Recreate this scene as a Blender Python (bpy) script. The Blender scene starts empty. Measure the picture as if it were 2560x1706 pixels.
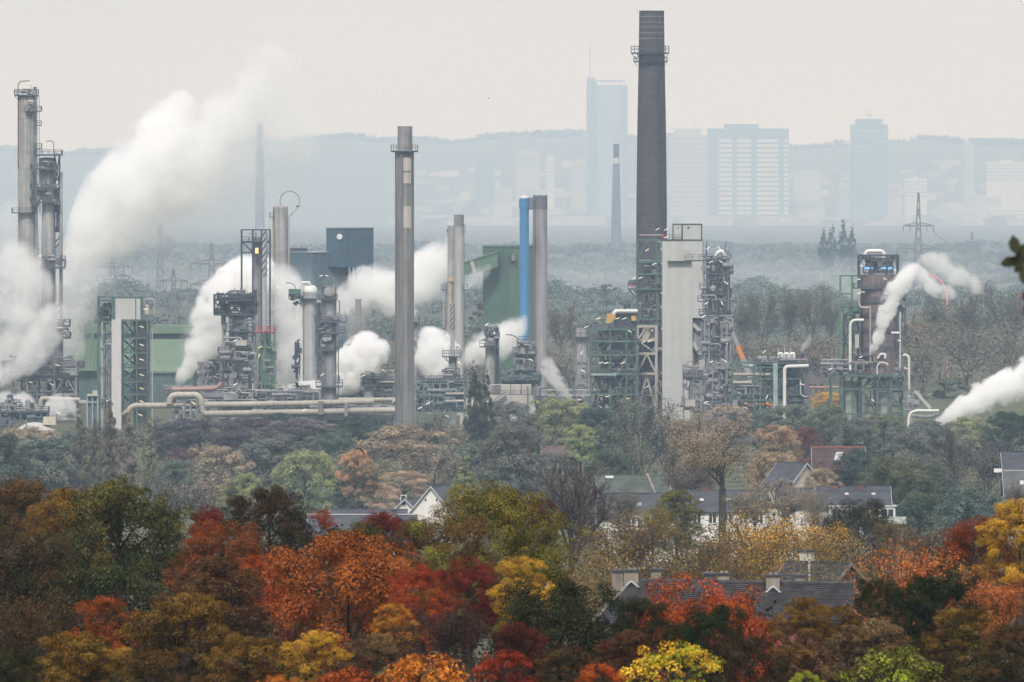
import bpy, math, random
import numpy as np

# ---------------------------------------------------------------- frame, camera, light
PW, PH = 2560.0, 1706.0             # size of the photograph, used to read off bearings
K = 2 * math.tan(math.radians(3.0)) / PW
CAM_H = 50.5                        # eye height above the plain, on the flank of a spoil heap
TILT = math.atan(353 * K)
HAZE = 0.86e-4
rng = random.Random(7)

sc = bpy.context.scene
COL = sc.collection
cam_d = bpy.data.cameras.new('camera')
cam = bpy.data.objects.new('camera', cam_d)
COL.objects.link(cam)
cam.location = (0, 0, CAM_H)
cam.rotation_euler = (math.pi / 2 - TILT, 0, 0)
cam_d.sensor_width = 36
cam_d.angle = math.radians(6.0)
cam_d.clip_start = 1.0
cam_d.clip_end = 90000
cam_d.dof.use_dof = True
cam_d.dof.focus_distance = 1900
cam_d.dof.aperture_fstop = 13
sc.camera = cam

SUN_EL, SUN_AZ = math.radians(50), math.radians(188)   # azimuth clockwise from +Y: high behind the camera
world = bpy.data.worlds.new('World')
sc.world = world
world.use_nodes = True
nt = world.node_tree
nt.nodes.clear()
wo = nt.nodes.new('ShaderNodeOutputWorld')
bg = nt.nodes.new('ShaderNodeBackground')
sky = nt.nodes.new('ShaderNodeTexSky')
sky.sky_type = 'NISHITA'
sky.sun_disc = False
sky.sun_elevation = SUN_EL
sky.sun_rotation = SUN_AZ
sky.air_density = 1.0
sky.dust_density = 4.0
mixw = nt.nodes.new('ShaderNodeMix')
mixw.data_type = 'RGBA'
mixw.inputs[0].default_value = 0.93        # closed overcast: the blue sky hardly shows through
geo = nt.nodes.new('ShaderNodeTexCoord')          # the cloud deck: cream over the horizon, grey-blue higher up
sep = nt.nodes.new('ShaderNodeSeparateXYZ')
nt.links.new(geo.outputs['Generated'], sep.inputs[0])
rmp = nt.nodes.new('ShaderNodeMapRange')
rmp.interpolation_type = 'SMOOTHSTEP'
rmp.inputs['From Min'].default_value = 0.0
rmp.inputs['From Max'].default_value = 0.045
nt.links.new(sep.outputs[2], rmp.inputs['Value'])
deck = nt.nodes.new('ShaderNodeMix')
deck.data_type = 'RGBA'
deck.inputs[6].default_value = (6.7, 6.0, 4.8, 1)
deck.inputs[7].default_value = (5.6, 5.7, 6.05, 1)
nt.links.new(rmp.outputs[0], deck.inputs[0])
cn = nt.nodes.new('ShaderNodeTexNoise')           # faint unevenness of the cloud deck
cn.inputs['Scale'].default_value = 9.0
cn.inputs['Detail'].default_value = 6
cmap = nt.nodes.new('ShaderNodeMapping')
cmap.inputs['Scale'].default_value = (1, 1, 3.2)
nt.links.new(geo.outputs['Generated'], cmap.inputs[0])
nt.links.new(cmap.outputs[0], cn.inputs['Vector'])
cm = nt.nodes.new('ShaderNodeMapRange')
cm.inputs['From Min'].default_value = 0.3
cm.inputs['From Max'].default_value = 0.7
cm.inputs['To Min'].default_value = 0.86
cm.inputs['To Max'].default_value = 1.08
nt.links.new(cn.outputs['Fac'], cm.inputs['Value'])
cs = nt.nodes.new('ShaderNodeVectorMath')
cs.operation = 'SCALE'
nt.links.new(deck.outputs[2], cs.inputs[0])
nt.links.new(cm.outputs[0], cs.inputs['Scale'])
nt.links.new(cs.outputs[0], mixw.inputs[7])
nt.links.new(sky.outputs[0], mixw.inputs[6])
nt.links.new(mixw.outputs[2], bg.inputs[0])
bg.inputs[1].default_value = 0.068
nt.links.new(bg.outputs[0], wo.inputs[0])

sun_d = bpy.data.lights.new('sun', 'SUN')
sun = bpy.data.objects.new('sun', sun_d)
COL.objects.link(sun)
sun_d.energy = 1.5
sun_d.angle = math.radians(12)
sun_d.color = (1.0, 0.965, 0.92)
sun.rotation_euler = (math.pi / 2 - SUN_EL, 0, -SUN_AZ + math.pi)
sun.location = (0, 0, 400)

sc.view_settings.view_transform = 'Standard'
sc.view_settings.look = 'None'
sc.view_settings.exposure = 1.15
sc.view_settings.gamma = 1
sc.view_settings.use_curve_mapping = False
sc.render.engine = 'CYCLES'
cy = sc.cycles
cy.max_bounces = 18
cy.diffuse_bounces = 1
cy.glossy_bounces = 2
cy.transmission_bounces = 2
cy.transparent_max_bounces = 8
cy.volume_bounces = 16
cy.volume_step_rate = 1.0
cy.volume_max_steps = 256
cy.use_adaptive_sampling = False
cy.use_denoising = True
try:
    cy.denoiser = 'OPENIMAGEDENOISE'
    cy.denoising_input_passes = 'RGB_ALBEDO_NORMAL'
    cy.denoising_prefilter = 'FAST'
except Exception:
    pass
cy.sample_clamp_indirect = 4


def P(px, py, d):
    """world point seen at photograph pixel (px, py) at distance d along the view axis"""
    u, v = (px - PW / 2) * K, (PH / 2 - py) * K
    c, s = math.cos(TILT), math.sin(TILT)
    t = d / (c + v * s)
    return (u * t, d, CAM_H + t * (-s + v * c))


GX = [-400, 0, 60, 150, 250, 350, 500, 800, 1100, 1500, 1900, 2100, 21000, 22000, 23200, 24400, 27000]
GZ = [55, 48.6, 43, 34, 25, 20.5, 15, 8, 4.5, 1.5, 0.4, 0, 0, 60, 150, 187, 178]


def ground(d):
    return float(np.interp(d, GX, GZ))


# ---------------------------------------------------------------- materials
MATS = {}


def mat(name, col, rough=0.75, metal=0.0, var=0.18, scale=0.6, stretch=(1, 1, 1), bump=0.0, streak=0.0, emit=None, spec=0.3):
    """painted or weathered surface: base colour with object-space mottling and rain streaks"""
    if name in MATS:
        return MATS[name]
    m = bpy.data.materials.new(name)
    m.use_nodes = True
    n, l = m.node_tree.nodes, m.node_tree.links
    b = n['Principled BSDF']
    b.inputs['Roughness'].default_value = rough
    b.inputs['Metallic'].default_value = metal
    b.inputs['Specular IOR Level'].default_value = spec
    tc = n.new('ShaderNodeTexCoord')
    mp = n.new('ShaderNodeMapping')
    mp.inputs['Scale'].default_value = stretch
    l.new(tc.outputs['Object'], mp.inputs[0])
    nz = n.new('ShaderNodeTexNoise')
    nz.inputs['Scale'].default_value = scale
    nz.inputs['Detail'].default_value = 5
    l.new(mp.outputs[0], nz.inputs['Vector'])
    mr = n.new('ShaderNodeMapRange')
    mr.inputs['From Min'].default_value = 0.3
    mr.inputs['From Max'].default_value = 0.7
    mr.inputs['To Min'].default_value = 1 - var
    mr.inputs['To Max'].default_value = 1 + var
    l.new(nz.outputs['Fac'], mr.inputs['Value'])
    fac = mr.outputs[0]
    if streak:
        mp2 = n.new('ShaderNodeMapping')
        mp2.inputs['Scale'].default_value = (1.6, 1.6, 0.06)
        l.new(tc.outputs['Object'], mp2.inputs[0])
        n2 = n.new('ShaderNodeTexNoise')
        n2.inputs['Scale'].default_value = 1.0
        n2.inputs['Detail'].default_value = 4
        l.new(mp2.outputs[0], n2.inputs['Vector'])
        m2 = n.new('ShaderNodeMapRange')
        m2.inputs['From Min'].default_value = 0.35
        m2.inputs['From Max'].default_value = 0.65
        m2.inputs['To Min'].default_value = 1 - streak
        m2.inputs['To Max'].default_value = 1 + streak * 0.4
        l.new(n2.outputs['Fac'], m2.inputs['Value'])
        mu = n.new('ShaderNodeMath')
        mu.operation = 'MULTIPLY'
        l.new(fac, mu.inputs[0])
        l.new(m2.outputs[0], mu.inputs[1])
        fac = mu.outputs[0]
    mx = n.new('ShaderNodeVectorMath')
    mx.operation = 'SCALE'
    mx.inputs[0].default_value = col
    l.new(fac, mx.inputs['Scale'])
    l.new(mx.outputs[0], b.inputs['Base Color'])
    if bump:
        bp = n.new('ShaderNodeBump')
        bp.inputs['Strength'].default_value = bump
        l.new(nz.outputs['Fac'], bp.inputs['Height'])
        l.new(bp.outputs[0], b.inputs['Normal'])
    if emit:
        b.inputs['Emission Color'].default_value = (*emit[:3], 1)
        b.inputs['Emission Strength'].default_value = emit[3]
    MATS[name] = m
    return m


def corrugated(name, col, pitch=0.35, var=0.12):
    """profiled sheet cladding: upright ribs as relief, weathered paint"""
    if name in MATS:
        return MATS[name]
    m = mat(name, col, rough=0.55, var=var, scale=0.12, streak=0.14)
    n, l = m.node_tree.nodes, m.node_tree.links
    b = n['Principled BSDF']
    tc = n.new('ShaderNodeTexCoord')
    sx = n.new('ShaderNodeSeparateXYZ')
    l.new(tc.outputs['Object'], sx.inputs[0])
    ad = n.new('ShaderNodeMath')
    ad.operation = 'ADD'
    l.new(sx.outputs[0], ad.inputs[0])
    l.new(sx.outputs[1], ad.inputs[1])
    mu = n.new('ShaderNodeMath')
    mu.operation = 'MULTIPLY'
    mu.inputs[1].default_value = 2 * math.pi / pitch
    l.new(ad.outputs[0], mu.inputs[0])
    si = n.new('ShaderNodeMath')
    si.operation = 'SINE'
    l.new(mu.outputs[0], si.inputs[0])
    bp = n.new('ShaderNodeBump')
    bp.inputs['Strength'].default_value = 0.5
    bp.inputs['Distance'].default_value = 0.04
    l.new(si.outputs[0], bp.inputs['Height'])
    l.new(bp.outputs[0], b.inputs['Normal'])
    return m


# ---------------------------------------------------------------- meshes
class MB:
    """collects boxes, beams, tubes, lathes and sheets; build() links them as one mesh object"""

    def __init__(self):
        self.v, self.f = [], []

    def add(self, vs, fs):
        o = len(self.v)
        self.v += vs
        self.f += [tuple(i + o for i in f) for f in fs]
        return self

    def box(self, x0, x1, y0, y1, z0, z1):
        if x0 > x1: x0, x1 = x1, x0
        if y0 > y1: y0, y1 = y1, y0
        if z0 > z1: z0, z1 = z1, z0
        vs = [(x0, y0, z0), (x1, y0, z0), (x1, y1, z0), (x0, y1, z0), (x0, y0, z1), (x1, y0, z1), (x1, y1, z1), (x0, y1, z1)]
        return self.add(vs, [(0, 3, 2, 1), (4, 5, 6, 7), (0, 1, 5, 4), (1, 2, 6, 5), (2, 3, 7, 6), (3, 0, 4, 7)])

    def tube(self, pts, r, n=8, caps=True, closed=False):
        pts = [np.array(p, float) for p in pts]
        rs = r if isinstance(r, (list, tuple)) else [r] * len(pts)
        vs, fs = [], []
        N = len(pts)
        a = None
        for i, p in enumerate(pts):
            if closed:
                t = pts[(i + 1) % N] - pts[i - 1]
            else:
                t = pts[min(i + 1, N - 1)] - pts[max(i - 1, 0)]
            t = t / (np.linalg.norm(t) + 1e-9)
            if a is None:
                a = np.cross(t, (0, 1, 0) if abs(t[1]) < 0.9 else (1, 0, 0))
            else:
                a = a - t * np.dot(a, t)
            a = a / (np.linalg.norm(a) + 1e-9)
            b = np.cross(t, a)
            for k in range(n):
                an = 2 * math.pi * (k + 0.5) / n
                q = p + rs[i] * (math.cos(an) * a + math.sin(an) * b)
                vs.append(tuple(q))
        for i in range(N if closed else N - 1):
            j = (i + 1) % N
            for k in range(n):
                k2 = (k + 1) % n
                fs.append((i * n + k, i * n + k2, j * n + k2, j * n + k))
        if caps and not closed:
            fs.append(tuple(range(n))[::-1])
            fs.append(tuple((N - 1) * n + k for k in range(n)))
        return self.add(vs, fs)

    def bar(self, p, q, w):
        return self.tube([p, q], w * 0.7071, 4)

    def lathe(self, prof, cx=0, cy=0, n=24, a0=0.0, a1=2 * math.pi):
        """prof: list of (r, z) from bottom to top"""
        full = abs(a1 - a0 - 2 * math.pi) < 1e-6
        m = n if full else n + 1
        vs, fs = [], []
        for r, z in prof:
            for k in range(m):
                an = a0 + (a1 - a0) * k / n
                vs.append((cx + r * math.cos(an), cy + r * math.sin(an), z))
        for i in range(len(prof) - 1):
            for k in range(n):
                k2 = (k + 1) % m
                fs.append((i * m + k, i * m + k2, (i + 1) * m + k2, (i + 1) * m + k))
        if full:
            if prof[0][0] > 1e-4:
                fs.append(tuple(range(m))[::-1])
            if prof[-1][0] > 1e-4:
                fs.append(tuple((len(prof) - 1) * m + k for k in range(m)))
        return self.add(vs, fs)

    def cyl(self, cx, cy, z0, z1, r, n=20, r1=None):
        return self.lathe([(r, z0), (r if r1 is None else r1, z1)], cx, cy, n)

    def prism(self, poly, y0, y1):
        """poly: list of (x, z), extruded along y"""
        n = len(poly)
        vs = [(x, y0, z) for x, z in poly] + [(x, y1, z) for x, z in poly]
        fs = [tuple(range(n)), tuple(range(2 * n - 1, n - 1, -1))]
        fs += [(i, i + n, (i + 1) % n + n, (i + 1) % n) for i in range(n)]
        return self.add(vs, fs)

    def plan(self, poly, z0, z1):
        """poly: list of (x, y), raised from z0 to z1"""
        n = len(poly)
        vs = [(x, y, z0) for x, y in poly] + [(x, y, z1) for x, y in poly]
        fs = [tuple(range(n))[::-1], tuple(range(n, 2 * n))]
        fs += [(i, (i + 1) % n, (i + 1) % n + n, i + n) for i in range(n)]
        return self.add(vs, fs)

    def mesh(self, name, smooth=False):
        me = bpy.data.meshes.new(name)
        me.from_pydata(self.v, [], self.f)
        if smooth:
            me.shade_smooth()
            try:
                me.set_sharp_from_angle(angle=math.radians(40))
            except Exception:
                pass
        me.update()
        return me

    def build(self, name, material, parent=None, smooth=False, kind=None, label=None):
        if not self.v:
            return None
        me = self.mesh(name, smooth)
        me.materials.append(material)
        o = bpy.data.objects.new(name, me)
        COL.objects.link(o)
        if parent: o.parent = parent
        if kind: o['kind'] = kind
        if label: o['label'] = label
        return o


def tag(o, label, cat, group=None):
    o['label'] = label
    o['category'] = cat
    if group: o['group'] = group
    return o


def empty(name, loc, label, cat, group=None):
    o = bpy.data.objects.new(name, None)
    o.empty_display_size = 1
    COL.objects.link(o)
    o.location = loc
    return tag(o, label, cat, group)


def arc(p, c, q, n=6):
    """quadratic bend p -> q with corner c"""
    p, c, q = (np.array(a, float) for a in (p, c, q))
    return [tuple((1 - t) ** 2 * p + 2 * t * (1 - t) * c + t * t * q) for t in np.linspace(0, 1, n)]


def bent(pts, r):
    """polyline with rounded corners of radius r"""
    pts = [np.array(p, float) for p in pts]
    out = [tuple(pts[0])]
    for i in range(1, len(pts) - 1):
        a, c, b = pts[i - 1], pts[i], pts[i + 1]
        ra = min(r, np.linalg.norm(a - c) * 0.5)
        rb = min(r, np.linalg.norm(b - c) * 0.5)
        out += arc(c + (a - c) / np.linalg.norm(a - c) * ra, c, c + (b - c) / np.linalg.norm(b - c) * rb)
    out.append(tuple(pts[-1]))
    return out

# ---------------------------------------------------------------- the setting: ground, air
def sheet(name, xs, ys, zf, material):
    vs = [(x, y, zf(x, y)) for y in ys for x in xs]
    nx = len(xs)
    fs = [(j * nx + i, j * nx + i + 1, (j + 1) * nx + i + 1, (j + 1) * nx + i) for j in range(len(ys) - 1) for i in range(nx - 1)]
    me = bpy.data.meshes.new(name)
    me.from_pydata(vs, [], fs)
    me.shade_smooth()
    me.materials.append(material)
    o = bpy.data.objects.new(name, me)
    COL.objects.link(o)
    o['kind'] = 'structure'
    return o


def hill_noise(x):
    return 9 * math.sin(x * 0.0021 + 1.0) + 6 * math.sin(x * 0.0047 + 2.2) + 4 * math.sin(x * 0.011) + 4.5 * math.sin(x * 0.019 + 0.7) + 3 * math.sin(x * 0.043 + 2)


def gz(x, y):
    z = ground(y)
    if y > 21000:
        z += 1.4 * hill_noise(x * 0.7) * min(1, (y - 21000) / 2600)
    return z


m_ground = mat('meadow_soil', (0.075, 0.08, 0.035), 0.95, var=0.4, scale=0.05)
_n, _l = m_ground.node_tree.nodes, m_ground.node_tree.links     # out on the plain the meadow gives way to pale stubble fields
_tc = _n.new('ShaderNodeTexCoord')
_sp = _n.new('ShaderNodeSeparateXYZ')
_l.new(_tc.outputs['Object'], _sp.inputs[0])
_vo = _n.new('ShaderNodeTexVoronoi')
_vo.inputs['Scale'].default_value = 0.006
_l.new(_tc.outputs['Object'], _vo.inputs['Vector'])
_sv = _n.new('ShaderNodeSeparateColor')
_l.new(_vo.outputs['Color'], _sv.inputs[0])
_ad = _n.new('ShaderNodeMapRange')
_ad.inputs['From Min'].default_value = 2800
_ad.inputs['From Max'].default_value = 4200
_l.new(_sp.outputs[1], _ad.inputs['Value'])
_hi = _n.new('ShaderNodeMapRange')          # the far hills are wooded
_hi.inputs['From Min'].default_value = 15000
_hi.inputs['From Max'].default_value = 22500
_hi.inputs['To Min'].default_value = 1.0
_hi.inputs['To Max'].default_value = 0.0
_l.new(_sp.outputs[1], _hi.inputs['Value'])
_mh = _n.new('ShaderNodeMath')
_mh.operation = 'MULTIPLY'
_l.new(_ad.outputs[0], _mh.inputs[0])
_l.new(_hi.outputs[0], _mh.inputs[1])
_mu = _n.new('ShaderNodeMath')
_mu.operation = 'MULTIPLY'
_l.new(_mh.outputs[0], _mu.inputs[0])
_l.new(_sv.outputs[0], _mu.inputs[1])
_mx = _n.new('ShaderNodeMix')
_mx.data_type = 'RGBA'
_b = _n['Principled BSDF']
_l.new(_b.inputs['Base Color'].links[0].from_socket, _mx.inputs[6])
_mx.inputs[7].default_value = (0.075, 0.085, 0.06, 1)
_l.new(_mu.outputs[0], _mx.inputs[0])
_l.new(_mx.outputs[2], _b.inputs['Base Color'])
sheet('ground', list(range(-6800, 6801, 80)), [-400, -150, 0, 30, 60, 120, 200, 275, 350, 425, 500, 650, 800, 950, 1100, 1300, 1500, 1700, 1900, 2100, 2600, 3500, 5000, 7000, 9000, 11000, 14000, 17500, 21000, 21400, 21800, 22200, 22600, 23000, 23400, 23800, 24100, 24400, 25500, 27000], gz, m_ground)

hz = MB().box(-7200, 7200, -600, 27600, -1.2, 420)
m_haze = bpy.data.materials.new('haze_air')
m_haze.use_nodes = True
_n = m_haze.node_tree.nodes
_n.remove(_n['Principled BSDF'])
_pv = _n.new('ShaderNodeVolumePrincipled')
_pv.inputs['Color'].default_value = (0.57, 0.755, 1.0, 1)
_pv.inputs['Absorption Color'].default_value = (1, 1, 1, 1)
_pv.inputs['Density'].default_value = HAZE
_pv.inputs['Anisotropy'].default_value = 0.0
m_haze.node_tree.links.new(_pv.outputs[0], _n['Material Output'].inputs['Volume'])
haze = hz.build('haze', m_haze, kind='stuff')
haze['label'] = 'pale autumn haze lying over the plain'

# ---------------------------------------------------------------- trees: leaf clouds, branching, kinds
def foliage_mat():
    m = bpy.data.materials.new('foliage')
    m.use_nodes = True
    n, l = m.node_tree.nodes, m.node_tree.links
    n.remove(n['Principled BSDF'])
    oi = n.new('ShaderNodeObjectInfo')
    lb = n.new('ShaderNodeAttribute')
    lb.attribute_type = 'OBJECT'
    lb.attribute_name = 'leaf_b'
    ti = n.new('ShaderNodeAttribute')
    ti.attribute_name = 'tint'
    pa = n.new('ShaderNodeAttribute')
    pa.attribute_name = 'patch'
    mr = n.new('ShaderNodeMapRange')
    mr.interpolation_type = 'SMOOTHSTEP'
    mr.inputs['From Min'].default_value = 0.35
    mr.inputs['From Max'].default_value = 0.75
    l.new(pa.outputs['Fac'], mr.inputs['Value'])
    mx = n.new('ShaderNodeMix')
    mx.data_type = 'RGBA'
    l.new(mr.outputs[0], mx.inputs[0])
    l.new(oi.outputs['Color'], mx.inputs[6])
    l.new(lb.outputs['Color'], mx.inputs[7])
    mt = n.new('ShaderNodeMapRange')
    am = n.new('ShaderNodeAttribute')           # how unevenly the leaves of this tree are coloured
    am.attribute_type = 'OBJECT'
    am.attribute_name = 'unevenness'
    lo = n.new('ShaderNodeMath')
    lo.operation = 'MULTIPLY_ADD'
    lo.inputs[1].default_value = -0.8
    lo.inputs[2].default_value = 1.0
    hi = n.new('ShaderNodeMath')
    hi.operation = 'ADD'
    hi.inputs[1].default_value = 1.0
    l.new(am.outputs['Fac'], lo.inputs[0])
    l.new(am.outputs['Fac'], hi.inputs[0])
    l.new(lo.outputs[0], mt.inputs['To Min'])
    l.new(hi.outputs[0], mt.inputs['To Max'])
    l.new(ti.outputs['Fac'], mt.inputs['Value'])
    vm = n.new('ShaderNodeVectorMath')
    vm.operation = 'SCALE'
    l.new(mx.outputs[2], vm.inputs[0])
    l.new(mt.outputs[0], vm.inputs['Scale'])
    di = n.new('ShaderNodeBsdfDiffuse')
    tr = n.new('ShaderNodeBsdfTranslucent')
    l.new(vm.outputs[0], di.inputs[0])
    l.new(vm.outputs[0], tr.inputs[0])
    ms = n.new('ShaderNodeMixShader')
    ms.inputs[0].default_value = 0.15
    l.new(di.outputs[0], ms.inputs[1])
    l.new(tr.outputs[0], ms.inputs[2])
    gl = n.new('ShaderNodeBsdfGlossy')          # waxy sheen of the leaf
    gl.inputs['Roughness'].default_value = 0.38
    gl.inputs[0].default_value = (1, 1, 1, 1)
    mg = n.new('ShaderNodeMixShader')
    mg.inputs[0].default_value = 0.008
    l.new(ms.outputs[0], mg.inputs[1])
    l.new(gl.outputs[0], mg.inputs[2])
    l.new(mg.outputs[0], n['Material Output'].inputs['Surface'])
    return m


M_LEAF = foliage_mat()
M_BARK = mat('bark', (0.055, 0.042, 0.032), 0.95, var=0.35, scale=1.5)
M_TWIG = mat('twig_bark', (0.075, 0.045, 0.038), 0.95, var=0.3, scale=1.0)
M_PALE = mat('pale_bark', (0.12, 0.1, 0.085), 0.95, var=0.3, scale=1.0)


def leaf_mesh(name, pts, nrm, size, tint, patch, g, aspect=0.62):
    """pts (n,3), nrm (n,3): one kite-shaped leaf face each"""
    n = len(pts)
    rv = g.normal(size=(n, 3))
    t = np.cross(nrm, rv)
    t /= np.linalg.norm(t, axis=1)[:, None] + 1e-9
    b = np.cross(nrm, t)
    L = size[:, None]
    v = np.empty((n, 4, 3), np.float32)
    v[:, 0] = pts - t * L * 0.5
    v[:, 1] = pts + b * L * aspect * 0.5 - t * L * 0.05 - nrm * L * 0.1
    v[:, 2] = pts + t * L * 0.5
    v[:, 3] = pts - b * L * aspect * 0.5 - t * L * 0.05 - nrm * L * 0.1
    me = bpy.data.meshes.new(name)
    me.vertices.add(n * 4)
    me.vertices.foreach_set('co', v.ravel())
    me.loops.add(n * 4)
    me.loops.foreach_set('vertex_index', np.arange(n * 4, dtype=np.int32))
    me.polygons.add(n)
    me.polygons.foreach_set('loop_start', np.arange(0, n * 4, 4, dtype=np.int32))
    me.update(calc_edges=True)
    for nm, arr in (('tint', tint), ('patch', patch)):
        a = me.attributes.new(nm, 'FLOAT', 'FACE')
        a.data.foreach_set('value', arr.astype(np.float32))
    me.materials.append(M_LEAF)
    return me


def unit(a):
    return a / (np.linalg.norm(a, axis=-1, keepdims=True) + 1e-9)


def profile(shape, h):
    if shape == 'round':
        return np.clip(1 - np.abs((h - 0.45) / 0.57) ** 2.2, 0, 1) ** 0.5
    if shape == 'dome':
        return np.sqrt(np.clip(1 - (np.maximum(h - 0.3, 0) / 0.72) ** 2, 0, 1)) * np.clip(0.65 + h * 1.2, 0, 1)
    if shape == 'column':
        return np.clip(1.15 * np.sqrt(np.clip(1 - h, 0, 1)) * np.clip(0.55 + 1.6 * h, 0, 1), 0, 1)
    if shape == 'cone':
        return np.clip(1 - h, 0.03, 1) ** 0.85
    return np.sqrt(np.clip(1 - ((h - 0.55) / 0.5) ** 2, 0, 1))


def crown(name, seed, W, H, shape, nclump, nleaf, leaf, rc=(0.05, 0.1), flat=0.8, aspect=0.62, boughs=32):
    """leaf clumps spread over an uneven crown; returns (mesh, clump centres)"""
    g = np.random.default_rng(seed)
    nb = {'column': 44, 'cone': 48}.get(shape, boughs)
    k = np.arange(nb)
    h = np.clip((k + 0.5) / nb + g.normal(0, 0.06, nb), 0.03, 0.97) ** 0.95
    a = k * 2.39996 + g.normal(0, 0.5, nb)
    br = W * (g.uniform(0.2, 0.32, nb) if shape == 'column' else g.uniform(0.1, 0.2, nb))
    if shape in ('column', 'cone'):
        br *= np.clip(1.15 - 0.8 * h, 0.25, 1)
    r = np.maximum(profile(shape, h) * W / 2 * g.uniform(0.8, 1.12, nb) - br * 0.55, 0)
    bc = np.stack([r * np.cos(a), r * np.sin(a), h * H * g.uniform(0.94, 1.05, nb)], 1)
    bc[:, 2] = np.minimum(bc[:, 2], H - br * flat * 0.8)
    own = g.choice(nb, nclump, p=br ** 2 / (br ** 2).sum())
    out = unit(bc[own] - np.array([0, 0, H * 0.42]))
    cd = unit(g.normal(size=(nclump, 3)) + out * 0.5 + np.array([0, 0, 0.45]))
    c = bc[own] + cd * (br[own] * g.uniform(0.45, 1.05, nclump))[:, None] * np.array([1.1, 1.1, flat])
    fill = g.random(nclump) < 0.28
    fh = g.uniform(0.05, 0.9, nclump)
    fr = profile(shape, fh) * W / 2 * 0.85 * np.sqrt(g.random(nclump))
    fa = g.uniform(0, 6.28, nclump)
    c = np.where(fill[:, None], np.stack([fr * np.cos(fa), fr * np.sin(fa), fh * H], 1), c)
    cr = W * g.uniform(rc[0], rc[1], nclump)
    if shape in ('column', 'cone'):
        cr *= np.clip(1.1 - 0.6 * c[:, 2] / H, 0.3, 1)
    w = cr ** 2
    idx = g.choice(nclump, nleaf, p=w / w.sum())
    d = unit(g.normal(size=(nleaf, 3)) + np.array([0, 0, 0.35]))
    rad = cr[idx] * g.uniform(0.25, 1.0, nleaf) ** 0.45
    off = d * rad[:, None] * np.array([1.08, 1.08, flat])
    pts = c[idx] + off
    nrm = unit(d * 0.8 + cd[idx] * 0.5 + np.array([0, 0, 0.35]) + g.normal(0, 0.42, (nleaf, 3)))
    size = leaf * g.uniform(0.65, 1.35, nleaf)
    crand = 0.5 * g.random(nclump) + 0.5 * g.random(nb)[own]
    tint = np.clip(0.45 * g.random(nleaf) + 0.55 * crand[idx], 0, 1)
    patch = np.clip((0.25 * g.random(nclump) + 0.35 * g.random(nb)[own])[idx] + 0.35 * pts[:, 2] / H + 0.3 * (g.random(nleaf) - 0.35), 0, 1)
    return leaf_mesh(name, pts.astype(np.float32), nrm.astype(np.float32), size, tint, patch, g, aspect), c


def tubes_np(segs, name, material, sides=3):
    """segs: list of (p, q, r0, r1) straight tapered sticks"""
    n = len(segs)
    P0 = np.array([s[0] for s in segs])
    P1 = np.array([s[1] for s in segs])
    R0 = np.array([s[2] for s in segs])
    R1 = np.array([s[3] for s in segs])
    t = unit(P1 - P0)
    ref = np.where(np.abs(t[:, 2:3]) < 0.9, np.array([[0, 0, 1.0]]), np.array([[1.0, 0, 0]]))
    a = unit(np.cross(t, ref))
    b = np.cross(t, a)
    v = np.empty((n, 2, sides, 3), np.float32)
    for k in range(sides):
        an = 2 * math.pi * k / sides
        d = math.cos(an) * a + math.sin(an) * b
        v[:, 0, k] = P0 + d * R0[:, None]
        v[:, 1, k] = P1 + d * R1[:, None]
    base = np.arange(n, dtype=np.int32)[:, None, None] * (2 * sides)
    k = np.arange(sides, dtype=np.int32)
    q = np.stack([k, (k + 1) % sides, (k + 1) % sides + sides, k + sides], 1)[None]
    loops = (base + q).ravel().astype(np.int32)
    me = bpy.data.meshes.new(name)
    me.vertices.add(n * 2 * sides)
    me.vertices.foreach_set('co', v.ravel())
    me.loops.add(len(loops))
    me.loops.foreach_set('vertex_index', loops)
    me.polygons.add(n * sides)
    me.polygons.foreach_set('loop_start', np.arange(0, len(loops), 4, dtype=np.int32))
    me.update(calc_edges=True)
    me.materials.append(material)
    return me


def limbs(seed, H, c, r0=0.3):
    """crooked limbs from the stem to the clump centres"""
    g = np.random.default_rng(seed + 99)
    segs = []
    top = np.array([0.0, 0, H * 0.72])
    stem = [np.array([g.normal(0, 0.12), g.normal(0, 0.12), z]) for z in np.linspace(-0.5, top[2], 7)]
    for i in range(6):
        segs.append((stem[i], stem[i + 1], r0 * (1 - 0.13 * i), r0 * (1 - 0.13 * (i + 1))))
    for q in c[g.permutation(len(c))[:min(len(c), 34)]]:
        z = np.clip(q[2] - 0.6 * np.hypot(q[0], q[1]), 0, top[2])
        p = np.array([0, 0, z])
        m1 = p + (q - p) * 0.45 + g.normal(0, 0.25, 3) + np.array([0, 0, 0.25])
        segs += [(p, m1, r0 * 0.36, r0 * 0.2), (m1, q, r0 * 0.2, r0 * 0.07)]
    return tubes_np(segs, 'branches', M_BARK, 5)


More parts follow.
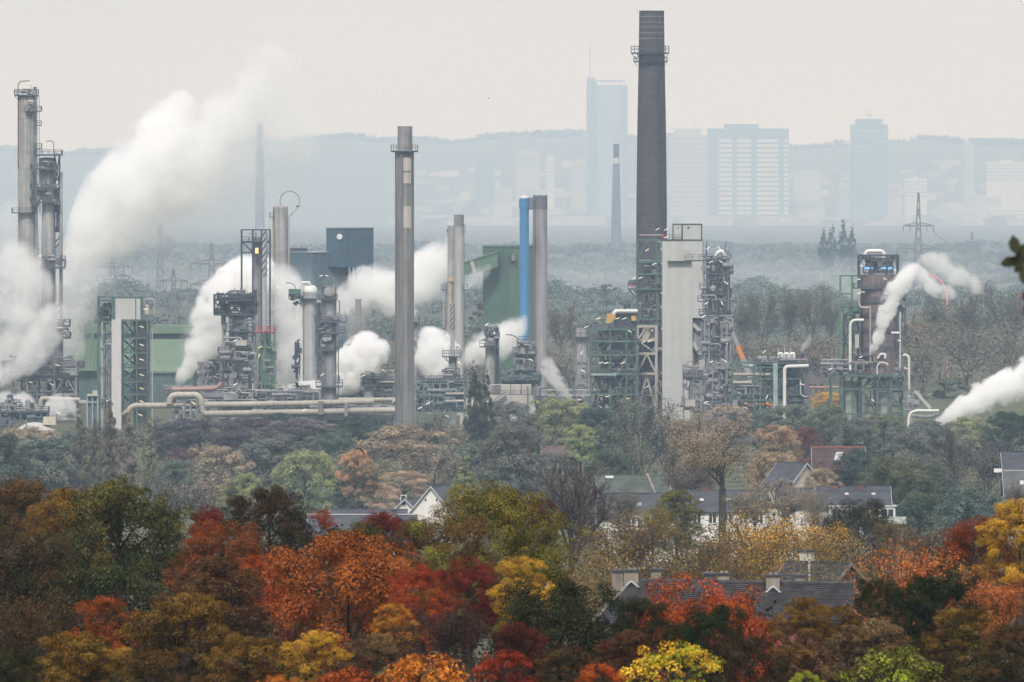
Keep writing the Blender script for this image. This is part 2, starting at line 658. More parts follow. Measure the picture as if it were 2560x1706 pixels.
def branching(seed, W, H, depth=6, spread=0.5, up=0.35, stems=6, gnarl=0.16, r0=0.26, droop=0.0):
    """winter skeleton: limbs forking into twigs; returns (segments, twig tips)"""
    g = np.random.default_rng(seed)
    segs, tips = [], []

    def grow(p, d, L, r, lev):
        n = 3 if lev > 1 else 2
        for i in range(n):
            d = unit(d + g.normal(0, gnarl, 3) + np.array([0, 0, up * 0.16 - droop * 0.12 * lev]))
            q = p + d * L / n
            segs.append((p, q, r * (1 - 0.1 * i), r * (1 - 0.1 * (i + 1))))
            p = q
            if 0 < lev < depth and i < n - 1 and g.random() < 0.75:
                side = unit(np.cross(d, g.normal(size=3)))
                grow(p, unit(d + side * (spread + 0.45)), L * g.uniform(0.45, 0.62), r * 0.48, lev + 1)
        if lev >= depth:
            tips.append(p)
            return
        for k in range(2 if g.random() < 0.8 else 3):
            side = unit(np.cross(d, g.normal(size=3)))
            grow(p, unit(d + side * spread * g.uniform(0.6, 1.3)), L * g.uniform(0.62, 0.8), r * 0.64, lev + 1)

    stem = [np.array([g.normal(0, 0.1), g.normal(0, 0.1), z]) for z in np.linspace(-0.5, H * 0.3, 4)]
    for i in range(3):
        segs.append((stem[i], stem[i + 1], r0 * (1.1 - 0.08 * i), r0 * (1.02 - 0.08 * i)))
    for k in range(stems):
        a = 2 * math.pi * (k + g.uniform(-0.3, 0.3)) / stems
        tilt = g.uniform(0.15, 1.0) if k else 0.05
        d = unit(np.array([math.cos(a) * tilt, math.sin(a) * tilt, 1.0]))
        grow(stem[1 + (k % 3)], d, H * 0.27, r0 * 0.55, 1)
    P1 = np.array([s[1] for s in segs])
    zs, ws = np.percentile(P1[:, 2], 99.5), 2 * np.percentile(np.hypot(P1[:, 0], P1[:, 1]), 97)
    sc3 = np.array([W / ws, W / ws, H / zs])
    segs = [(s[0] * sc3, s[1] * sc3, s[2], s[3]) for s in segs]
    return segs, np.array(tips) * sc3


def tip_leaves(name, seed, tips, nleaf, leaf, spreadr=0.55):
    g = np.random.default_rng(seed + 5)
    i = g.integers(0, len(tips), nleaf)
    pts = tips[i] + g.normal(0, spreadr, (nleaf, 3)) * np.array([1, 1, 0.7])
    nrm = unit(g.normal(size=(nleaf, 3)) + np.array([0, 0, 0.5]))
    tint = np.clip(0.5 * g.random(nleaf) + 0.5 * g.random(len(tips))[i], 0, 1)
    patch = np.clip(0.6 * g.random(len(tips))[i] + 0.4 * pts[:, 2] / pts[:, 2].max(), 0, 1)
    return leaf_mesh(name, pts.astype(np.float32), nrm.astype(np.float32), leaf * g.uniform(0.6, 1.3, nleaf), tint, patch, g)


KINDS = {}      # kind -> list of (W, H, crown mesh or None, branch mesh)


def kind_crown(kind, seeds, W, H, shape, ncl, nl, leaf, **kw):
    for s in seeds:
        me, c = crown('crown', s, W, H, shape, ncl, nl, leaf, **kw)
        KINDS.setdefault(kind, []).append((W, H, me, limbs(s, H, c)))


def kind_sparse(kind, seeds, W, H, nl, leaf, bark=None, spreadr=0.5, **kw):
    for s in seeds:
        segs, tips = branching(s, W, H, **kw)
        me = tip_leaves('crown', s, tips, nl, leaf, spreadr) if nl else None
        KINDS.setdefault(kind, []).append((W, H, me, tubes_np(segs, 'branches', bark or M_TWIG, 3)))


kind_crown('round', (11, 12, 13, 14, 15), 12, 10.5, 'round', 380, 52000, 0.18, rc=(0.045, 0.085))
kind_crown('feather', (21, 22, 23), 12, 9.5, 'dome', 360, 42000, 0.175, rc=(0.04, 0.08), flat=0.55, boughs=34)
kind_crown('bigleaf', (31, 32), 8, 6, 'dome', 110, 6500, 0.2, rc=(0.05, 0.1), aspect=0.8)
kind_crown('soft', (41, 42, 43, 44), 13, 12, 'round', 300, 26000, 0.32, rc=(0.05, 0.09))
kind_crown('column', (51, 52, 53), 5, 20, 'column', 170, 15000, 0.32, rc=(0.08, 0.16), flat=1.6)
kind_crown('spruce', (61,), 5.5, 14, 'cone', 150, 7000, 0.3, rc=(0.05, 0.12), flat=0.45, aspect=0.35)
kind_crown('far', (71, 72), 12, 13, 'dome', 55, 3200, 0.6)
kind_sparse('sparse', (81, 82, 83), 11, 12, 12000, 0.2, depth=5, bark=M_BARK)
kind_sparse('oak', (91,), 14, 13, 16000, 0.24, depth=5, spread=0.7, gnarl=0.26, r0=0.42, stems=7, bark=M_BARK, spreadr=0.6)
kind_sparse('bare', (101, 102, 103), 11, 15, 0, 0.2, depth=6, spread=0.42, up=0.5, r0=0.4)
kind_sparse('fan', (131,), 12, 15, 0, 0.2, depth=6, spread=0.5, up=0.3, r0=0.42, stems=9)
kind_sparse('haggard', (111, 112), 9, 17, 3200, 0.36, depth=5, spread=0.36, up=0.7, bark=M_PALE, spreadr=0.6)

TRUNK = tubes_np([((0, 0, 0), (0, 0, 0.25), 1.35, 1.1), ((0, 0, 0.25), (0, 0, 1), 1.1, 0.85)], 'trunk', M_BARK, 8)
DS = PW / 2353.0            # the table below is read off a 2353-pixel-wide view
LABELS = {}


def tree(x, top, w, d, kind, ca, cb, label, name='deciduous_tree', cat='tree', group=None, asp=1.0, rad=None):
    m = K * d
    wx, wy, wz = P(x * DS, top * DS, d)
    vs = KINDS[kind]
    i = LABELS.setdefault('_' + kind, 0)
    LABELS['_' + kind] += 1
    W, H, cm, bm = vs[i % len(vs)]
    s = w * DS * m / W
    g = gz(wx, d)
    hc = H * s * asp
    if wz - hc < g + 0.5:
        hc = max(wz - g - 0.5, H * s * 0.4)
    root = empty(name, (wx, d, min(g, wz - hc)), label, cat, group)
    z0 = wz - hc - root.location.z
    rot = rng.uniform(0, 6.28)
    for nm, me in (('crown', cm), ('branches', bm)):
        if me is None: continue
        o = bpy.data.objects.new(nm, me)
        COL.objects.link(o)
        o.parent = root
        o.location = (0, 0, z0)
        o.scale = (s, s, hc / H)
        o.rotation_euler = (0, 0, rot)
        if nm == 'crown':
            f = rng.uniform(0.92, 1.08)
            f *= 1.0
            o.color = (ca[0] * f, ca[1] * f, ca[2] * f, 1)
            o['leaf_b'] = [float(c * f) for c in cb]
            o['unevenness'] = 1.0 if d < 1000 else 0.5 if d < 2000 else 0.25
    t = bpy.data.objects.new('trunk', TRUNK)
    COL.objects.link(t)
    t.parent = root
    r = rad or 0.27 * max(0.6, s)
    t.scale = (r, r, z0 + hc * 0.08 + 0.4)
    t.location = (0, 0, -0.4)
    return root

# ---------------------------------------------------------------- leaf colours (base colours, as the leaf has them)
GREEN = (0.045, 0.075, 0.016)
DGREEN = (0.024, 0.04, 0.01)
OLIVE = (0.11, 0.1, 0.024)
DOLIVE = (0.052, 0.046, 0.013)
YGREEN = (0.24, 0.22, 0.03)
GOLD = (0.3, 0.16, 0.022)
YELLOW = (0.62, 0.34, 0.03)
ORANGE = (0.5, 0.17, 0.02)
RUST = (0.36, 0.075, 0.012)
RED = (0.3, 0.04, 0.014)
DRED = (0.13, 0.02, 0.012)
BROWN = (0.15, 0.075, 0.024)
DBROWN = (0.075, 0.04, 0.018)
TAN = (0.33, 0.2, 0.09)
GREY = (0.12, 0.1, 0.075)
GREYG = (0.1, 0.115, 0.065)
PINK = (0.6, 0.15, 0.06)
PURPLE = (0.085, 0.05, 0.05)
LIME = (0.3, 0.36, 0.03)
BLUEG = (0.05, 0.075, 0.05)

FORE = [
    # x, top, width, distance, kind, colour a, colour b, label
    (-8, 1088, 200, 700, 'sparse', DBROWN, BROWN, 'thin brown tree cut off at the left edge above the dark row'),
    (60, 1108, 240, 640, 'round', DOLIVE, BROWN, 'brown and olive tree heading the dark row on the far left'),
    (150, 1132, 200, 605, 'round', BROWN, GOLD, 'golden brown tree between the brown far left tree and the big dark green one'),
    (272, 1120, 340, 560, 'round', DGREEN, OLIVE, 'big dark green tree with an olive brown top in the left foreground'),
    (395, 1165, 110, 690, 'sparse', GREY, DOLIVE, 'grey twiggy tree peeping out right of the big dark green tree'),
    (478, 1168, 90, 625, 'round', DRED, RED, 'slender dark red tree above the orange brown one'),
    (512, 1205, 220, 545, 'round', BROWN, RUST, 'orange brown tree under the slender dark red one'),
    (618, 1125, 215, 600, 'round', DOLIVE, DBROWN, 'tall dark olive brown tree left of the slate roofs'),
    (738, 1172, 62, 640, 'sparse', RED, RUST, 'loose little red tree in front of the long slate roof'),
    (815, 1203, 200, 570, 'feather', DOLIVE, OLIVE, 'low olive tree below the long slate roof'),
    (888, 1180, 120, 585, 'round', DRED, RED, 'dark red tree at the right end of the long slate roof'),
    (1165, 1130, 300, 560, 'round', (0.19, 0.185, 0.028), (0.25, 0.19, 0.028), 'broad yellow green tree with russet tips under the green poplar'),
    (1020, 1172, 210, 545, 'round', YGREEN, BROWN, 'yellow brown tree below the white gables'),
    (1222, 1148, 110, 600, 'round', DRED, BROWN, 'russet tree right behind the broad yellow green one'),
    (800, 1236, 395, 480, 'round', (0.29, 0.065, 0.012), (0.3, 0.085, 0.014), 'largest orange red tree in the middle of the foreground'),
    (598, 1280, 130, 500, 'round', RED, RUST, 'small red tree pressed against the left side of the largest orange red one'),
    (965, 1310, 150, 470, 'round', RUST, RED, 'rust red shoulder tree right of the largest orange red one'),
    (1075, 1290, 165, 500, 'round', DRED, RED, 'dark wine red tree under the broad yellow green one'),
    (1205, 1282, 160, 475, 'feather', GOLD, YELLOW, 'bright orange yellow tree left of the dark green tree by the roof'),
    (1285, 1345, 300, 430, 'round', DGREEN, DOLIVE, 'dark green tree at the left end of the tiled foreground roof'),
    (1316, 1066, 215, 690, 'fan', DRED, DRED, 'bare dark purple tree with fanned twigs right of the yellow green one'),
    (500, 1290, 300, 445, 'feather', DBROWN, BROWN, 'brown tree with layered branches left of the largest orange red one'),
    (420, 1368, 300, 402, 'feather', DBROWN, GOLD, 'golden brown feathery tree in the lower left'),
    (95, 1355, 280, 430, 'sparse', DBROWN, BROWN, 'dark twiggy tree in the lower left below the big green one'),
    (50, 1245, 300, 500, 'round', DGREEN, DBROWN, 'near black green tree filling the left edge of the foreground'),
    (230, 1375, 200, 415, 'feather', DBROWN, RUST, 'reddish brown tree between the dark twiggy tree and the golden feathery one'),
    (570, 1468, 240, 380, 'feather', DBROWN, GOLD, 'golden brown bush left of the bright yellow one at the bottom'),
    (722, 1452, 165, 392, 'feather', GOLD, YELLOW, 'bright yellow tree under the largest orange red one'),
    (860, 1462, 210, 372, 'feather', DBROWN, TAN, 'pale brown tree right of the bright yellow one'),
    (1015, 1388, 210, 420, 'sparse', PURPLE, DBROWN, 'mauve grey half bare tree under the dark wine red one'),
    (905, 1390, 110, 440, 'feather', GOLD, ORANGE, 'small orange brown tree tucked under the rust red shoulder tree'),
    (190, 1455, 260, 345, 'feather', DOLIVE, GOLD, 'yellow flecked tree in the bottom left'),
    (345, 1500, 200, 335, 'feather', DOLIVE, BROWN, 'olive brown bush at the bottom under the golden feathery tree'),
    (30, 1492, 130, 340, 'round', DGREEN, DOLIVE, 'dark green bush in the bottom left corner'),
    (1205, 1440, 150, 395, 'round', DBROWN, DRED, 'dull red brown tree between the mauve half bare one and the dark green one'),
    (1300, 1492, 190, 375, 'feather', DOLIVE, BROWN, 'olive brown tree at the bottom under the dark green tree by the roof'),
    (1440, 1450, 150, 385, 'feather', DRED, BROWN, 'russet bush at the lower left of the rust red tree by the roof'),
    (1610, 1350, 400, 450, 'round', RED, RUST, 'broad rust red tree in front of the tiled foreground roof'),
    (1645, 1395, 150, 400, 'round', DGREEN, DGREEN, 'dark green tree standing before the broad rust red one'),
    (1468, 1376, 140, 436, 'round', DGREEN, DOLIVE, 'dark green tree hiding the left eave of the tiled foreground roof'),
    (1935, 1394, 110, 432, 'feather', BROWN, GOLD, 'small golden brown tree under the right end of the tiled foreground roof'),
    (1560, 1432, 100, 405, 'round', DGREEN, DOLIVE, 'small dark green tree left of the one before the rust red crown'),
    (1725, 1470, 200, 370, 'round', DOLIVE, DBROWN, 'dark olive tree at the bottom right of the rust red one'),
    (1850, 1378, 190, 430, 'feather', BROWN, GOLD, 'golden brown tree below the right end of the tiled foreground roof'),
    (2110, 1262, 300, 520, 'sparse', PINK, ORANGE, 'wide salmon orange tree with loose twigs beside the brick gable'),
    (2145, 1315, 190, 430, 'round', DGREEN, DGREEN, 'dark green round tree in front of the salmon orange one'),
    (2022, 1332, 120, 435, 'round', DGREEN, DOLIVE, 'smaller dark green tree between the brick gable and the round green one'),
    (2258, 1192, 190, 560, 'round', DBROWN, RUST, 'dark tree with burnt orange top left of the yellow one at the right edge'),
    (2345, 1148, 200, 520, 'feather', GOLD, YELLOW, 'tall yellow tree cut off by the right edge'),
    (2300, 1330, 170, 470, 'sparse', ORANGE, PINK, 'loose salmon bush below the yellow tree at the right edge'),
    (1972, 1155, 205, 700, 'round', OLIVE, DOLIVE, 'round olive tree in front of the house with the glazed balcony'),
    (2055, 1195, 90, 680, 'sparse', GOLD, OLIVE, 'yellowing fringe tree on the right side of the round olive one'),
    (2125, 1225, 140, 640, 'sparse', DBROWN, BROWN, 'brown twiggy tree behind the salmon orange one'),
    (2190, 1240, 80, 650, 'feather', DGREEN, OLIVE, 'dark green gap tree left of the burnt orange topped one'),
    (1745, 1188, 260, 665, 'sparse', GOLD, YELLOW, 'golden loose tree above the tiled foreground roof'),
    (1600, 1225, 230, 630, 'sparse', OLIVE, GOLD, 'thin olive gold tree left of the golden loose one'),
    (1555, 1130, 130, 780, 'feather', OLIVE, YGREEN, 'yellow green two headed tree against the grey roofs'),
    (1500, 1165, 100, 765, 'sparse', GOLD, YGREEN, 'thin yellow tree left of the two headed yellow green one'),
    (1440, 1192, 200, 640, 'sparse', BROWN, GOLD, 'brown and gold thin tree right of the bare purple one'),
    (1860, 1195, 190, 690, 'sparse', GOLD, YELLOW, 'yellow gold tree left of the round olive one'),
    (1680, 1290, 150, 600, 'sparse', BROWN, GOLD, 'brown gold bush right behind the tiled foreground roof'),
    (1500, 1290, 170, 600, 'sparse', DOLIVE, BROWN, 'dark thin tree behind the chimney end of the tiled foreground roof'),
    (2000, 1425, 240, 400, 'feather', DBROWN, TAN, 'pale brown feathery tree under the dark green pair on the right'),
    (2210, 1400, 210, 380, 'feather', DOLIVE, GOLD, 'olive and gold tree in the lower right'),
    (2320, 1440, 160, 365, 'feather', DOLIVE, BROWN, 'dull olive tree in the bottom right corner'),
    (2110, 1480, 190, 350, 'feather', DOLIVE, DBROWN, 'dark brown bush right of the pale feathery tree'),
]
for r in FORE:
    r = list(r)
    r[3] *= 1.15 if r[0] > 1300 and r[3] >= 590 else 0.5
    v = 0.85 if max(r[5]) > 0.2 else 0.68 if r[0] < 420 else 0.56          # the deep brown and green leaves are darker still
    r[5], r[6] = [tuple(c * v for c in q) for q in r[5:7]]
    tree(*r, name='bare_tree' if r[4] == 'fan' else 'deciduous_tree', asp=1.3 if r[4] in ('round', 'feather') else 1.0)

NEAR = [
    (640, 1556, 120, 140, 'bigleaf', RED, ORANGE, 'small red leaved treetop at the bottom edge under the yellow tree'),
    (790, 1542, 210, 135, 'bigleaf', RED, RUST, 'blurred red treetop left of the widest one at the bottom edge'),
    (960, 1514, 270, 138, 'bigleaf', RED, ORANGE, 'widest blurred red orange treetop at the bottom edge'),
    (1160, 1498, 150, 135, 'bigleaf', DRED, RED, 'deep red blurred treetop right of the widest one'),
    (1385, 1530, 130, 140, 'bigleaf', RED, RUST, 'dark orange treetop at the bottom left of the yellow green maple'),
    (1550, 1483, 250, 150, 'bigleaf', LIME, YELLOW, 'bright yellow green maple top with orange leaves at the bottom edge'),
    (2045, 1497, 270, 152, 'bigleaf', LIME, OLIVE, 'right hand yellow green maple top at the bottom edge'),
    (1850, 1545, 90, 150, 'bigleaf', LIME, YGREEN, 'small yellow green treetop between the two maples at the bottom edge'),
]
for r in NEAR:
    tree(*r)

MID = [
    (60, 985, 170, 1750, 'soft', OLIVE, TAN, 'olive tree with a tawny top right of the pale tank'),
    (105, 1010, 220, 1650, 'soft', BLUEG, GREYG, 'bluish green tree below the pale tank'),
    (-5, 1000, 120, 1600, 'soft', DGREEN, DOLIVE, 'dark tree at the left edge below the tall pipe'),
    (35, 1075, 150, 1350, 'soft', GREYG, BLUEG, 'grey green tree above the brown row at the left edge'),
    (140, 990, 110, 1950, 'soft', GREYG, (0.13, 0.15, 0.1), 'pale grey green tree left of the poplars, under the steam'),
    (225, 968, 120, 1980, 'haggard', GREYG, GREY, 'grey bare tree before the foot of the white stair tower'),
    (300, 992, 130, 1990, 'soft', GREYG, (0.13, 0.15, 0.1), 'pale grey green tree behind the poplars'),
    (395, 965, 130, 1960, 'haggard', BLUEG, PURPLE, 'bare grey tree under the bend of the big pipe'),
    (184, 942, 44, 1600, 'column', (0.13, 0.1, 0.055), OLIVE, 'leftmost poplar of the row, green at its tip'),
    (219, 962, 38, 1620, 'column', (0.12, 0.09, 0.055), OLIVE, 'second poplar of the row, shorter and hidden by its neighbours'),
    (252, 914, 46, 1600, 'column', (0.14, 0.095, 0.06), (0.16, 0.1, 0.05), 'tallest brown poplar of the row'),
    (294, 930, 48, 1590, 'column', (0.16, 0.11, 0.07), (0.18, 0.12, 0.06), 'tawny poplar right of the tallest one'),
    (342, 962, 48, 1570, 'column', (0.11, 0.095, 0.04), (0.19, 0.18, 0.05), 'green topped poplar standing apart at the right end of the row'),
    (385, 1100, 100, 1300, 'haggard', GREY, GREY, 'grey thin tree at the foot of the poplars'),
    (120, 1130, 110, 1250, 'haggard', GREY, PURPLE, 'mauve grey brush tree below the leftmost poplar'),
    (460, 966, 215, 1850, 'soft', PURPLE, (0.07, 0.055, 0.06), 'dark purple round tree under the big pipes'),
    (420, 1030, 80, 1660, 'soft', (0.25, 0.06, 0.05), PURPLE, 'small crimson tree below the dark purple one'),
    (500, 1030, 150, 1520, 'soft', GREY, TAN, 'grey brown tree right of the small crimson one'),
    (405, 1060, 100, 1500, 'soft', BLUEG, GREYG, 'blue green bush left below the crimson tree'),
    (470, 1082, 150, 1330, 'haggard', GREY, TAN, 'bare branching tree below the crimson tree'),
    (560, 1090, 100, 1250, 'soft', GREYG, YGREEN, 'yellow green tree above the dark olive foreground tree'),
    (625, 1008, 200, 1620, 'soft', GREYG, GREY, 'broad grey green tree left of the flying crow'),
    (575, 962, 160, 1960, 'soft', GREY, PURPLE, 'grey brown tree below the supports of the big pipes'),
    (690, 968, 190, 1930, 'soft', PURPLE, GREY, 'grey violet tree under the middle of the big pipes'),
    (640, 950, 90, 1990, 'soft', DGREEN, BLUEG, 'small dark green tree covering the lower big pipe'),
    (828, 960, 150, 1850, 'soft', BLUEG, DGREEN, 'dark blue green tree left of the concrete chimney foot'),
    (765, 995, 100, 1750, 'soft', BLUEG, GREYG, 'low blue green tree left of the dark one by the chimney'),
    (700, 1042, 150, 1450, 'soft', (0.1, 0.13, 0.05), YGREEN, 'fresh green tree left of the orange topped one'),
    (668, 1085, 100, 1500, 'soft', YGREEN, GREYG, 'yellowish green tree below the fresh green one'),
    (745, 1095, 130, 1520, 'soft', BLUEG, DGREEN, 'blue green tree behind the dark olive foreground tree'),
    (830, 1085, 120, 1510, 'soft', BLUEG, DGREEN, 'dark blue green tree under the orange topped one'),
    (823, 1038, 92, 1400, 'soft', (0.12, 0.1, 0.045), ORANGE, 'tree with an orange top under the flying crow'),
    (925, 982, 215, 1700, 'soft', BROWN, TAN, 'wide brown tree in front of the concrete chimney foot'),
    (1000, 1030, 150, 1560, 'haggard', TAN, GREY, 'grey brown open tree right of the wide brown one'),
    (925, 1084, 165, 1490, 'feather', TAN, (0.42, 0.22, 0.09), 'pale tan layered tree behind the white gables'),
    (1000, 950, 140, 1920, 'haggard', GREYG, GREY, 'thin grey green tree right of the concrete chimney foot'),
    (1090, 826, 50, 1820, 'column', (0.05, 0.055, 0.03), DOLIVE, 'taller of the two poplars in front of the concrete block'),
    (1116, 846, 40, 1830, 'column', (0.05, 0.055, 0.03), DOLIVE, 'shorter of the two poplars in front of the concrete block'),
    (1040, 975, 90, 1850, 'haggard', GREY, TAN, 'thin tree at the left foot of the two poplars'),
    (1165, 928, 130, 1850, 'soft', GREYG, GREY, 'grey green tree before the sloping concrete leg'),
    (1105, 1015, 140, 1600, 'soft', GREY, GREYG, 'grey tree below the two poplars'),
    (1180, 985, 150, 1500, 'soft', DBROWN, GREY, 'dark brown tree with a grey top left of the small spruce'),
    (1068, 1048, 58, 1300, 'column', (0.13, 0.18, 0.04), YGREEN, 'bright green poplar just right of the white gable', 'deciduous_tree', 'tree', None, 0.55),
    (1130, 1075, 130, 1480, 'soft', GREY, GREYG, 'grey brown tree right of the bright green poplar'),
    (1200, 1050, 170, 1280, 'soft', GREYG, GREY, 'wide grey tree left of the bare purple one'),
    (1290, 920, 165, 1850, 'soft', OLIVE, YGREEN, 'wide olive yellow tree under the small steam puff'),
    (1370, 942, 120, 1760, 'soft', DGREEN, BLUEG, 'dark green tree right of the wide olive yellow one'),
    (1265, 1000, 80, 1650, 'soft', YGREEN, GREYG, 'pale yellow tree behind the small spruce'),
    (1285, 1046, 130, 1440, 'soft', GREYG, GREY, 'grey green tree below the half hidden tiled roof'),
    (1334, 978, 76, 1440, 'soft', (0.2, 0.24, 0.06), YGREEN, 'light green tree left of the tall grey open tree'),
    (1440, 1000, 130, 1480, 'haggard', GREYG, OLIVE, 'olive grey open tree beside the light green one'),
    (1480, 900, 165, 1560, 'haggard', GREY, GREYG, 'tall grey open tree before the steel lattice tower'),
    (1400, 1040, 110, 1400, 'soft', OLIVE, BLUEG, 'olive bush tree above the slate roofs'),
    (1590, 945, 170, 1480, 'sparse', BROWN, TAN, 'brown thin topped tree left of the old oak'),
    (1660, 975, 215, 1230, 'oak', GOLD, TAN, 'old yellow brown oak with a thick dark trunk before the slate roofs', 'deciduous_tree', 'tree', None, 0.8, 0.5),
    (1560, 1040, 160, 1300, 'oak', BROWN, GREY, 'brown spreading tree left of the old oak', 'deciduous_tree', 'tree', None, 0.9),
    (1530, 960, 90, 1900, 'soft', GREYG, GREY, 'grey green tree at the foot of the white slab tower'),
    (1670, 935, 120, 1950, 'soft', GREY, TAN, 'grey brown tree at the foot of the banded column'),
    (1790, 980, 110, 1540, 'soft', OLIVE, (0.4, 0.18, 0.06), 'round tree with an orange tan top right of the old oak'),
    (1855, 985, 75, 1600, 'soft', (0.22, 0.05, 0.04), DRED, 'crimson tree left of the dark spruces'),
    (1780, 1040, 130, 1420, 'soft', TAN, GOLD, 'tan tree above the dark gabled roof'),
    (1820, 932, 150, 1920, 'soft', OLIVE, GREYG, 'olive tree at the foot of the pipe rack with the white elbow pipe'),
    (1740, 950, 120, 1960, 'soft', GREYG, BLUEG, 'grey green tree at the left foot of the pipe rack'),
    (1905, 935, 110, 1900, 'soft', GREYG, OLIVE, 'grey green tree behind the dark spruces'),
    (1975, 958, 70, 1750, 'soft', GREYG, GREY, 'thin green tree right of the tall dark spruce'),
    (2030, 955, 130, 1860, 'soft', GREYG, OLIVE, 'grey green tree below the brown reactor tower'),
    (2130, 970, 150, 1800, 'soft', GREY, GREYG, 'grey tree under the mouth of the right steam jet'),
    (2090, 1000, 130, 1650, 'soft', GREYG, GREY, 'grey green tree behind the dark green layered pair'),
    (2190, 985, 110, 1500, 'bare', GREY, GREY, 'bare twiggy tree below the right steam jet'),
    (2240, 960, 120, 1830, 'soft', GREYG, YGREEN, 'yellowish green tree right of the bare twiggy one'),
    (2320, 950, 130, 1800, 'soft', BLUEG, DGREEN, 'blue green tree at the right edge under the steam jet'),
    (2265, 1010, 120, 1500, 'haggard', GREY, PURPLE, 'grey open tree left of the slate roofs at the right edge'),
    (1975, 1035, 150, 1420, 'feather', DGREEN, BLUEG, 'dark green tree right of the red ridged roof'),
    (2060, 1053, 210, 1290, 'feather', DGREEN, OLIVE, 'large dark green layered tree behind the house with the glazed balcony'),
    (2135, 1068, 130, 1330, 'feather', BLUEG, OLIVE, 'green layered tree on the right side of the large dark layered one'),
    (2220, 1128, 190, 1120, 'soft', GREYG, BLUEG, 'grey green round tree below the slate roofs at the right edge'),
    (2120, 1150, 140, 1180, 'soft', BLUEG, DGREEN, 'blue green tree right of the glazed balcony'),
    (2170, 1065, 100, 1400, 'haggard', PURPLE, GREY, 'purple brown thin tree under the bare twiggy one'),
    (1885, 1078, 100, 1360, 'feather', GOLD, TAN, 'yellow tree in front of the pale gable wall'),
    (1800, 1105, 130, 1140, 'oak', GREY, TAN, 'grey brown open tree before the long house, left of its dormers', 'deciduous_tree', 'tree', None, 0.9),
    (1735, 1120, 120, 1150, 'oak', GREY, GOLD, 'yellow grey open tree between the old oak and the long house', 'deciduous_tree', 'tree', None, 0.9),
    (1870, 1130, 90, 1130, 'sparse', GREY, GOLD, 'small thin tree in front of the long house dormers'),
    (1435, 1130, 90, 1060, 'sparse', GREY, BROWN, 'small grey twig tree in front of the slate roofs'),
    (2350, 1110, 90, 1150, 'sparse', BROWN, GREY, 'brown twig tree before the house at the right edge'),
]
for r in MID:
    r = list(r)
    r[5], r[6] = [tuple(k * (0.68 * c + 0.32 * (0.3 * q[0] + 0.6 * q[1] + 0.1 * q[2])) for c, k in zip(q, (1.28, 1.42, 1.55))) for q in r[5:7]]  # haze put into the leaf colours: greyed, lifted and turned bluish
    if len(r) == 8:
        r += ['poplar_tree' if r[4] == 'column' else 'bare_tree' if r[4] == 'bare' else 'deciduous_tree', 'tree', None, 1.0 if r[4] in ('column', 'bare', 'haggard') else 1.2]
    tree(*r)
tree(1945, 963, 62, 1600, 'spruce', (0.02, 0.035, 0.025), DGREEN, 'tall dark spruce left of the brown reactor tower foot', 'spruce_tree')
tree(1893, 988, 36, 1620, 'spruce', (0.02, 0.035, 0.025), DGREEN, 'short dark spruce left of the tall one', 'spruce_tree')
tree(1240, 1000, 30, 1550, 'spruce', (0.02, 0.03, 0.028), DGREEN, 'small blue black spruce above the half hidden tiled roof', 'spruce_tree')

BACK = [
    (1705, 690, 70, 2720, 'haggard', GREY, OLIVE, 'hazy tall tree right beside the banded column'),
    (1752, 668, 85, 2750, 'haggard', GREY, OLIVE, 'second hazy tall tree right of the banded column'),
    (1812, 662, 80, 2740, 'haggard', GREY, OLIVE, 'third hazy tall tree right of the banded column'),
    (1868, 660, 85, 2760, 'haggard', OLIVE, GREY, 'fullest hazy tall tree between the two big towers'),
    (1908, 688, 60, 2700, 'haggard', GREY, OLIVE, 'last hazy tree left of the green steel frame'),
    (1720, 790, 90, 2620, 'haggard', PURPLE, GREY, 'low reddish grey tree behind the telescopic crane'),
    (1785, 800, 110, 2600, 'haggard', BLUEG, GREY, 'low bluish tree behind the drums on the pipe rack'),
    (1870, 790, 100, 2620, 'haggard', PURPLE, GREY, 'low reddish tree left of the green steel frame'),
    (2095, 720, 100, 2650, 'haggard', GREY, TAN, 'hazy tree right beside the brown reactor tower'),
    (2160, 690, 110, 2720, 'haggard', GREY, OLIVE, 'hazy tree under the end of the red boom'),
    (2230, 668, 120, 2760, 'haggard', GREY, OLIVE, 'highest hazy tree behind the right steam plume'),
    (2310, 662, 110, 2760, 'haggard', OLIVE, GREY, 'hazy tree below the blurred near twig at the right edge'),
    (2120, 800, 130, 2580, 'haggard', PURPLE, GREY, 'reddish grey thicket tree right of the vertical pipe'),
    (2220, 770, 140, 2600, 'haggard', PURPLE, GREY, 'wide reddish grey thicket tree above the right steam jet'),
    (2320, 780, 140, 2590, 'haggard', GREY, PURPLE, 'grey thicket tree at the right edge above the steam jet'),
    (2170, 870, 140, 2480, 'far', BLUEG, GREYG, 'low blue green tree behind the lamp post by the steam jet'),
    (2290, 900, 160, 2480, 'far', BLUEG, GREYG, 'low blue green tree behind the right steam jet'),
    (1290, 708, 70, 2620, 'haggard', GREY, BROWN, 'hazy brown tree right of the grey round stack'),
    (1345, 745, 80, 2600, 'haggard', GREY, PURPLE, 'hazy bare tree left of the process frame'),
    (1310, 830, 110, 2500, 'haggard', PURPLE, GREY, 'low reddish tree above the small steam puff'),
    (1130, 690, 90, 2620, 'far', GREY, DBROWN, 'brownish tree between the slim stacks and the green building'),
    (1905, 902, 75, 2330, 'soft', (0.6, 0.42, 0.05), YELLOW, 'bright yellow tree between the pipe rack and the brown reactor tower'),
    (1393, 655, 70, 4300, 'far', BLUEG, DGREEN, 'far blue grey poplar clump left of the brick chimney'),
    (2050, 690, 60, 2900, 'haggard', GREY, OLIVE, 'hazy tree half hidden behind the brown reactor tower'),
]
for r in BACK:
    tree(*r)
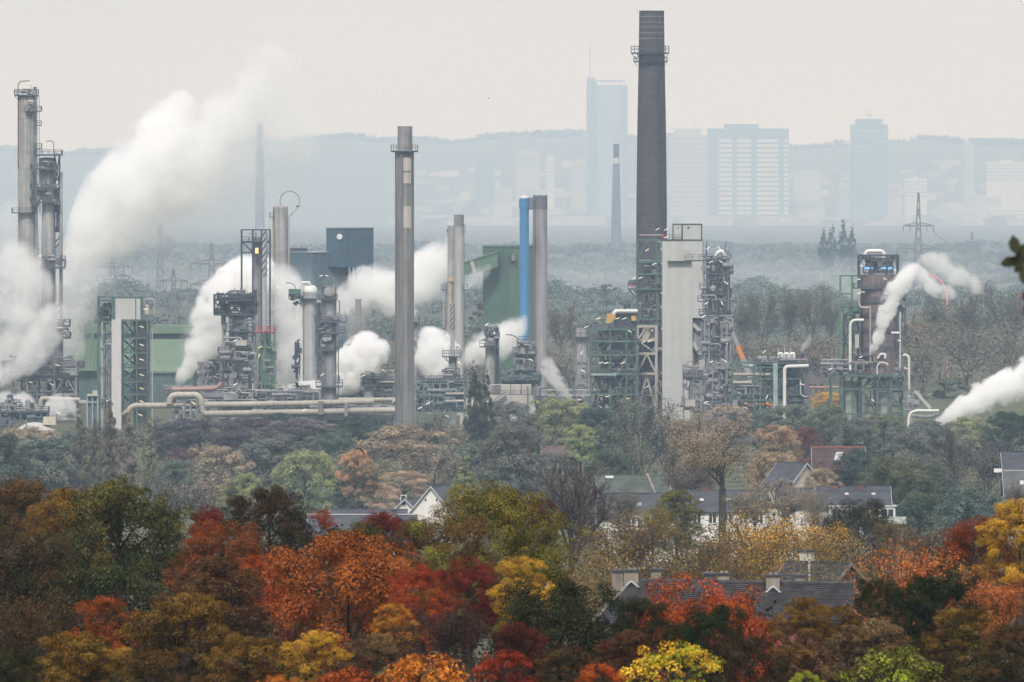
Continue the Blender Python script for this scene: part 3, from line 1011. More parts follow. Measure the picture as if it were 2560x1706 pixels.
for i, (x, t) in enumerate(((1893, 520), (1911, 512), (1938, 506), (1958, 515))):
    tree(x, t, 26, 6200, 'column', BLUEG, DGREEN, ('leftmost', 'second from left', 'tallest', 'rightmost')[i] + ' of four far pointed poplars in the haze behind the pipe rack', 'poplar_tree', 'tree', 'far pointed poplars', 0.9)


# woods that read as one mass: belts of undergrowth between the trees and the far woods
def wood(name, label, d0, d1, x0, x1, topf, n, leaf, ca, cb, seed, ground_h=0.0):
    g = np.random.default_rng(seed)
    ncl = n // 60
    d = g.uniform(d0, d1, ncl)
    px = g.uniform(x0, x1, ncl) * DS
    top = np.array([P(a, topf(a / DS) * DS, b)[2] for a, b in zip(px, d)])
    gr = np.array([ground(b) for b in d])
    hgt = np.maximum(top - gr, 1.0)
    u = g.beta(2.2, 1.0, ncl)
    c = np.stack([(px - PW / 2) * K * d, d, gr + hgt * u * g.uniform(0.75, 1.0, ncl)], 1)
    rc = np.minimum(hgt * 0.35, leaf * 9) * g.uniform(0.6, 1.2, ncl)
    idx = g.integers(0, ncl, n)
    dd = unit(g.normal(size=(n, 3)) + np.array([0, -0.3, 0.4]))
    pts = c[idx] + dd * (rc[idx] * g.uniform(0.2, 1, n) ** 0.5)[:, None] * np.array([1.2, 1.2, 0.85])
    nrm = unit(dd + np.array([0, 0, 0.5]) + g.normal(0, 0.5, (n, 3)))
    tint = np.clip(0.5 * g.random(n) + 0.5 * g.random(ncl)[idx], 0, 1)
    patch = np.clip(g.random(ncl)[idx] * 0.8 + 0.2 * g.random(n), 0, 1)
    me = leaf_mesh(name, pts.astype(np.float32), nrm.astype(np.float32), leaf * g.uniform(0.6, 1.3, n), tint, patch, g)
    o = bpy.data.objects.new(name, me)
    COL.objects.link(o)
    o.color = (*ca, 1)
    o['leaf_b'] = [float(c) for c in cb]
    o['unevenness'] = 0.9 if d0 < 900 else 0.5 if d0 < 2000 else 0.2
    o['kind'] = 'stuff'
    tag(o, label, 'wood')
    return o


wv = lambda a, s, p: a * math.sin(s + p)
UA, UB = (0.016, 0.016, 0.006), (0.04, 0.022, 0.008)  # brush colours kept near black to paint in shade between the crowns
wood('undergrowth', 'lowest brush between the treetops at the front', 170, 225, -30, 2385, lambda x: 1500 + wv(22, x * 0.017, 0) + wv(14, x * 0.051, 2), 60000, 0.1, UA, UB, 1)
wood('undergrowth', 'brown brush between the autumn trees of the front rows', 225, 290, -30, 2385, lambda x: 1410 + wv(25, x * 0.015, 1) + wv(14, x * 0.047, 2), 70000, 0.13, UA, UB, 16)
wood('undergrowth', 'dark brush between the autumn trees of the back rows', 295, 375, -30, 2385,
     lambda x: (1275 if x < 1250 else 1400) + wv(22, x * 0.016, 3) + wv(12, x * 0.05, 2), 90000, 0.16, UA, (0.03, 0.016, 0.007), 17)
wood('undergrowth', 'dark brush under the row of trees on the left', 375, 410, -30, 960, lambda x: 1200 + 0.03 * abs(x - 300) + wv(15, x * 0.03, 3), 50000, 0.17, UA, (0.03, 0.018, 0.007), 18)
wood('undergrowth', 'hazy brush between the trees behind the houses', 1620, 1720, -30, 2385,
     lambda x: 1055 + wv(14, x * 0.02, 1) + wv(10, x * 0.06, 0), 60000, 0.42, (0.15, 0.165, 0.1), (0.17, 0.14, 0.11), 2)
wood('undergrowth', 'low brush before the houses', 960, 1110, -30, 2385,
     lambda x: (1222 if x < 1380 or x > 1850 else 1186) + wv(12, x * 0.02, 1) + wv(10, x * 0.06, 0), 60000, 0.32, (0.08, 0.07, 0.03), (0.13, 0.09, 0.04), 9)
wood('undergrowth', 'golden brush behind the tiled foreground roof', 650, 780, 1290, 2385,
     lambda x: 1240 + wv(14, x * 0.025, 1) + wv(9, x * 0.07, 0), 80000, 0.2, (0.1, 0.075, 0.02), (0.2, 0.11, 0.02), 10)
wood('undergrowth', 'hazy brush along the foot of the refinery', 1930, 2075, -30, 2385,
     lambda x: 985 + wv(12, x * 0.017, 4) + wv(9, x * 0.05, 1), 60000, 0.42, (0.15, 0.165, 0.1), (0.17, 0.14, 0.11), 3)
FW, FW2 = (0.11, 0.145, 0.115), (0.145, 0.16, 0.125)  # far woods lightened and blued, distance haze mixed into the leaf colours
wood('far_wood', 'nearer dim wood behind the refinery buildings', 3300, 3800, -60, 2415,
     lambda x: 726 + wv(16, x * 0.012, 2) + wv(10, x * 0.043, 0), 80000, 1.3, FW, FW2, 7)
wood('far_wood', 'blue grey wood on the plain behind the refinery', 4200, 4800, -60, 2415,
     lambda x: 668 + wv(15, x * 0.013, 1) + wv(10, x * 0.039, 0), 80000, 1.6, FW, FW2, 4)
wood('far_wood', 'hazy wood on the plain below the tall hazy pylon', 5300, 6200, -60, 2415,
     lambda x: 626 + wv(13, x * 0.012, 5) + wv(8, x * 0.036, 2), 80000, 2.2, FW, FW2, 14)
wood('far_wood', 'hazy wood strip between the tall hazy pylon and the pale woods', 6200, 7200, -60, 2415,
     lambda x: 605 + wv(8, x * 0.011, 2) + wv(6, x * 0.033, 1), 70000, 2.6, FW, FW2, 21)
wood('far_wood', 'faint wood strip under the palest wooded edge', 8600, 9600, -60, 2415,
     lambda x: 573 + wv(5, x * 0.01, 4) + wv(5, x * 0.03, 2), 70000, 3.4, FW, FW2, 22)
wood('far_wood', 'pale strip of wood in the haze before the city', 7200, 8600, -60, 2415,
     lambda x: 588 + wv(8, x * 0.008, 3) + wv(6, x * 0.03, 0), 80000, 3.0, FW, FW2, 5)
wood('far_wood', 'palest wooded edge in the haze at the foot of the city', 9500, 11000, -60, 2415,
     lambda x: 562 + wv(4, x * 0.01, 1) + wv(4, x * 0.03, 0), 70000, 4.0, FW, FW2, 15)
wood('low_wood', 'low woodland just behind the refinery', 2420, 2850, -40, 2400,
     lambda x: 815 + wv(12, x * 0.012, 3) + wv(8, x * 0.04, 0) - max(0, min(1, (x - 1650) / 300)) * 50, 80000, 0.8, (0.15, 0.16, 0.1), (0.15, 0.1, 0.09), 6)
# tree line along the crest of the far hills
g = np.random.default_rng(8)
n = 40000
cx = g.uniform(-4000, 4000, 700)
i = g.integers(0, 700, n)
cyy = g.uniform(24200, 24500, 700)
px = cx[i] + g.normal(0, 16, n)
czz = np.array([gz(a, b) for a, b in zip(cx, cyy)]) + g.uniform(0, 9, 700) + 8 * np.clip(np.sin(cx * 0.006), 0, 1)
pts = np.stack([px, cyy[i] + g.normal(0, 12, n), czz[i] + g.uniform(-14, 3, n)], 1)
me = leaf_mesh('ridge_wood', pts.astype(np.float32), unit(g.normal(size=(n, 3))).astype(np.float32), g.uniform(8, 16, n), g.random(n), g.random(n), g)
o = bpy.data.objects.new('ridge_wood', me)
COL.objects.link(o)
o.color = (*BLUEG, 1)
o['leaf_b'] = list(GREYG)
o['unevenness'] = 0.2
o['kind'] = 'stuff'
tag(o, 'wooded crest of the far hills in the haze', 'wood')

# ---------------------------------------------------------------- refinery kit
STEEL = mat('grey_steel', (0.225, 0.23, 0.245), 0.6, 0.0, var=0.3, scale=0.5, streak=0.25)
DARK = mat('dark_steel', (0.045, 0.05, 0.06), 0.6, var=0.35, scale=0.6)
RAIL = mat('railing_steel', (0.075, 0.085, 0.1), 0.6, var=0.25, scale=0.6)
JACKET = mat('insulation_jacket', (0.34, 0.335, 0.325), 0.5, 0.1, var=0.2, scale=0.35, streak=0.3)
JACKET2 = mat('clean_insulation_jacket', (0.42, 0.42, 0.42), 0.45, 0.1, var=0.1, scale=0.3, streak=0.2)
RUSTY = mat('weathered_brown_jacket', (0.2, 0.16, 0.145), 0.7, var=0.2, scale=0.3, streak=0.35)
GSTEEL = mat('green_steel', (0.075, 0.135, 0.11), 0.6, var=0.25, scale=0.6, streak=0.15)
GBRIGHT = mat('bright_green_steel', (0.09, 0.2, 0.1), 0.6, var=0.2, scale=0.6)
PIPE = mat('tan_pipe', (0.36, 0.33, 0.285), 0.6, var=0.22, scale=0.25, stretch=(0.3, 1, 1), streak=0.15)
WPIPE = mat('white_pipe', (0.62, 0.62, 0.6), 0.45, var=0.12, scale=0.4)
CONC = mat('concrete', (0.2, 0.192, 0.185), 0.9, var=0.2, scale=0.12, streak=0.4)
CONC2 = mat('pale_concrete', (0.43, 0.41, 0.37), 0.9, var=0.12, scale=0.2, streak=0.15)
WHITE = mat('white_cladding', (0.44, 0.45, 0.435), 0.6, var=0.05, scale=0.2, streak=0.06)
OFFW = mat('cream_steel', (0.4, 0.37, 0.32), 0.7, var=0.15, scale=0.4)
REDM = mat('red_paint', (0.42, 0.025, 0.05), 0.5, var=0.15)
LAMP = mat('lit_tube', (0.7, 0.55, 0.35), 0.5, var=0, emit=(1.0, 0.8, 0.5, 0.55))
LAMPW = mat('lit_white_tube', (0.6, 0.58, 0.52), 0.5, var=0, emit=(1.0, 0.95, 0.85, 0.5))
VALVE = mat('valve_metal', (0.14, 0.14, 0.15), 0.45, 0.3, var=0.35, scale=1.5)
LAMP_ME = {}


class T:
    """a thing of the plant, standing on the ground at distance d; X, Z turn photograph pixels into its own metres"""

    def __init__(s, name, px, d, label, cat, group=None, z=0.0):
        s.d, s.m = d, K * d
        s.x0 = P(px, 600, d)[0]
        s.z0 = z
        s.o = empty(name, (s.x0, d, z), label, cat, group)

    def X(s, px):
        return (px - PW / 2) * s.m - s.x0

    def Z(s, py):
        return P(0, py, s.d)[2] - s.z0

    def shell(s, l, r, top, bot, material=None, name='shell', bands=(), dome=0.0, base=None, n=28, y=0.0, parent=None):
        """upright vessel between pixel columns l and r; bands are joint rings, dome the height of its head in pixels"""
        cx, R = s.X((l + r) / 2), (r - l) / 2 * s.m
        zt, zb = s.Z(top), (s.Z(bot) if bot is not None else -0.3)
        prof = [(R if base is None else base * s.m, zb)]
        for b in sorted(bands, reverse=True):
            z = s.Z(b)
            prof += [(R, z - 0.07), (R * 1.025 + 0.03, z - 0.06), (R * 1.025 + 0.03, z + 0.06), (R, z + 0.07)]
        zs = zt - dome * s.m
        prof.append((R, zs))
        if dome:
            for a in (25, 50, 70, 84):
                prof.append((R * math.cos(math.radians(a)), zs + dome * s.m * math.sin(math.radians(a))))
            prof.append((0.02, zt))
        return MB().lathe(prof, cx, y, n).build(name, material or JACKET, parent or s.o, smooth=True)

    def deck(s, l, r, py, y0=None, y1=None, ring=None, rail=11, thick=2.5, material=None, braces=True, railmat=None, name='platform'):
        """gallery with toe plate and handrail; ring: radius in pixels of the vessel it goes round"""
        mb, rb = MB(), MB()
        z, t, h = s.Z(py), thick * s.m, rail * s.m
        if ring:
            cx, R = s.X((l + r) / 2), (r - l) / 2 * s.m
            ri = ring * s.m
            mb.lathe([(ri, z - t), (R, z - t), (R, z), (ri, z), (ri, z - t)], cx, 0, 20)
            path = [(cx + R * math.cos(a), R * math.sin(a)) for a in np.linspace(0, 2 * math.pi, 21)]
            if braces:
                for a in np.linspace(0, 2 * math.pi, 9)[:-1]:
                    mb.bar((cx + R * 0.95 * math.cos(a), R * 0.95 * math.sin(a), z - t), (cx + ri * math.cos(a), ri * math.sin(a), z - t - (R - ri)), 0.12)
        else:
            x0, x1 = s.X(l), s.X(r)
            if y0 is None: y0 = -(x1 - x0) * 0.4
            if y1 is None: y1 = (x1 - x0) * 0.4
            mb.box(x0, x1, y0, y1, z - t, z)
            path = []
            for (a, b), (c, d) in (((x0, y0), (x1, y0)), ((x1, y0), (x1, y1)), ((x1, y1), (x0, y1)), ((x0, y1), (x0, y0))):
                k = max(1, int(math.hypot(c - a, d - b) / 1.5))
                path += [(a + (c - a) * i / k, b + (d - b) * i / k) for i in range(k)]
            path.append(path[0])
        for i in range(len(path) - 1):
            (a, b), (c, d) = path[i], path[i + 1]
            rb.bar((a, b, z), (a, b, z + h), 0.09)
            for f in (0.55, 1.0):
                rb.bar((a, b, z + h * f), (c, d, z + h * f), 0.09)
        o = mb.build(name, material or RAIL, s.o)
        rb.build('railing', railmat or RAIL, o)
        return o

    def pipe(s, pts, rpx, material=None, name='pipe', bend=None, n=10, flanges=()):
        q = [(s.X(p[0]), p[2] if len(p) > 2 else -1.0, s.Z(p[1])) for p in pts]
        r = rpx * s.m
        mb = MB().tube(bent(q, bend * s.m if bend else r * 3.2), r, n)
        for fx, fy, ax in flanges:
            c = np.array((s.X(fx), q[0][1], s.Z(fy)))
            v = np.array((0.16, 0, 0) if ax == 'x' else (0, 0, 0.16))
            mb.tube([c - v, c + v], r * 1.18, n)
        return mb.build(name, material or PIPE, s.o, smooth=True)

    def box(s, l, r, top, bot, y0, y1, material, name='housing', parent=None):
        return MB().box(s.X(l), s.X(r), y0, y1, s.Z(bot), s.Z(top)).build(name, material, parent or s.o)

    def ladder(s, px, top, bot, y, material=None):
        mb = MB()
        x, z1, z0 = s.X(px), s.Z(top), s.Z(bot)
        for dx in (-0.28, 0.28):
            mb.bar((x + dx, y, z0), (x + dx, y, z1), 0.09)
        z = z0
        while z < z1:
            mb.bar((x - 0.28, y, z), (x + 0.28, y, z), 0.06)
            z += 0.6
        return mb.build('ladder', material or RAIL, s.o)

    def lamp(s, px, py, a=25, y=-2.0, warm=True, L=11, post=0):
        """short lit fluorescent tube on a tilt"""
        key = (warm,)
        if key not in LAMP_ME:
            me = MB().tube([(-0.5, 0, 0), (0.5, 0, 0)], 0.055, 6).mesh('lamp')
            me.materials.append(LAMP if warm else LAMPW)
            LAMP_ME[key] = me
        o = bpy.data.objects.new('lamp', LAMP_ME[key])
        COL.objects.link(o)
        o.parent = s.o
        o.location = (s.X(px), y, s.Z(py))
        o.rotation_euler = (0, -math.radians(a), 0)
        o.scale = (L * s.m, 1.1, 1.1)
        if post:
            MB().tube(bent([(s.X(px) - L * 0.5 * s.m, y, s.Z(py) - post * s.m), (s.X(px) - L * 0.5 * s.m, y, s.Z(py) - 0.3), (s.X(px) - L * 0.1 * s.m, y, s.Z(py) - 0.12)], 0.3), 0.06, 5).build('lamp_post', RAIL, s.o)
        return o

    def frame(s, xs, ys, depth, w=0.3, material=None, braces=(), name='steel_frame', y=0.0, bays=2, base=True):
        """open steelwork: columns at pixel xs, beams at pixel levels ys, in planes front to back; braces: (x index, y index, style)"""
        mb = MB()
        X = [s.X(p) for p in xs]
        Zs = [s.Z(p) for p in ys]
        zb = -0.3 if base else min(Zs)
        zt = max(Zs)
        planes = [y + depth * (i / (bays - 1) - 0.5) for i in range(bays)]
        for yy in planes:
            for x in X:
                mb.box(x - w / 2, x + w / 2, yy - w / 2, yy + w / 2, zb, zt)
            for z in Zs:
                mb.box(X[0] - w * 0.5 - 0.02, X[-1] + w * 0.5 + 0.02, yy - w * 0.38, yy + w * 0.38, z - w * 0.45, z + w * 0.45 + 0.01)
        for x in X:
            for z in Zs:
                mb.box(x - w * 0.36, x + w * 0.36, planes[0], planes[-1], z - w * 0.4, z + w * 0.4)
        for i, j, st in braces:
            x0, x1, z0, z1 = X[i], X[i + 1], Zs[j + 1], Zs[j]
            for yy in planes:
                if st in 'x/': mb.bar((x0, yy, z0), (x1, yy, z1), w * 0.55)
                if st in 'x\\': mb.bar((x0, yy, z1), (x1, yy, z0), w * 0.55)
                if st == 'A':
                    mb.bar((x0, yy, z0), ((x0 + x1) / 2, yy, z1), w * 0.6)
                    mb.bar((x1, yy, z0), ((x0 + x1) / 2, yy, z1), w * 0.6)
                if st == 'V':
                    mb.bar((x0, yy, z1), ((x0 + x1) / 2, yy, z0), w * 0.6)
                    mb.bar((x1, yy, z1), ((x0 + x1) / 2, yy, z0), w * 0.6)
        return mb.build(name, material or GSTEEL, s.o)

    def clutter(s, l, r, top, bot, n, seed, y0=-2.5, y1=2.5, material=None, name='pipework', rmax=0.28, up=0.5, vess=0.15):
        """process pipework packed into a bay: risers, headers, small drums and valves"""
        g = random.Random(seed)
        mb = MB()
        X0, X1, Z0, Z1 = s.X(l), s.X(r), s.Z(bot), s.Z(top)
        for i in range(n):
            x, y, z = g.uniform(X0, X1), g.uniform(y0, y1), g.uniform(Z0, Z1)
            rr = g.uniform(0.07, rmax)
            u = g.random()
            if u < vess:
                if g.random() < 0.5:
                    mb.tube([(x - rr * 4, y, z), (x + rr * 4, y, z)], rr * 2.2, 10)
                else:
                    mb.tube([(x, y, z - rr * 3.5), (x, y, z + rr * 3.5)], rr * 2.2, 10)
            elif u < vess + 0.2:
                mb.box(x - rr * 2, x + rr * 2, y - rr, y + rr, z - rr * 2, z + rr * 2)
            elif u < vess + 0.2 + up * 0.65:
                zz = min(Z1, z + g.uniform(0.15, 0.7) * (Z1 - Z0))
                dx = g.choice((-1, 1)) * g.uniform(0.4, 1.6)
                mb.tube(bent([(x, y, z), (x, y, zz), (min(max(x + dx, X0), X1), y, zz)], rr * 2), rr, 6)
            else:
                xx = min(X1, x + g.uniform(0.2, 0.7) * (X1 - X0))
                mb.tube(bent([(x, y, z), (xx, y, z), (xx, y, max(Z0, z - g.uniform(0.4, 2)))], rr * 2), rr, 6)
        return mb.build(name, material or VALVE, s.o, kind='stuff')

    def strakes(s, px, top, bot, rpx, turns, n=3):
        """helical strakes on a slim stack"""
        mb = MB()
        x, z1, z0, R = s.X(px), s.Z(top), s.Z(bot), rpx * s.m
        for k in range(n):
            pts = []
            for t in np.linspace(0, 1, int(14 * turns)):
                a = 2 * math.pi * (turns * t + k / n)
                pts.append((x + R * 1.12 * math.cos(a), R * 1.12 * math.sin(a), z0 + (z1 - z0) * t))
            mb.tube(pts, 0.13, 5)
        return mb.build('strakes', DARK, s.o)


def manhole(t, px, py, rpx, material=None, y=None):
    x, z, r = t.X(px), t.Z(py), rpx * t.m
    mb = MB().tube([(x, y, z), (x, y - 0.35, z)], r, 16).tube([(x, y - 0.35, z), (x, y - 0.47, z)], r * 0.86, 16)
    return mb.build('manhole', material or JACKET, t.o)

# ---------------------------------------------------------------- refinery, left part
t = T('distillation_column', 68, 2250, 'tallest grey column at the far left with a hooked pipe on its crown', 'column')
t.shell(45, 91, 240, None, JACKET, bands=[262, 296, 337, 379, 420, 458, 492, 556, 600, 640, 690, 730], dome=3)
t.deck(36, 97, 237, ring=22, rail=13, thick=4)
t.deck(64, 104, 277, -3.4, 1.5)
t.deck(90, 104, 313, -2.4, 0.5)
t.deck(90, 105, 370, -2.6, 0.5)
t.deck(31, 90, 531, -3.2, 1.5, thick=3)
t.deck(31, 52, 730, -2.8, 1.0)
t.pipe([(46, 420), (46, 212), (52, 203), (76, 203)], 1.3, mat('rust_pipe', (0.2, 0.09, 0.06)), bend=9)
t.pipe([(79, 236), (79, 213), (68, 209)], 0.9, OFFW, bend=4)
t.pipe([(75, 277), (75, 800)], 2.0, JACKET2)
t.pipe([(93, 240), (93, 640)], 1.2, STEEL)
t.ladder(97, 240, 530, -2.2)
t.clutter(50, 90, 222, 236, 12, 3, -1.5, 1.5)
t.clutter(72, 92, 255, 285, 9, 4, -3.2, -2.2)
t.clutter(74, 100, 730, 800, 10, 5, -3.4, -2.3)
t.lamp(78, 253, 0, -2.6); t.lamp(72, 209, -15, -1)

t = T('distillation_column', 118, 2246, 'shorter second column at the far left with a railed top frame and a side pipe', 'column')
t.shell(97, 138, 394, 500, STEEL, name='upper_shell', bands=[436], dome=4)
t.shell(105, 139, 440, None, JACKET, bands=[480, 520, 560, 610, 650, 700, 750])
t.deck(88, 155, 386, -3.5, 3.5, thick=4)
t.deck(78, 150, 421, -3.5, 2.0, thick=4)
t.deck(77, 116, 472, -3.4, 2.0, thick=4)
t.deck(77, 150, 504, -3.4, 2.0, thick=4)
t.deck(88, 163, 667, -3.8, 2.0, thick=5, rail=16)
t.deck(96, 175, 813, -4.2, 3.0, thick=5, rail=14)
t.deck(130, 176, 842, -4.2, 3.0, thick=5)
t.pipe([(153, 870), (153, 431)], 4.6, JACKET, flanges=[(153, 436, 'z'), (153, 592, 'z'), (153, 756, 'z')], name='riser')
t.pipe([(101, 820), (101, 430)], 1.5, WPIPE, name='riser')
t.pipe([(92, 860), (92, 520), (98, 500)], 3.0, STEEL, name='riser')
t.pipe([(135, 386), (135, 356), (128, 352), (116, 354)], 1.1, mat('rust_pipe', (0.2, 0.09, 0.06)), bend=6)
t.frame([137, 149], [386, 470, 540, 580], 2.5, 0.25, DARK, [(0, 0, 'x'), (0, 1, 'x'), (0, 2, '/')], base=False)
for y in (440, 455, 592, 606, 757, 775):
    MB().bar((t.X(138), -0.8, t.Z(y + 14)), (t.X(152), -0.8, t.Z(y)), 0.3).build('bracket', DARK, t.o)
t.clutter(92, 140, 405, 505, 30, 6, -3.2, -1.8)
t.clutter(135, 152, 470, 580, 16, 7, -1.5, 1.5, DARK)
t.clutter(96, 165, 640, 668, 16, 8, -3.5, -2.0)
t.clutter(98, 172, 800, 845, 22, 9, -4.0, -2.0)
t.lamp(101, 640, 0, -3.6); t.lamp(150, 819, 0, -4.3, L=14)
t.shell(82, 158, 806, 910, STEEL, name='skirt', bands=[830, 870])

t = T('process_frame', 100, 2215, 'steaming grey process frame under the two far left columns', 'process frame')
t.frame([10, 52, 95, 138, 192], [905, 938, 985], 9, 0.5, STEEL, [(3, 1, 'A'), (0, 0, 'x')])
t.box(26, 158, 900, 940, -3.5, 3.5, STEEL, 'casing')
t.box(8, 190, 938, 946, -5, 5, DARK, 'deck')
t.clutter(10, 190, 890, 938, 45, 10, -5.2, -3.6, STEEL)
t.clutter(10, 190, 948, 1010, 60, 11, -5, 3, DARK)
t.pipe([(158, 901), (182, 901)], 3.2, OFFW)
t.pipe([(95, 1060), (95, 905)], 2.4, STEEL)
for x, y, a in ((65, 913, -5), (146, 912, -20), (80, 955, -20), (132, 960, -25)):
    t.lamp(x, y, a, -5.4)

t = T('stair_tower', 305, 2150, 'green framed stair tower with a white cabin and a white upright slab', 'stair tower')
FX = [246, 282, 306, 343, 371]
t.frame([246, 282], [743, 752, 805, 920, 1000], 5, 0.32, GSTEEL, [(0, 2, '\\')])
t.frame([306, 343, 370], [800, 845, 882, 920, 954, 986], 5, 0.32, GSTEEL)
c = t.box(284, 355, 745, 799, -2.5, 2.5, WHITE, 'cabin')
MB().box(t.X(282), t.X(289), -2.62, 2.62, t.Z(799), t.Z(744)).box(t.X(352), t.X(356.5), -2.62, 2.62, t.Z(799), t.Z(744)).box(t.X(339), t.X(341.5), -2.6, -2.5, t.Z(799), t.Z(744)).box(t.X(246), t.X(356.5), -2.7, 2.7, t.Z(744), t.Z(742)).build('trim', GSTEEL, c)
for y in range(752, 799, 8):
    MB().box(t.X(289.3), t.X(351.7), -2.53, -2.5, t.Z(y) - 0.04, t.Z(y) + 0.04).build('panel_joint', CONC2, c)
t.box(280.5, 304.5, 799, None or 1110, -3.4, 0.5, mat('pale_panel', (0.5, 0.5, 0.5), 0.6, var=0.05, streak=0.05), 'slab')
t.box(332, 373, 802, 1100, 2.8, 4.5, CONC2, 'back_wall')
for i, (y0, y1) in enumerate(((800, 845), (845, 882), (882, 920), (920, 954), (954, 986), (986, 1022))):
    mb = MB()
    mb.bar((t.X(310), -1.6, t.Z(y1 - 4)), (t.X(338), -1.6, t.Z(y0 + 4)), 0.42)
    fl = mb.build('stair_flight', GSTEEL, t.o)
    rb = MB()
    for k in range(6):
        f = k / 5
        x, z = t.X(310 + 28 * f), t.Z(y1 - 4 - (y1 - y0 - 8) * f)
        rb.bar((x, -1.75, z), (x, -1.75, z + 1.0), 0.08)
    rb.bar((t.X(310), -1.75, t.Z(y1 - 4) + 1), (t.X(338), -1.75, t.Z(y0 + 4) + 1), 0.09)
    rb.build('railing', RAIL, fl)
    MB().bar((t.X(310), 1.4, t.Z(y0 + 6)), (t.X(338), 1.4, t.Z(y1 - 4)), 0.42).build('stair_flight', DARK, t.o)
    t.deck(306, 371, y1, -2.8, 2.6, rail=9, thick=2, material=GSTEEL)
    t.lamp(355, y0 + 17, -20, -3.0, warm=i > 3)
t.pipe([(256, 1090), (256, 806)], 3.4, JACKET2, name='riser')
t.pipe([(264, 1090), (264, 770)], 1.2, DARK, name='riser')
t.pipe([(272, 1090), (272, 790)], 1.8, STEEL, name='riser')
t.shell(257, 268, 758, 768, DARK, name='valve_head', dome=3)
t.shell(269, 279, 756, 768, DARK, name='valve_head', dome=3)
t.clutter(250, 281, 770, 815, 30, 12, -2, 2, DARK)
t.clutter(250, 281, 815, 1060, 36, 13, -2, 2, STEEL, up=0.9)
t.deck(356, 384, 799, -2.5, 2, thick=3)
t.shell(358, 373, 762, 786, OFFW, name='drum', dome=4)
t.pipe([(362, 764), (362, 748), (387, 748), (387, 784), (381, 800), (381, 1080)], 1.6, JACKET2, bend=5)
t.pipe([(376, 786), (376, 1060)], 1.0, STEEL)
t.lamp(365, 773, 0, -2.5)
t.lamp(272, 1000, 30, -3.5, False); t.lamp(352, 1037, -20, -3)

t = T('green_hall', 330, 2420, 'large green hall with a raised louvred ridge behind the stair tower', 'hall')
GW = corrugated('green_cladding', (0.07, 0.12, 0.105))
GR = corrugated('light_green_roof', (0.14, 0.21, 0.14))
mb = MB().prism([(t.X(180), -0.3), (t.X(486), -0.3), (t.X(486), t.Z(926)), (t.X(180), t.Z(926))], -8, 22)
mb.build('wall', GW, t.o)
# lower roof rises from the eaves to the louvre band, the monitor sits above it
X0, X1 = t.X(178), t.X(489)
ze, zm, zl, zr = t.Z(927), t.Z(848), t.Z(834), t.Z(814)
rf = MB().add([(X0, -8.6, ze), (X1, -8.6, ze), (X1, 0, zm), (t.X(236), 0, zm), (X0, -8.6, ze - 0.5), (X1, -8.6, ze - 0.5), (X1, 0, zm - 0.5), (t.X(236), 0, zm - 0.5)],
              [(0, 1, 2, 3), (7, 6, 5, 4), (0, 4, 5, 1), (1, 5, 6, 2), (3, 7, 4, 0), (2, 6, 7, 3)]).build('roof', GR, t.o)
lv = MB().box(t.X(236), X1 - 0.2, 0.05, 12, zm - 0.4, zl).build('louvre_band', mat('louvre_dark', (0.07, 0.09, 0.11), 0.6), t.o)
for k in range(4):
    z = zm + (zl - zm) * (k + 0.5) / 4
    MB().box(t.X(237), X1 - 0.4, -0.1, 0.05, z - 0.06, z + 0.06).build('louvre_slat', DARK, lv)
MB().prism([(t.X(208), zl), (X1 + 0.3, zl), (X1 + 0.3, zr), (t.X(228), zr)], -0.9, 13).build('ridge_roof', GR, t.o)
MB().add([(t.X(160), -9.5, t.Z(865)), (t.X(245), -9.5, t.Z(858)), (t.X(245), -9.5, t.Z(926)), (t.X(160), -9.5, t.Z(926)), (t.X(160), -2, t.Z(862)), (t.X(245), -2, t.Z(850)), (t.X(245), -2, t.Z(926)), (t.X(160), -2, t.Z(926))],
         [(0, 1, 5, 4), (0, 3, 2, 1), (4, 5, 6, 7), (0, 4, 7, 3), (1, 2, 6, 5), (3, 7, 6, 2)]).build('wing', GW, t.o)
MB().prism([(t.X(180), t.Z(926)), (t.X(246), t.Z(926)), (t.X(246), t.Z(846)), (t.X(205), t.Z(852))], -9.9, -9.55).build('gable_panel', GR, t.o)
t.box(178, 186, 868, 915, -9.7, -9.55, DARK, 'window')
t.box(190, 216, 900, 917, -10.05, -9.92, DARK, 'window')

t = T('reactor_tower', 592, 2170, 'dark reactor tower crowned by a railed box of black valves', 'tower')
t.shell(572, 620, 785, 900, STEEL, bands=[803, 822, 848, 872], dome=3, name='upper_shell')
t.shell(553, 634, 885, None, RUSTY, bands=[905, 935, 965], name='shell')
MB().lathe([(40 * t.m, t.Z(890)), (24 * t.m, t.Z(858))], t.X(594), 0, 24).build('cone', RUSTY, t.o, smooth=True)
t.frame([536, 552, 620, 640], [738, 748, 784], 6.5, 0.28, DARK, [(0, 1, 'x'), (2, 1, 'x')], base=False)
t.deck(535, 642, 784, -4.2, 4.2, thick=5, rail=12, material=DARK, railmat=DARK)
t.deck(536, 632, 750, -3.9, 3.9, thick=3, rail=14, material=DARK, railmat=DARK)
t.pipe([(556, 776), (578, 757), (604, 757), (624, 766)], 7, DARK, bend=8, n=14)
t.pipe([(560, 940), (560, 776)], 5, JACKET, name='riser')
t.shell(600, 622, 748, 780, DARK, name='drum', dome=6)
t.shell(571, 590, 735, 752, VALVE, name='drum', dome=6)
t.clutter(540, 638, 734, 783, 90, 20, -3.4, 3.4, DARK)
t.clutter(570, 612, 726, 752, 36, 21, -2.5, 2.5, VALVE)
for x in (587, 602):
    t.pipe([(x, 745), (x, 719)], 0.8, DARK)
t.lamp(551, 724, 30, -3.8, False, post=14); t.pipe([(620, 740), (620, 728), (612, 724)], 0.6, RAIL, bend=4)
t.deck(565, 637, 827, -3.6, 2.5, thick=3, rail=18)
t.deck(546, 600, 882, -4.4, 1.5, thick=3, rail=14)
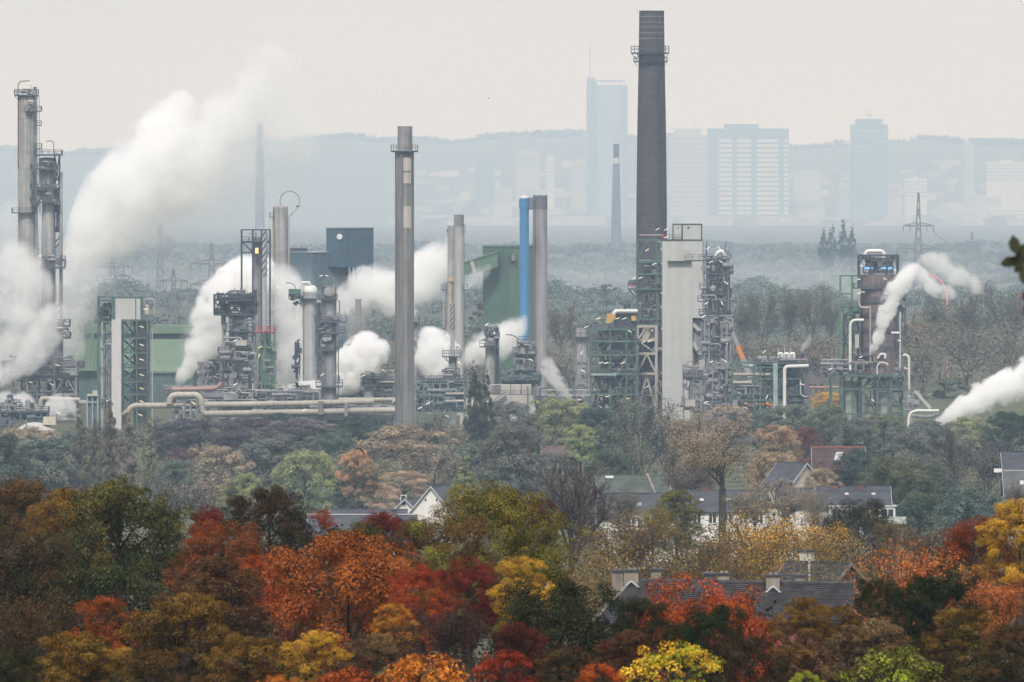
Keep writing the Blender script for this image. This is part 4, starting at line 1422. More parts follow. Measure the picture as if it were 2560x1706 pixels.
t.deck(588, 626, 867, -4.2, 0, thick=3, rail=10)
t.box(590, 618, 852, 864, -4.3, -2.2, CONC2, 'cabinet')
for i, x in enumerate((619, 626, 632)):
    t.pipe([(x, 1010), (x, 862 + 6 * i), (x - 6, 852 + 6 * i)], 2.4, [STEEL, JACKET, PIPE][i], name='riser')
t.pipe([(597, 1015), (597, 930)], 3.0, JACKET2, name='riser')
t.pipe([(639, 1010), (639, 870), (634, 860)], 1.0, GSTEEL)
t.clutter(552, 640, 880, 1000, 120, 22, -4.6, -3.2, STEEL)
t.clutter(555, 636, 790, 880, 50, 23, -3.4, -1.8, STEEL)
t.clutter(552, 636, 900, 1000, 40, 24, -4.9, -4.0, DARK)
t.lamp(589, 851, 25, -4.4, False); t.lamp(590, 960, 30, -5.0, False)

t = T('boiler_block', 522, 2175, 'grey pipe covered block beside the dark reactor tower, steaming on its left', 'process unit')
t.box(497, 552, 945, 1010, -3, 3, STEEL, 'casing')
t.shell(505, 530, 930, 945, STEEL, name='drum', dome=4)
t.pipe([(494, 934), (524, 934)], 7, JACKET, name='header', n=14)
t.clutter(494, 552, 905, 1010, 110, 25, -3.8, 2, STEEL)
t.clutter(520, 552, 900, 960, 50, 26, -3.8, 2, DARK)
t.pipe([(514, 940), (514, 910)], 0.8, DARK)
t.pipe([(494, 930), (494, 922), (515, 922)], 1, STEEL)

t = T('flare_stack', 661, 2195, 'slim stack with spiral strakes on a green cone with a red railed gallery', 'stack')
t.shell(655, 667, 577, 828, JACKET2, bands=[692, 704, 757, 812])
t.strakes(661, 577, 692, 6, 2.2)
t.deck(634, 688, 830, -2.6, 2.6, rail=13, thick=2, material=REDM, railmat=REDM)
t.frame([637, 663, 686], [832, 868, 960], 4.6, 0.28, GBRIGHT, [(0, 0, '/'), (1, 0, '\\'), (0, 1, 'A'), (1, 1, '\\')])
MB().lathe([(24 * t.m, -0.3), (24 * t.m, t.Z(890)), (8 * t.m, t.Z(852)), (6 * t.m, t.Z(828))], t.X(665), 0.3, 20).build('cone', GSTEEL, t.o, smooth=True)
t.clutter(640, 686, 870, 1010, 60, 27, -2.8, 2.4, STEEL)
t.pipe([(644, 985), (644, 902), (652, 886)], 2.2, OFFW)
t.lamp(650, 868, 25, -2.8); t.lamp(648, 890, 70, -2.8)

t = T('vent_tower', 640, 2215, 'open dark steel box frame on top of a hidden vessel beside the spiral stack', 'steel tower')
t.frame([604, 632, 654, 675], [575, 604, 632], 5, 0.28, DARK, [(0, 1, '\\'), (1, 1, 'x')])
t.deck(604, 676, 605, -2.9, 2.9, thick=3, rail=12, material=DARK, railmat=DARK)
t.shell(632, 654, 592, None, STEEL, name='vessel', bands=[610], dome=6)
t.pipe([(640, 592), (640, 582)], 1.2, DARK)
t.pipe([(628, 588), (626, 584), (622, 583)], 0.7, RAIL)
t.box(636, 650, 616, 638, -3.3, -2.9, DARK, 'burner_hood')
t.box(639, 647, 620, 634, -3.4, -3.31, mat('burner_glow', (0.5, 0.25, 0.1), emit=(1.0, 0.5, 0.2, 0.7)), 'burner')
t.clutter(634, 656, 604, 632, 18, 28, -2.4, 2.4, DARK)

t = T('absorber_column', 701, 2262, 'plain banded column with a hoop of pipe above its head', 'column')
t.shell(682, 720, 514, None, JACKET, bands=[528, 548, 568, 588, 610, 632, 654, 676, 700, 724, 748, 776, 800], dome=4)
t.pipe([(701, 516)] + [(701 + 24 - 24 * math.cos(a), 502 - 24 * math.sin(a)) for a in np.linspace(0, math.pi, 12)] + [(746, 516), (734, 530), (723, 542), (722, 800)], 1.7, PIPE, bend=3, name='overhead_pipe')
MB().bar((t.X(740), -1, t.Z(516)), (t.X(750), -1, t.Z(516)), 0.3).build('bracket', DARK, t.o)
t.deck(674, 684, 542, -2, 0.5, rail=10)
t.ladder(678, 545, 640, -1.6, mat('yellow_paint', (0.5, 0.4, 0.06)))
t.deck(673, 733, 784, -3.5, 2, rail=8, thick=4, material=DARK)
t.clutter(690, 735, 770, 800, 14, 29, -2.8, -2, DARK)

t = T('blue_building', 790, 2500, 'blue clad stepped building with a white disc, behind the banded column', 'building')
BW = corrugated('blue_cladding', (0.085, 0.138, 0.178))
BW2 = corrugated('darker_blue_cladding', (0.055, 0.097, 0.137))
m = t.m
MB().plan([(t.X(716), 4), (t.X(783), -6), (t.X(866), 2), (t.X(866), 20), (t.X(716), 22)], -0.3, t.Z(632)).build('lower_block', BW, t.o)
MB().plan([(t.X(714), 4), (t.X(783), -6.4), (t.X(868), 1.7), (t.X(868), 20), (t.X(714), 22)], t.Z(632), t.Z(629.5)).build('roof_edge', mat('pale_trim', (0.3, 0.33, 0.35)), t.o)
up = MB().plan([(t.X(816), -2), (t.X(860), -5), (t.X(932), 1), (t.X(932), 14), (t.X(816), 14)], t.Z(668), t.Z(571)).build('upper_block', BW2, t.o)
MB().plan([(t.X(815), -2.2), (t.X(860), -5.3), (t.X(933.5), 0.8), (t.X(933), 14), (t.X(815), 14)], t.Z(571), t.Z(568.5)).build('roof_edge', mat('pale_trim', (0.3, 0.33, 0.35)), t.o)
dz, dx = t.Z(592), t.X(849.5)
MB().tube([(dx, -4.2, dz), (dx, -4.9, dz)], 7.2 * m, 24).build('white_disc', WPIPE, t.o)
t.box(845, 849, 585, 625, -4.5, -4.2, BW, 'door_strip')
for x in (866, 876, 886, 926):
    t.box(x, x + 5, 668, 700, 1.5, 4, DARK, 'leg')
MB().bar((t.X(905), 2, t.Z(668)), (t.X(890), 2, t.Z(692)), 0.5).build('brace', DARK, t.o)
MB().box(t.X(724), t.X(766), 4, 12, t.Z(630), t.Z(621)).build('roof_unit', DARK, t.o)
t.pipe([(837, 626), (837, 605)], 1.6, WPIPE)

t = T('white_column', 774, 2230, 'smooth white column with a domed head and a bent overhead pipe at its left', 'column')
t.shell(757, 792, 728, None, JACKET2, bands=[788, 838, 892, 930])
MB().lathe([(17.5 * t.m, t.Z(730)), (17.7 * t.m, t.Z(722)), (14 * t.m, t.Z(715.5)), (0.02, t.Z(712))], t.X(774.5), 0, 28).build('head', mat('white_paint', (0.75, 0.75, 0.73), 0.4, var=0.05), t.o, smooth=True)
t.pipe([(774, 713), (774, 707), (754, 707), (754, 960)], 3.6, WPIPE, bend=5, n=14, name='overhead_pipe')
t.deck(722, 800, 746, -2.6, 1, thick=2.5, rail=11)
t.box(722, 752, 723, 742, -2.2, 1.5, GSTEEL, 'cabinet')
t.clutter(720, 756, 728, 760, 18, 30, -2.4, 1.5, GSTEEL)
t.pipe([(714, 707), (726, 707), (739, 715), (740, 730)], 0.9, RAIL, bend=8)
t.pipe([(744, 960), (744, 850)], 2.0, DARK, name='riser')
t.clutter(738, 752, 850, 960, 16, 31, -2, 1, DARK, up=0.9)
t.clutter(792, 802, 760, 940, 14, 32, -1.5, 1.5, RAIL, up=0.9)
t.lamp(697, 720, -35, -2); t.lamp(745, 900, 70, -2, False)

t = T('stripper_column', 822, 2182, 'dark ringed column with round flanges, right of the smooth white column', 'column')
t.shell(803, 841, 713, None, STEEL, bands=[760, 850, 880, 926, 965], dome=3)
t.shell(800, 845, 808, 850, STEEL, name='collar', bands=[812, 846])
t.deck(796, 843, 746, -2.6, 2.4, thick=4, rail=10)
t.deck(795, 830, 715, -2.2, 2.2, thick=3, rail=3)
t.deck(787, 867, 803, -3.2, 3, thick=4, rail=13)
t.deck(794, 861, 831, -3.0, 3, thick=4, rail=13)
t.deck(834, 857, 865, -2.8, 1, thick=3, rail=13)
t.deck(791, 828, 875, -2.8, 1, thick=3, rail=5)
t.deck(790, 856, 965, -3.0, 3, thick=4, rail=15)
for x, y, r in ((824, 729, 14), (825, 789, 10), (847, 789, 8)):
    manhole(t, x, y, r, JACKET, -1.75)
t.pipe([(843, 752), (849, 753), (849, 790)], 1.3, RAIL)
t.pipe([(846, 1000), (846, 840)], 1.2, DARK, name='riser')
t.ladder(811, 720, 960, -1.9)
t.shell(838, 850, 938, 960, JACKET, name='drum', dome=4)
t.shell(834, 848, 986, 1004, JACKET, name='drum', dome=4)
t.frame([799, 829], [690, 712], 2, 0.1, RAIL, base=False)
t.lamp(803, 690, 20, -2, False, 8); t.lamp(818, 690, -20, -2, False, 8); t.lamp(812, 850, -35, -3); t.lamp(806, 937, 35, -3); t.lamp(869, 776, 45, -3, False, post=12)
t.clutter(803, 845, 790, 875, 30, 33, -2.8, -1.8, STEEL)
t.shell(815, 823, 700, 713, GSTEEL, name='valve_head', dome=4)

t = T('small_stack', 895, 2380, 'short brown square edged stack above the white steam', 'stack')
t.shell(888, 903, 748, None, mat('brown_stack', (0.17, 0.14, 0.15), var=0.15, streak=0.3), n=8)
t.shell(887.3, 903.7, 748, 752, CONC, name='rim', n=8)

t = T('vent_drum', 922, 2150, 'small railed drum platform with a gooseneck pipe left of the concrete chimney', 'platform')
t.shell(909, 934, 945, None, STEEL, bands=[952, 975], dome=3)
t.deck(902, 944, 962, -2.2, 2.2, rail=16, thick=3)
t.deck(902, 944, 945, -2.2, 2.2, rail=10, thick=2)
t.pipe([(942, 980), (942, 944), (932, 930), (912, 929)], 1.3, RAIL, bend=10)
t.clutter(905, 940, 938, 965, 40, 34, -2, 2, DARK)
t.lamp(909, 939, 25, -2.2)

t = T('concrete_chimney', 1011, 2090, 'tall stained concrete chimney with a railed gallery below its steel tip', 'chimney')
t.shell(994, 1031, 316, 376, mat('lead_sheet', (0.24, 0.24, 0.25), 0.5, 0.1, var=0.25, scale=0.3, streak=0.45), name='flue_tip', n=16)
t.shell(987.3, 1035, 378, None, CONC, n=12, bands=[487, 602, 745, 973])
t.deck(977, 1045, 377, ring=22, thick=4, rail=14, braces=False, material=DARK, railmat=mat('yellowed_steel', (0.2, 0.16, 0.08)))
t.box(1001, 1006, 380, 1090, -2.35, -2.1, mat('dark_stain_strip', (0.17, 0.155, 0.15), 0.9, var=0.25, scale=0.15), 'cable_duct')
for a, b, c, e in ((1008, 1028, 432, 459), (1008, 1026, 516, 570), (1010, 1030, 395, 428)):
    mb = MB().lathe([(24.3 * t.m, t.Z(e)), (24.3 * t.m, t.Z(c))], t.X(1011), 0, 6, -math.pi / 2 - 0.1, -math.pi / 2 + 0.75)
    mb.build('repair_patch', CONC2, t.o, smooth=True)
t.pipe([(1012, 316), (1012, 374)], 1, DARK)

t = T('pipe_bridge', 720, 2112, 'pair of thick tan pipes on trestles running across to the concrete chimney', 'pipe bridge')
t.pipe([(310, 1040), (330, 1014), (420, 1014), (450, 1012), (600, 1011), (750, 1009), (860, 1006), (935, 1004)], 7.2, PIPE, n=14, bend=14, name='upper_pipe', flanges=[(560, 1011.5, 'x'), (690, 1010, 'x'), (806, 1007, 'x')])
t.pipe([(846, 1000, 1.2), (990, 1000, 1.2)], 5.6, PIPE, n=12, name='rear_pipe')
t.pipe([(510, 1034, -3), (640, 1032, -3), (800, 1029, -3), (930, 1026, -3), (1006, 1025, -3)], 7.4, PIPE, n=14, name='lower_pipe', flanges=[(732, 1030, 'x'), (797, 1029, 'x'), (860, 1028, 'x')])
t.pipe([(424, 1010, -2), (428, 988, -2), (500, 987, -2), (508, 1030, -2)], 8, PIPE, n=14, bend=16, name='expansion_loop')
t.pipe([(430, 974, 1.5), (540, 972, 1.5), (554, 958, 1.5)], 5.6, mat('reddish_pipe', (0.33, 0.2, 0.17), var=0.2), n=12, name='rear_pipe')
t.pipe([(640, 1022, 0), (860, 1020, 0), (990, 1018, 0)], 2.2, STEEL, name='rear_pipe')
t.box(796, 809, 1003, 1036, -4.2, 1.5, CONC, 'saddle')
t.box(862, 870, 1008, 1040, -4.2, 1.5, STEEL, 'saddle')
for x in (594, 604, 612, 622, 740, 742, 800, 900, 948, 985, 480, 440):
    t.box(x, x + 3, 1040, 1110, -2.5, -1.9, mat('pale_green_steel', (0.25, 0.33, 0.31)), 'post')
t.deck(730, 1000, 1046, -3, 2, rail=7, thick=2.5)
t.clutter(425, 520, 1000, 1060, 70, 35, -3, 2, STEEL)
t.clutter(520, 985, 1038, 1062, 80, 36, -3, 2, STEEL)
t.clutter(640, 985, 1014, 1030, 40, 37, -1.5, 2, STEEL)
t.box(632, 660, 1022, 1030, -5.2, -4.5, CONC2, 'cover')
for x, y, a in ((484, 1006, -30), (762, 1024, 30), (985, 1001, 50)):
    t.lamp(x, y, a, -4.2)

t = T('pump_rack', 735, 2165, 'low dark rack of beams and valves behind the thick tan pipes', 'rack')
t.frame([702, 720, 748, 768, 800], [982, 991, 1012], 5, 0.4, mat('slate_steel', (0.1, 0.12, 0.15)), [(0, 0, 'x'), (1, 1, 'A'), (2, 1, '\\')])
t.clutter(560, 800, 975, 1010, 130, 38, -3, 3, STEEL)
t.clutter(690, 775, 962, 984, 50, 39, -3, 2, JACKET)
t.deck(748, 806, 985, -2.6, 2.6, rail=10, thick=2)
t.pipe([(555, 983), (720, 983), (735, 990)], 2.6, PIPE)
t.pipe([(632, 1010), (632, 958)], 1.2, WPIPE, name='riser')
t.shell(660, 698, 978, 1008, JACKET2, name='drum', dome=8)
t.box(560, 596, 985, 1000, -3.4, -2, STEEL, 'cabinet')
t.pipe([(470, 960, -2.5), (600, 1000, -2.5)], 0.5, RAIL)
t.clutter(395, 560, 965, 1005, 90, 40, -3, 3, STEEL)

t = T('pipe_rack', 900, 2240, 'low pipe rack with small drums in the steam just left of the concrete chimney', 'pipe rack')
t.frame([850, 872, 900, 930, 958, 984], [948, 962, 985, 1000], 6, 0.3, mat('slate_steel', (0.1, 0.12, 0.15)), [(0, 0, 'x'), (2, 1, '/'), (4, 0, 'A')])
t.deck(850, 984, 962, -3.2, 3.2, rail=10, thick=2.5)
t.pipe([(846, 955, -3.4), (986, 955, -3.4)], 2.4, PIPE, name='header')
t.pipe([(950, 932), (962, 926), (984, 928)], 2.2, JACKET2, bend=5)
for x in (862, 884, 946, 968):
    t.shell(x - 5, x + 5, 938, 962, [STEEL, JACKET, JACKET2, STEEL][x % 4], name='drum', dome=3, n=14)
t.clutter(848, 986, 940, 1000, 130, 90, -3.2, 3, STEEL)
t.lamp(960, 926, -30, -3.4)

t = T('pipe_rack', 600, 2255, 'steel rack of risers behind the dark reactor tower and the spiral stack', 'pipe rack')
t.frame([548, 578, 640, 672, 700], [905, 925, 952, 990], 6, 0.3, mat('grey_green_steel', (0.12, 0.17, 0.17)), [(3, 0, 'x'), (2, 1, '/'), (3, 2, '\\')])
t.deck(640, 702, 925, -3.2, 3.2, rail=11, thick=2.5)
t.clutter(548, 702, 890, 990, 150, 91, -3.2, 3, STEEL, up=0.7)

t = T('valve_station', 55, 2040, 'low grey pipe station at the left edge with two red tipped vents', 'pipe station')
t.frame([2, 52, 84, 120], [1028, 1032, 1062], 5, 0.3, mat('slate_steel', (0.1, 0.12, 0.15)), [])
t.deck(0, 122, 1028, -2.8, 2.8, thick=3, rail=11)
t.pipe([(25, 1110), (25, 994)], 6.4, STEEL, n=16, name='tall_pipe', flanges=[(25, 1000, 'z'), (25, 1030, 'z')])
t.shell(17, 33, 986, 998, DARK, name='cap', dome=3)
t.pipe([(18, 1010), (30, 988), (33, 996), (33, 1100)], 1.2, DARK, bend=3)
t.box(63, 76, 1002, 1022, -1.5, 1.5, STEEL, 'cabinet')
for x in (67, 73):
    t.pipe([(x, 1002), (x, 996)], 0.7, REDM, name='vent')
t.pipe([(77, 1012), (84, 1012), (90, 1026), (90, 1062)], 3.2, JACKET2, bend=6)
t.pipe([(86, 1012, -1.6), (80, 1008, -1.6), (80, 1020, -1.6)], 3.5, DARK, n=12)
t.clutter(0, 55, 1000, 1028, 30, 41, -2, 2, STEEL)
t.clutter(0, 120, 1032, 1075, 80, 42, -2.4, 2, mat('slate_steel', (0.1, 0.12, 0.15)))
t.pipe([(34, 1027), (84, 1026)], 3.0, PIPE)
t.lamp(148, 1032, -25, -3, False, post=10)

t = T('pipe_loop', 150, 2130, 'thick pipe arch and pale roofed shelter left of the stair tower foot', 'pipe')
t.pipe([(102, 1040), (102, 998), (112, 996), (200, 1000)], 6, PIPE, n=14, bend=12, name='arch_pipe')
t.box(198, 222, 1001, 1008, -2, 2, OFFW, 'roof')
t.box(218, 246, 986, 990, -2.5, 2.5, OFFW, 'roof')
t.box(232, 244, 977, 986, -1.5, 1.5, OFFW, 'roof_unit')
t.frame([219, 232, 245], [990, 1005], 4, 0.3, mat('pale_green_steel', (0.25, 0.33, 0.31)))
t.box(220, 245, 991, 1060, -1.5, 2, mat('slate_steel', (0.1, 0.12, 0.15)), 'wall')
t.clutter(115, 200, 1005, 1050, 40, 43, -2, 2, STEEL)

t = T('storage_tank', 88, 1850, 'cream round tank with a low cone roof at the left edge', 'tank')
t.shell(35, 141, 1077, None, mat('cream_tank', (0.5, 0.46, 0.38), 0.6, var=0.06, streak=0.12), n=40)
MB().lathe([(54.5 * t.m, t.Z(1078)), (54.5 * t.m, t.Z(1076)), (20 * t.m, t.Z(1058)), (0.02, t.Z(1056))], t.X(88), 0, 40).build('roof', mat('tank_roof', (0.45, 0.44, 0.41), 0.6, var=0.06), t.o, smooth=True)
t.pipe([(69, 1110, -5.2), (69, 1051, -5.2)], 1.7, STEEL, name='vent_pipe')
MB().box(t.X(109), t.X(140), -2, 2, t.Z(1062), t.Z(1043)).build('roof_house', mat('cream_tank', (0.5, 0.46, 0.38)), t.o)

# ---------------------------------------------------------------- refinery, right part
t = T('slim_stack', 1147, 2290, 'slim pale grey stack with a dark grey cap and a thin steam wisp', 'stack')
t.shell(1136, 1159, 566, None, JACKET2, bands=[657, 705, 819], n=24)
t.shell(1134.5, 1159.5, 537, 566, STEEL, name='cap', bands=[545, 551])
t.deck(1158, 1169, 724, -1.6, 1.2, rail=13)
t.ladder(1161, 560, 586, -0.6)
t.pipe([(1160.5, 560), (1160.5, 830)], 0.7, RAIL)

t = T('slim_stack', 1125, 2320, 'shorter stack half hidden behind the slim pale grey one, with an orange stained foot', 'stack')
t.shell(1119, 1137, 565, None, JACKET, bands=[690], n=24)
t.shell(1114, 1136, 706, None, mat('orange_stained_sheet', (0.35, 0.31, 0.26), var=0.25, scale=0.2, streak=0.5), name='lower_shell', bands=[737, 765], n=24)
MB().lathe([(9 * t.m, t.Z(704)), (8 * t.m, t.Z(692))], t.X(1128), -0.6, 20).build('collar', mat('ochre_paint', (0.42, 0.34, 0.22)), t.o, smooth=True)
t.pipe([(1109, 820), (1109, 706)], 1.6, JACKET2, name='riser')
t.deck(1103, 1116, 724, -1.5, 1, rail=12)
t.pipe([(1117, 576), (1120, 578)], 2.5, DARK)

t = T('flare_stack', 1131, 2205, 'short striped flare tip on a column with two flared railed galleries', 'stack')
t.shell(1126, 1136, 764, 900, JACKET2, bands=[810, 832, 854])
t.strakes(1131, 762, 826, 4.6, 1.6)
t.shell(1122, 1142, 890, None, STEEL, bands=[920, 960], n=20)
t.deck(1106, 1153, 891, ring=9, rail=14)
t.deck(1112, 1149, 935, ring=9, rail=13)
for x, a in ((1113, 40), (1147, -45)):
    t.lamp(x, 864, a, -1, False, post=12)
    t.lamp(x + 2, 908, a, -1, post=8)
t.clutter(1110, 1150, 920, 960, 20, 50, -2, 2)

t = T('pipe_rack', 1098, 2160, 'steel pipe rack with grey green columns right of the concrete chimney', 'pipe rack')
t.frame([1040, 1062, 1084, 1122, 1160], [948, 958, 985, 1016, 1030], 7, 0.32, mat('grey_green_steel', (0.12, 0.17, 0.17)), [(0, 0, '/'), (1, 1, 'x'), (3, 1, '\\'), (2, 2, 'A')], bays=3)
t.deck(1055, 1164, 952, -3.8, 3.8, rail=12)
t.deck(1040, 1164, 1022, -3.8, 3.8, rail=8)
for k in range(4):
    t.pipe([(1066 + k * 8, 960), (1066 + k * 8, 938), (1072 + k * 8, 936), (1072 + k * 8, 950)], 2.2, JACKET2, bend=4, name='bend_pipe')
t.pipe([(1050, 1030), (1050, 986), (1070, 984), (1078, 975), (1078, 955)], 2, DARK, bend=5)
t.pipe([(1092, 1012), (1092, 984), (1097, 981), (1110, 981), (1114, 986), (1114, 1012)], 3.2, JACKET2, bend=8, name='bend_pipe')
t.pipe([(1115, 984, -4), (1160, 984, -4)], 3, PIPE)
t.pipe([(1112, 1002, -4), (1160, 1002, -4)], 3.4, JACKET)
t.clutter(1038, 1162, 955, 1030, 170, 51, -4, 3.5, STEEL)
t.clutter(1038, 1162, 960, 1020, 70, 52, -4.2, 0, mat('grey_green_steel', (0.12, 0.17, 0.17)))
t.lamp(1070, 1008, 25, -4.4, False); t.lamp(1051, 1019, 25, -4.4, False); t.lamp(1117, 1039, -25, -4.4)

t = T('column', 1042, 2300, 'thin laddered column peeping out behind the right edge of the concrete chimney', 'column')
t.shell(1032, 1044, 800, None, STEEL, bands=[840, 880], n=16, dome=4)
t.deck(1030, 1049, 805, -1.6, 1.4, rail=14)
t.deck(1030, 1047, 850, -1.6, 1.4, rail=12)
t.pipe([(1047, 960), (1047, 790), (1040, 781)], 0.8, RAIL, bend=4)
t.ladder(1045, 805, 900, -0.8)

t = T('column', 1186, 2290, 'short stub column in the steam between the slim stacks and the ringed column', 'column')
t.shell(1180, 1194, 872, None, STEEL, bands=[900, 930], n=18, dome=4)
t.deck(1174, 1200, 890, -1.8, 1.6, rail=12)
t.pipe([(1198, 980), (1198, 880), (1190, 868)], 1.0, RAIL, bend=4)

t = T('green_building', 1269, 2455, 'tall green clad building with a sloping gallery running into its left side', 'building')
GA = corrugated('shaded_green_cladding', (0.075, 0.14, 0.11))  # left side in darker green, its shade put into the colour
GB = corrugated('mid_green_cladding', (0.1, 0.175, 0.12))
MB().plan([(t.X(1207), 1), (t.X(1268), -4.5), (t.X(1268), 14), (t.X(1207), 14)], -0.3, t.Z(618)).build('left_wing', GA, t.o)
MB().plan([(t.X(1268), -4.5), (t.X(1333), 1), (t.X(1333), 14), (t.X(1268), 14)], -0.3, t.Z(617.5)).build('right_wing', GB, t.o)
MB().plan([(t.X(1206), 0.8), (t.X(1268), -4.8), (t.X(1334), 0.8), (t.X(1334), 14), (t.X(1206), 14)], t.Z(618) + 0.03, t.Z(613)).build('roof_edge', mat('green_trim', (0.14, 0.2, 0.16)), t.o)
w = t.box(1277, 1290, 634, 654, -4.3, -3.5, DARK, 'window')
for k in range(4):
    MB().box(t.X(1279), t.X(1288), -4.36, -4.3, t.Z(637 + k * 4.3) - 0.08, t.Z(637 + k * 4.3) + 0.08).build('louvre_slat', CONC2, w)
t.box(1245, 1255, 643, 665, -3.4, -2.2, BW2, 'door')
t.box(1230, 1245, 627, 631, -2.6, -1, DARK, 'hood')
gal = MB().prism([(t.X(1161), t.Z(658)), (t.X(1245), t.Z(630)), (t.X(1245), t.Z(668)), (t.X(1161), t.Z(689))], -6.2, -3.2).build('gallery', GB, t.o)
MB().prism([(t.X(1160), t.Z(658.5)), (t.X(1246), t.Z(629.8)), (t.X(1246), t.Z(626)), (t.X(1160), t.Z(654))], -6.5, -2.9).build('gallery_roof', GR, t.o)
MB().prism([(t.X(1175), t.Z(654)), (t.X(1183), t.Z(651)), (t.X(1191), t.Z(680)), (t.X(1183), t.Z(682))], -6.35, -6.22).build('pale_panel', CONC2, gal)
t.pipe([(1269, 620, -4.9), (1269, 860, -4.9)], 1.2, GSTEEL, name='downpipe')

t = T('blue_stack', 1311, 2335, 'bright blue round stack linked to the taller grey one beside it', 'stack')
BL = mat('bright_blue_paint', (0.065, 0.22, 0.44), 0.45, var=0.1, scale=0.15, streak=0.12)
t.shell(1299, 1322.5, 496, None, BL, bands=[672], n=28)
t.shell(1297.5, 1324, 500, 520, BL, name='collar', bands=[502], n=28)
MB().lathe([(10 * t.m, t.Z(499)), (10 * t.m, t.Z(492)), (8 * t.m, t.Z(489))], t.X(1311), 0, 24).build('bright_rim', WPIPE, t.o, smooth=True)
t.box(1322, 1332, 494, 525, -1, 1, mat('link_steel', (0.16, 0.16, 0.18)), 'link')
t = T('grey_stack', 1350, 2345, 'wide grey round stack with a dark top section next to the bright blue one', 'stack')
GS = mat('grey_stack_sheet', (0.3, 0.29, 0.3), 0.6, var=0.12, scale=0.15, streak=0.25)
t.shell(1333, 1368, 524, None, GS, bands=[688], n=32)
t.shell(1332.6, 1368.4, 489, 524, mat('dark_sheet', (0.15, 0.15, 0.17), 0.6, var=0.15, streak=0.2), name='top_section', bands=[492], n=32)
for x in (1336, 1351, 1366):
    MB().bar((t.X(x), 0, t.Z(490)), (t.X(x), 0, t.Z(486)), 0.15).build('lightning_rod', DARK, t.o)
t.ladder(1335, 500, 900, -1.7)

for px, top, l, r, seed, lab in ((1230, 817, 1213, 1247, 53, 'ringed column with a wide railed box gallery above the concrete block'), (1308, 841, 1293, 1324, 54, 'column with side galleries and a gooseneck pipe right of the ringed one')):
    t = T('column', px, 2228, lab, 'column')
    if px == 1230:
        t.shell(l, 1238, top + 22, None, JACKET, bands=[880, 900, 920], dome=4)
        t.pipe([(1242, 960), (1242, 822)], 4, DARK, name='riser')
        t.pipe([(1247, 960), (1247, 820)], 1, RAIL, name='riser')
        t.deck(1199, 1247, 866, -2.8, 2.4, rail=14, thick=3)
        t.deck(1211, 1246, 836, -2.4, 2.4, rail=14, thick=3)
        t.pipe([(1214, 840), (1214, 824), (1225, 816), (1238, 816)], 1.2, DARK, bend=7)
        t.clutter(1212, 1246, 816, 866, 50, seed, -2.6, 2, STEEL)
        manhole(t, 1228, 851, 7, JACKET, -2.1)
        t.lamp(1217, 811, 30, -2, False)
    else:
        t.shell(1297, 1320, top + 18, None, JACKET, bands=[892, 915], dome=6)
        t.deck(1281, 1341, 884, -2.6, 2.2, rail=14)
        t.deck(1283, 1339, 924, -2.6, 2.2, rail=14)
        t.deck(1296, 1325, 858, -1.8, 1.8, rail=16)
        t.deck(1251, 1354, 946, -4.5, 3.5, rail=10, thick=4)
        t.pipe([(1264, 837), (1276, 837), (1290, 842), (1296, 850)], 1.3, DARK, bend=10)
        t.pipe([(1293, 946), (1293, 850)], 1.4, STEEL, name='riser')
        t.pipe([(1322, 946), (1322, 866), (1334, 864)], 1.6, STEEL, name='riser')
        t.clutter(1283, 1340, 856, 940, 60, seed, -2.6, 2, STEEL)
        t.clutter(1252, 1352, 930, 962, 80, seed + 1, -4.4, 3, mat('grey_green_steel', (0.12, 0.17, 0.17)))
        for k in range(3):
            t.pipe([(1298 + k * 12, 944), (1298 + k * 12, 933), (1304 + k * 12, 931), (1306 + k * 12, 944)], 2, JACKET2, bend=4, name='bend_pipe')
        t.lamp(1327, 899, -25, -2.8)

t = T('concrete_block', 1285, 2180, 'pale concrete block with a sloping right leg and an outside stair', 'building')
MB().prism([(t.X(1150), -0.3), (t.X(1346), -0.3), (t.X(1342), t.Z(1035)), (t.X(1334), t.Z(1000)), (t.X(1331), t.Z(985)), (t.X(1225), t.Z(985)), (t.X(1150), t.Z(985))], -5, 6).build('wall', CONC2, t.o)
for i in range(4):
    t.box(1226 + i * 26, 1250 + i * 26, 962, 985, -3.5, 4, CONC2, 'parapet_panel')
t.box(1228, 1252, 962, 984, -3.7, -3.5, CONC, 'panel')
t.box(1317, 1321, 965, 1040, -5.8, -5.3, mat('grey_green_steel', (0.12, 0.17, 0.17)), 'post')
MB().bar((t.X(1222), -5.4, t.Z(1020)), (t.X(1265), -5.4, t.Z(990)), 0.5).build('stair_flight', mat('mauve_steel', (0.17, 0.14, 0.16)), t.o)
MB().bar((t.X(1222), -5.6, t.Z(1009)), (t.X(1262), -5.6, t.Z(980)), 0.12).build('stair_rail', RAIL, t.o)
t.deck(1225, 1340, 985, -5, 6, rail=10, thick=1)
t.box(1149, 1160, 986, 1010, -6, -5, CONC2, 'kerb')

t = T('header_pipes', 1440, 2240, 'bundle of level grey pipes between the concrete block and the process frame', 'pipes')
for i, (y, r) in enumerate(((976, 2.6), (989, 2.6), (1000, 1.6), (1010, 1.5), (1018, 1.2))):
    t.pipe([(1346, y, -i), (1540, y, -i)], r, [JACKET, PIPE, STEEL, STEEL, PIPE][i])
t.frame([1350, 1392, 1436, 1478], [972, 1015], 6, 0.3, mat('slate_steel', (0.1, 0.12, 0.15)))
t.clutter(1340, 1480, 990, 1040, 80, 56, -4, 2, STEEL)
t.box(1338, 1392, 1010, 1030, -4, 2, mat('slate_steel', (0.1, 0.12, 0.15)), 'casing')
t.lamp(1448, 999, 0, -5); t.lamp(1498, 1018, 5, -5)

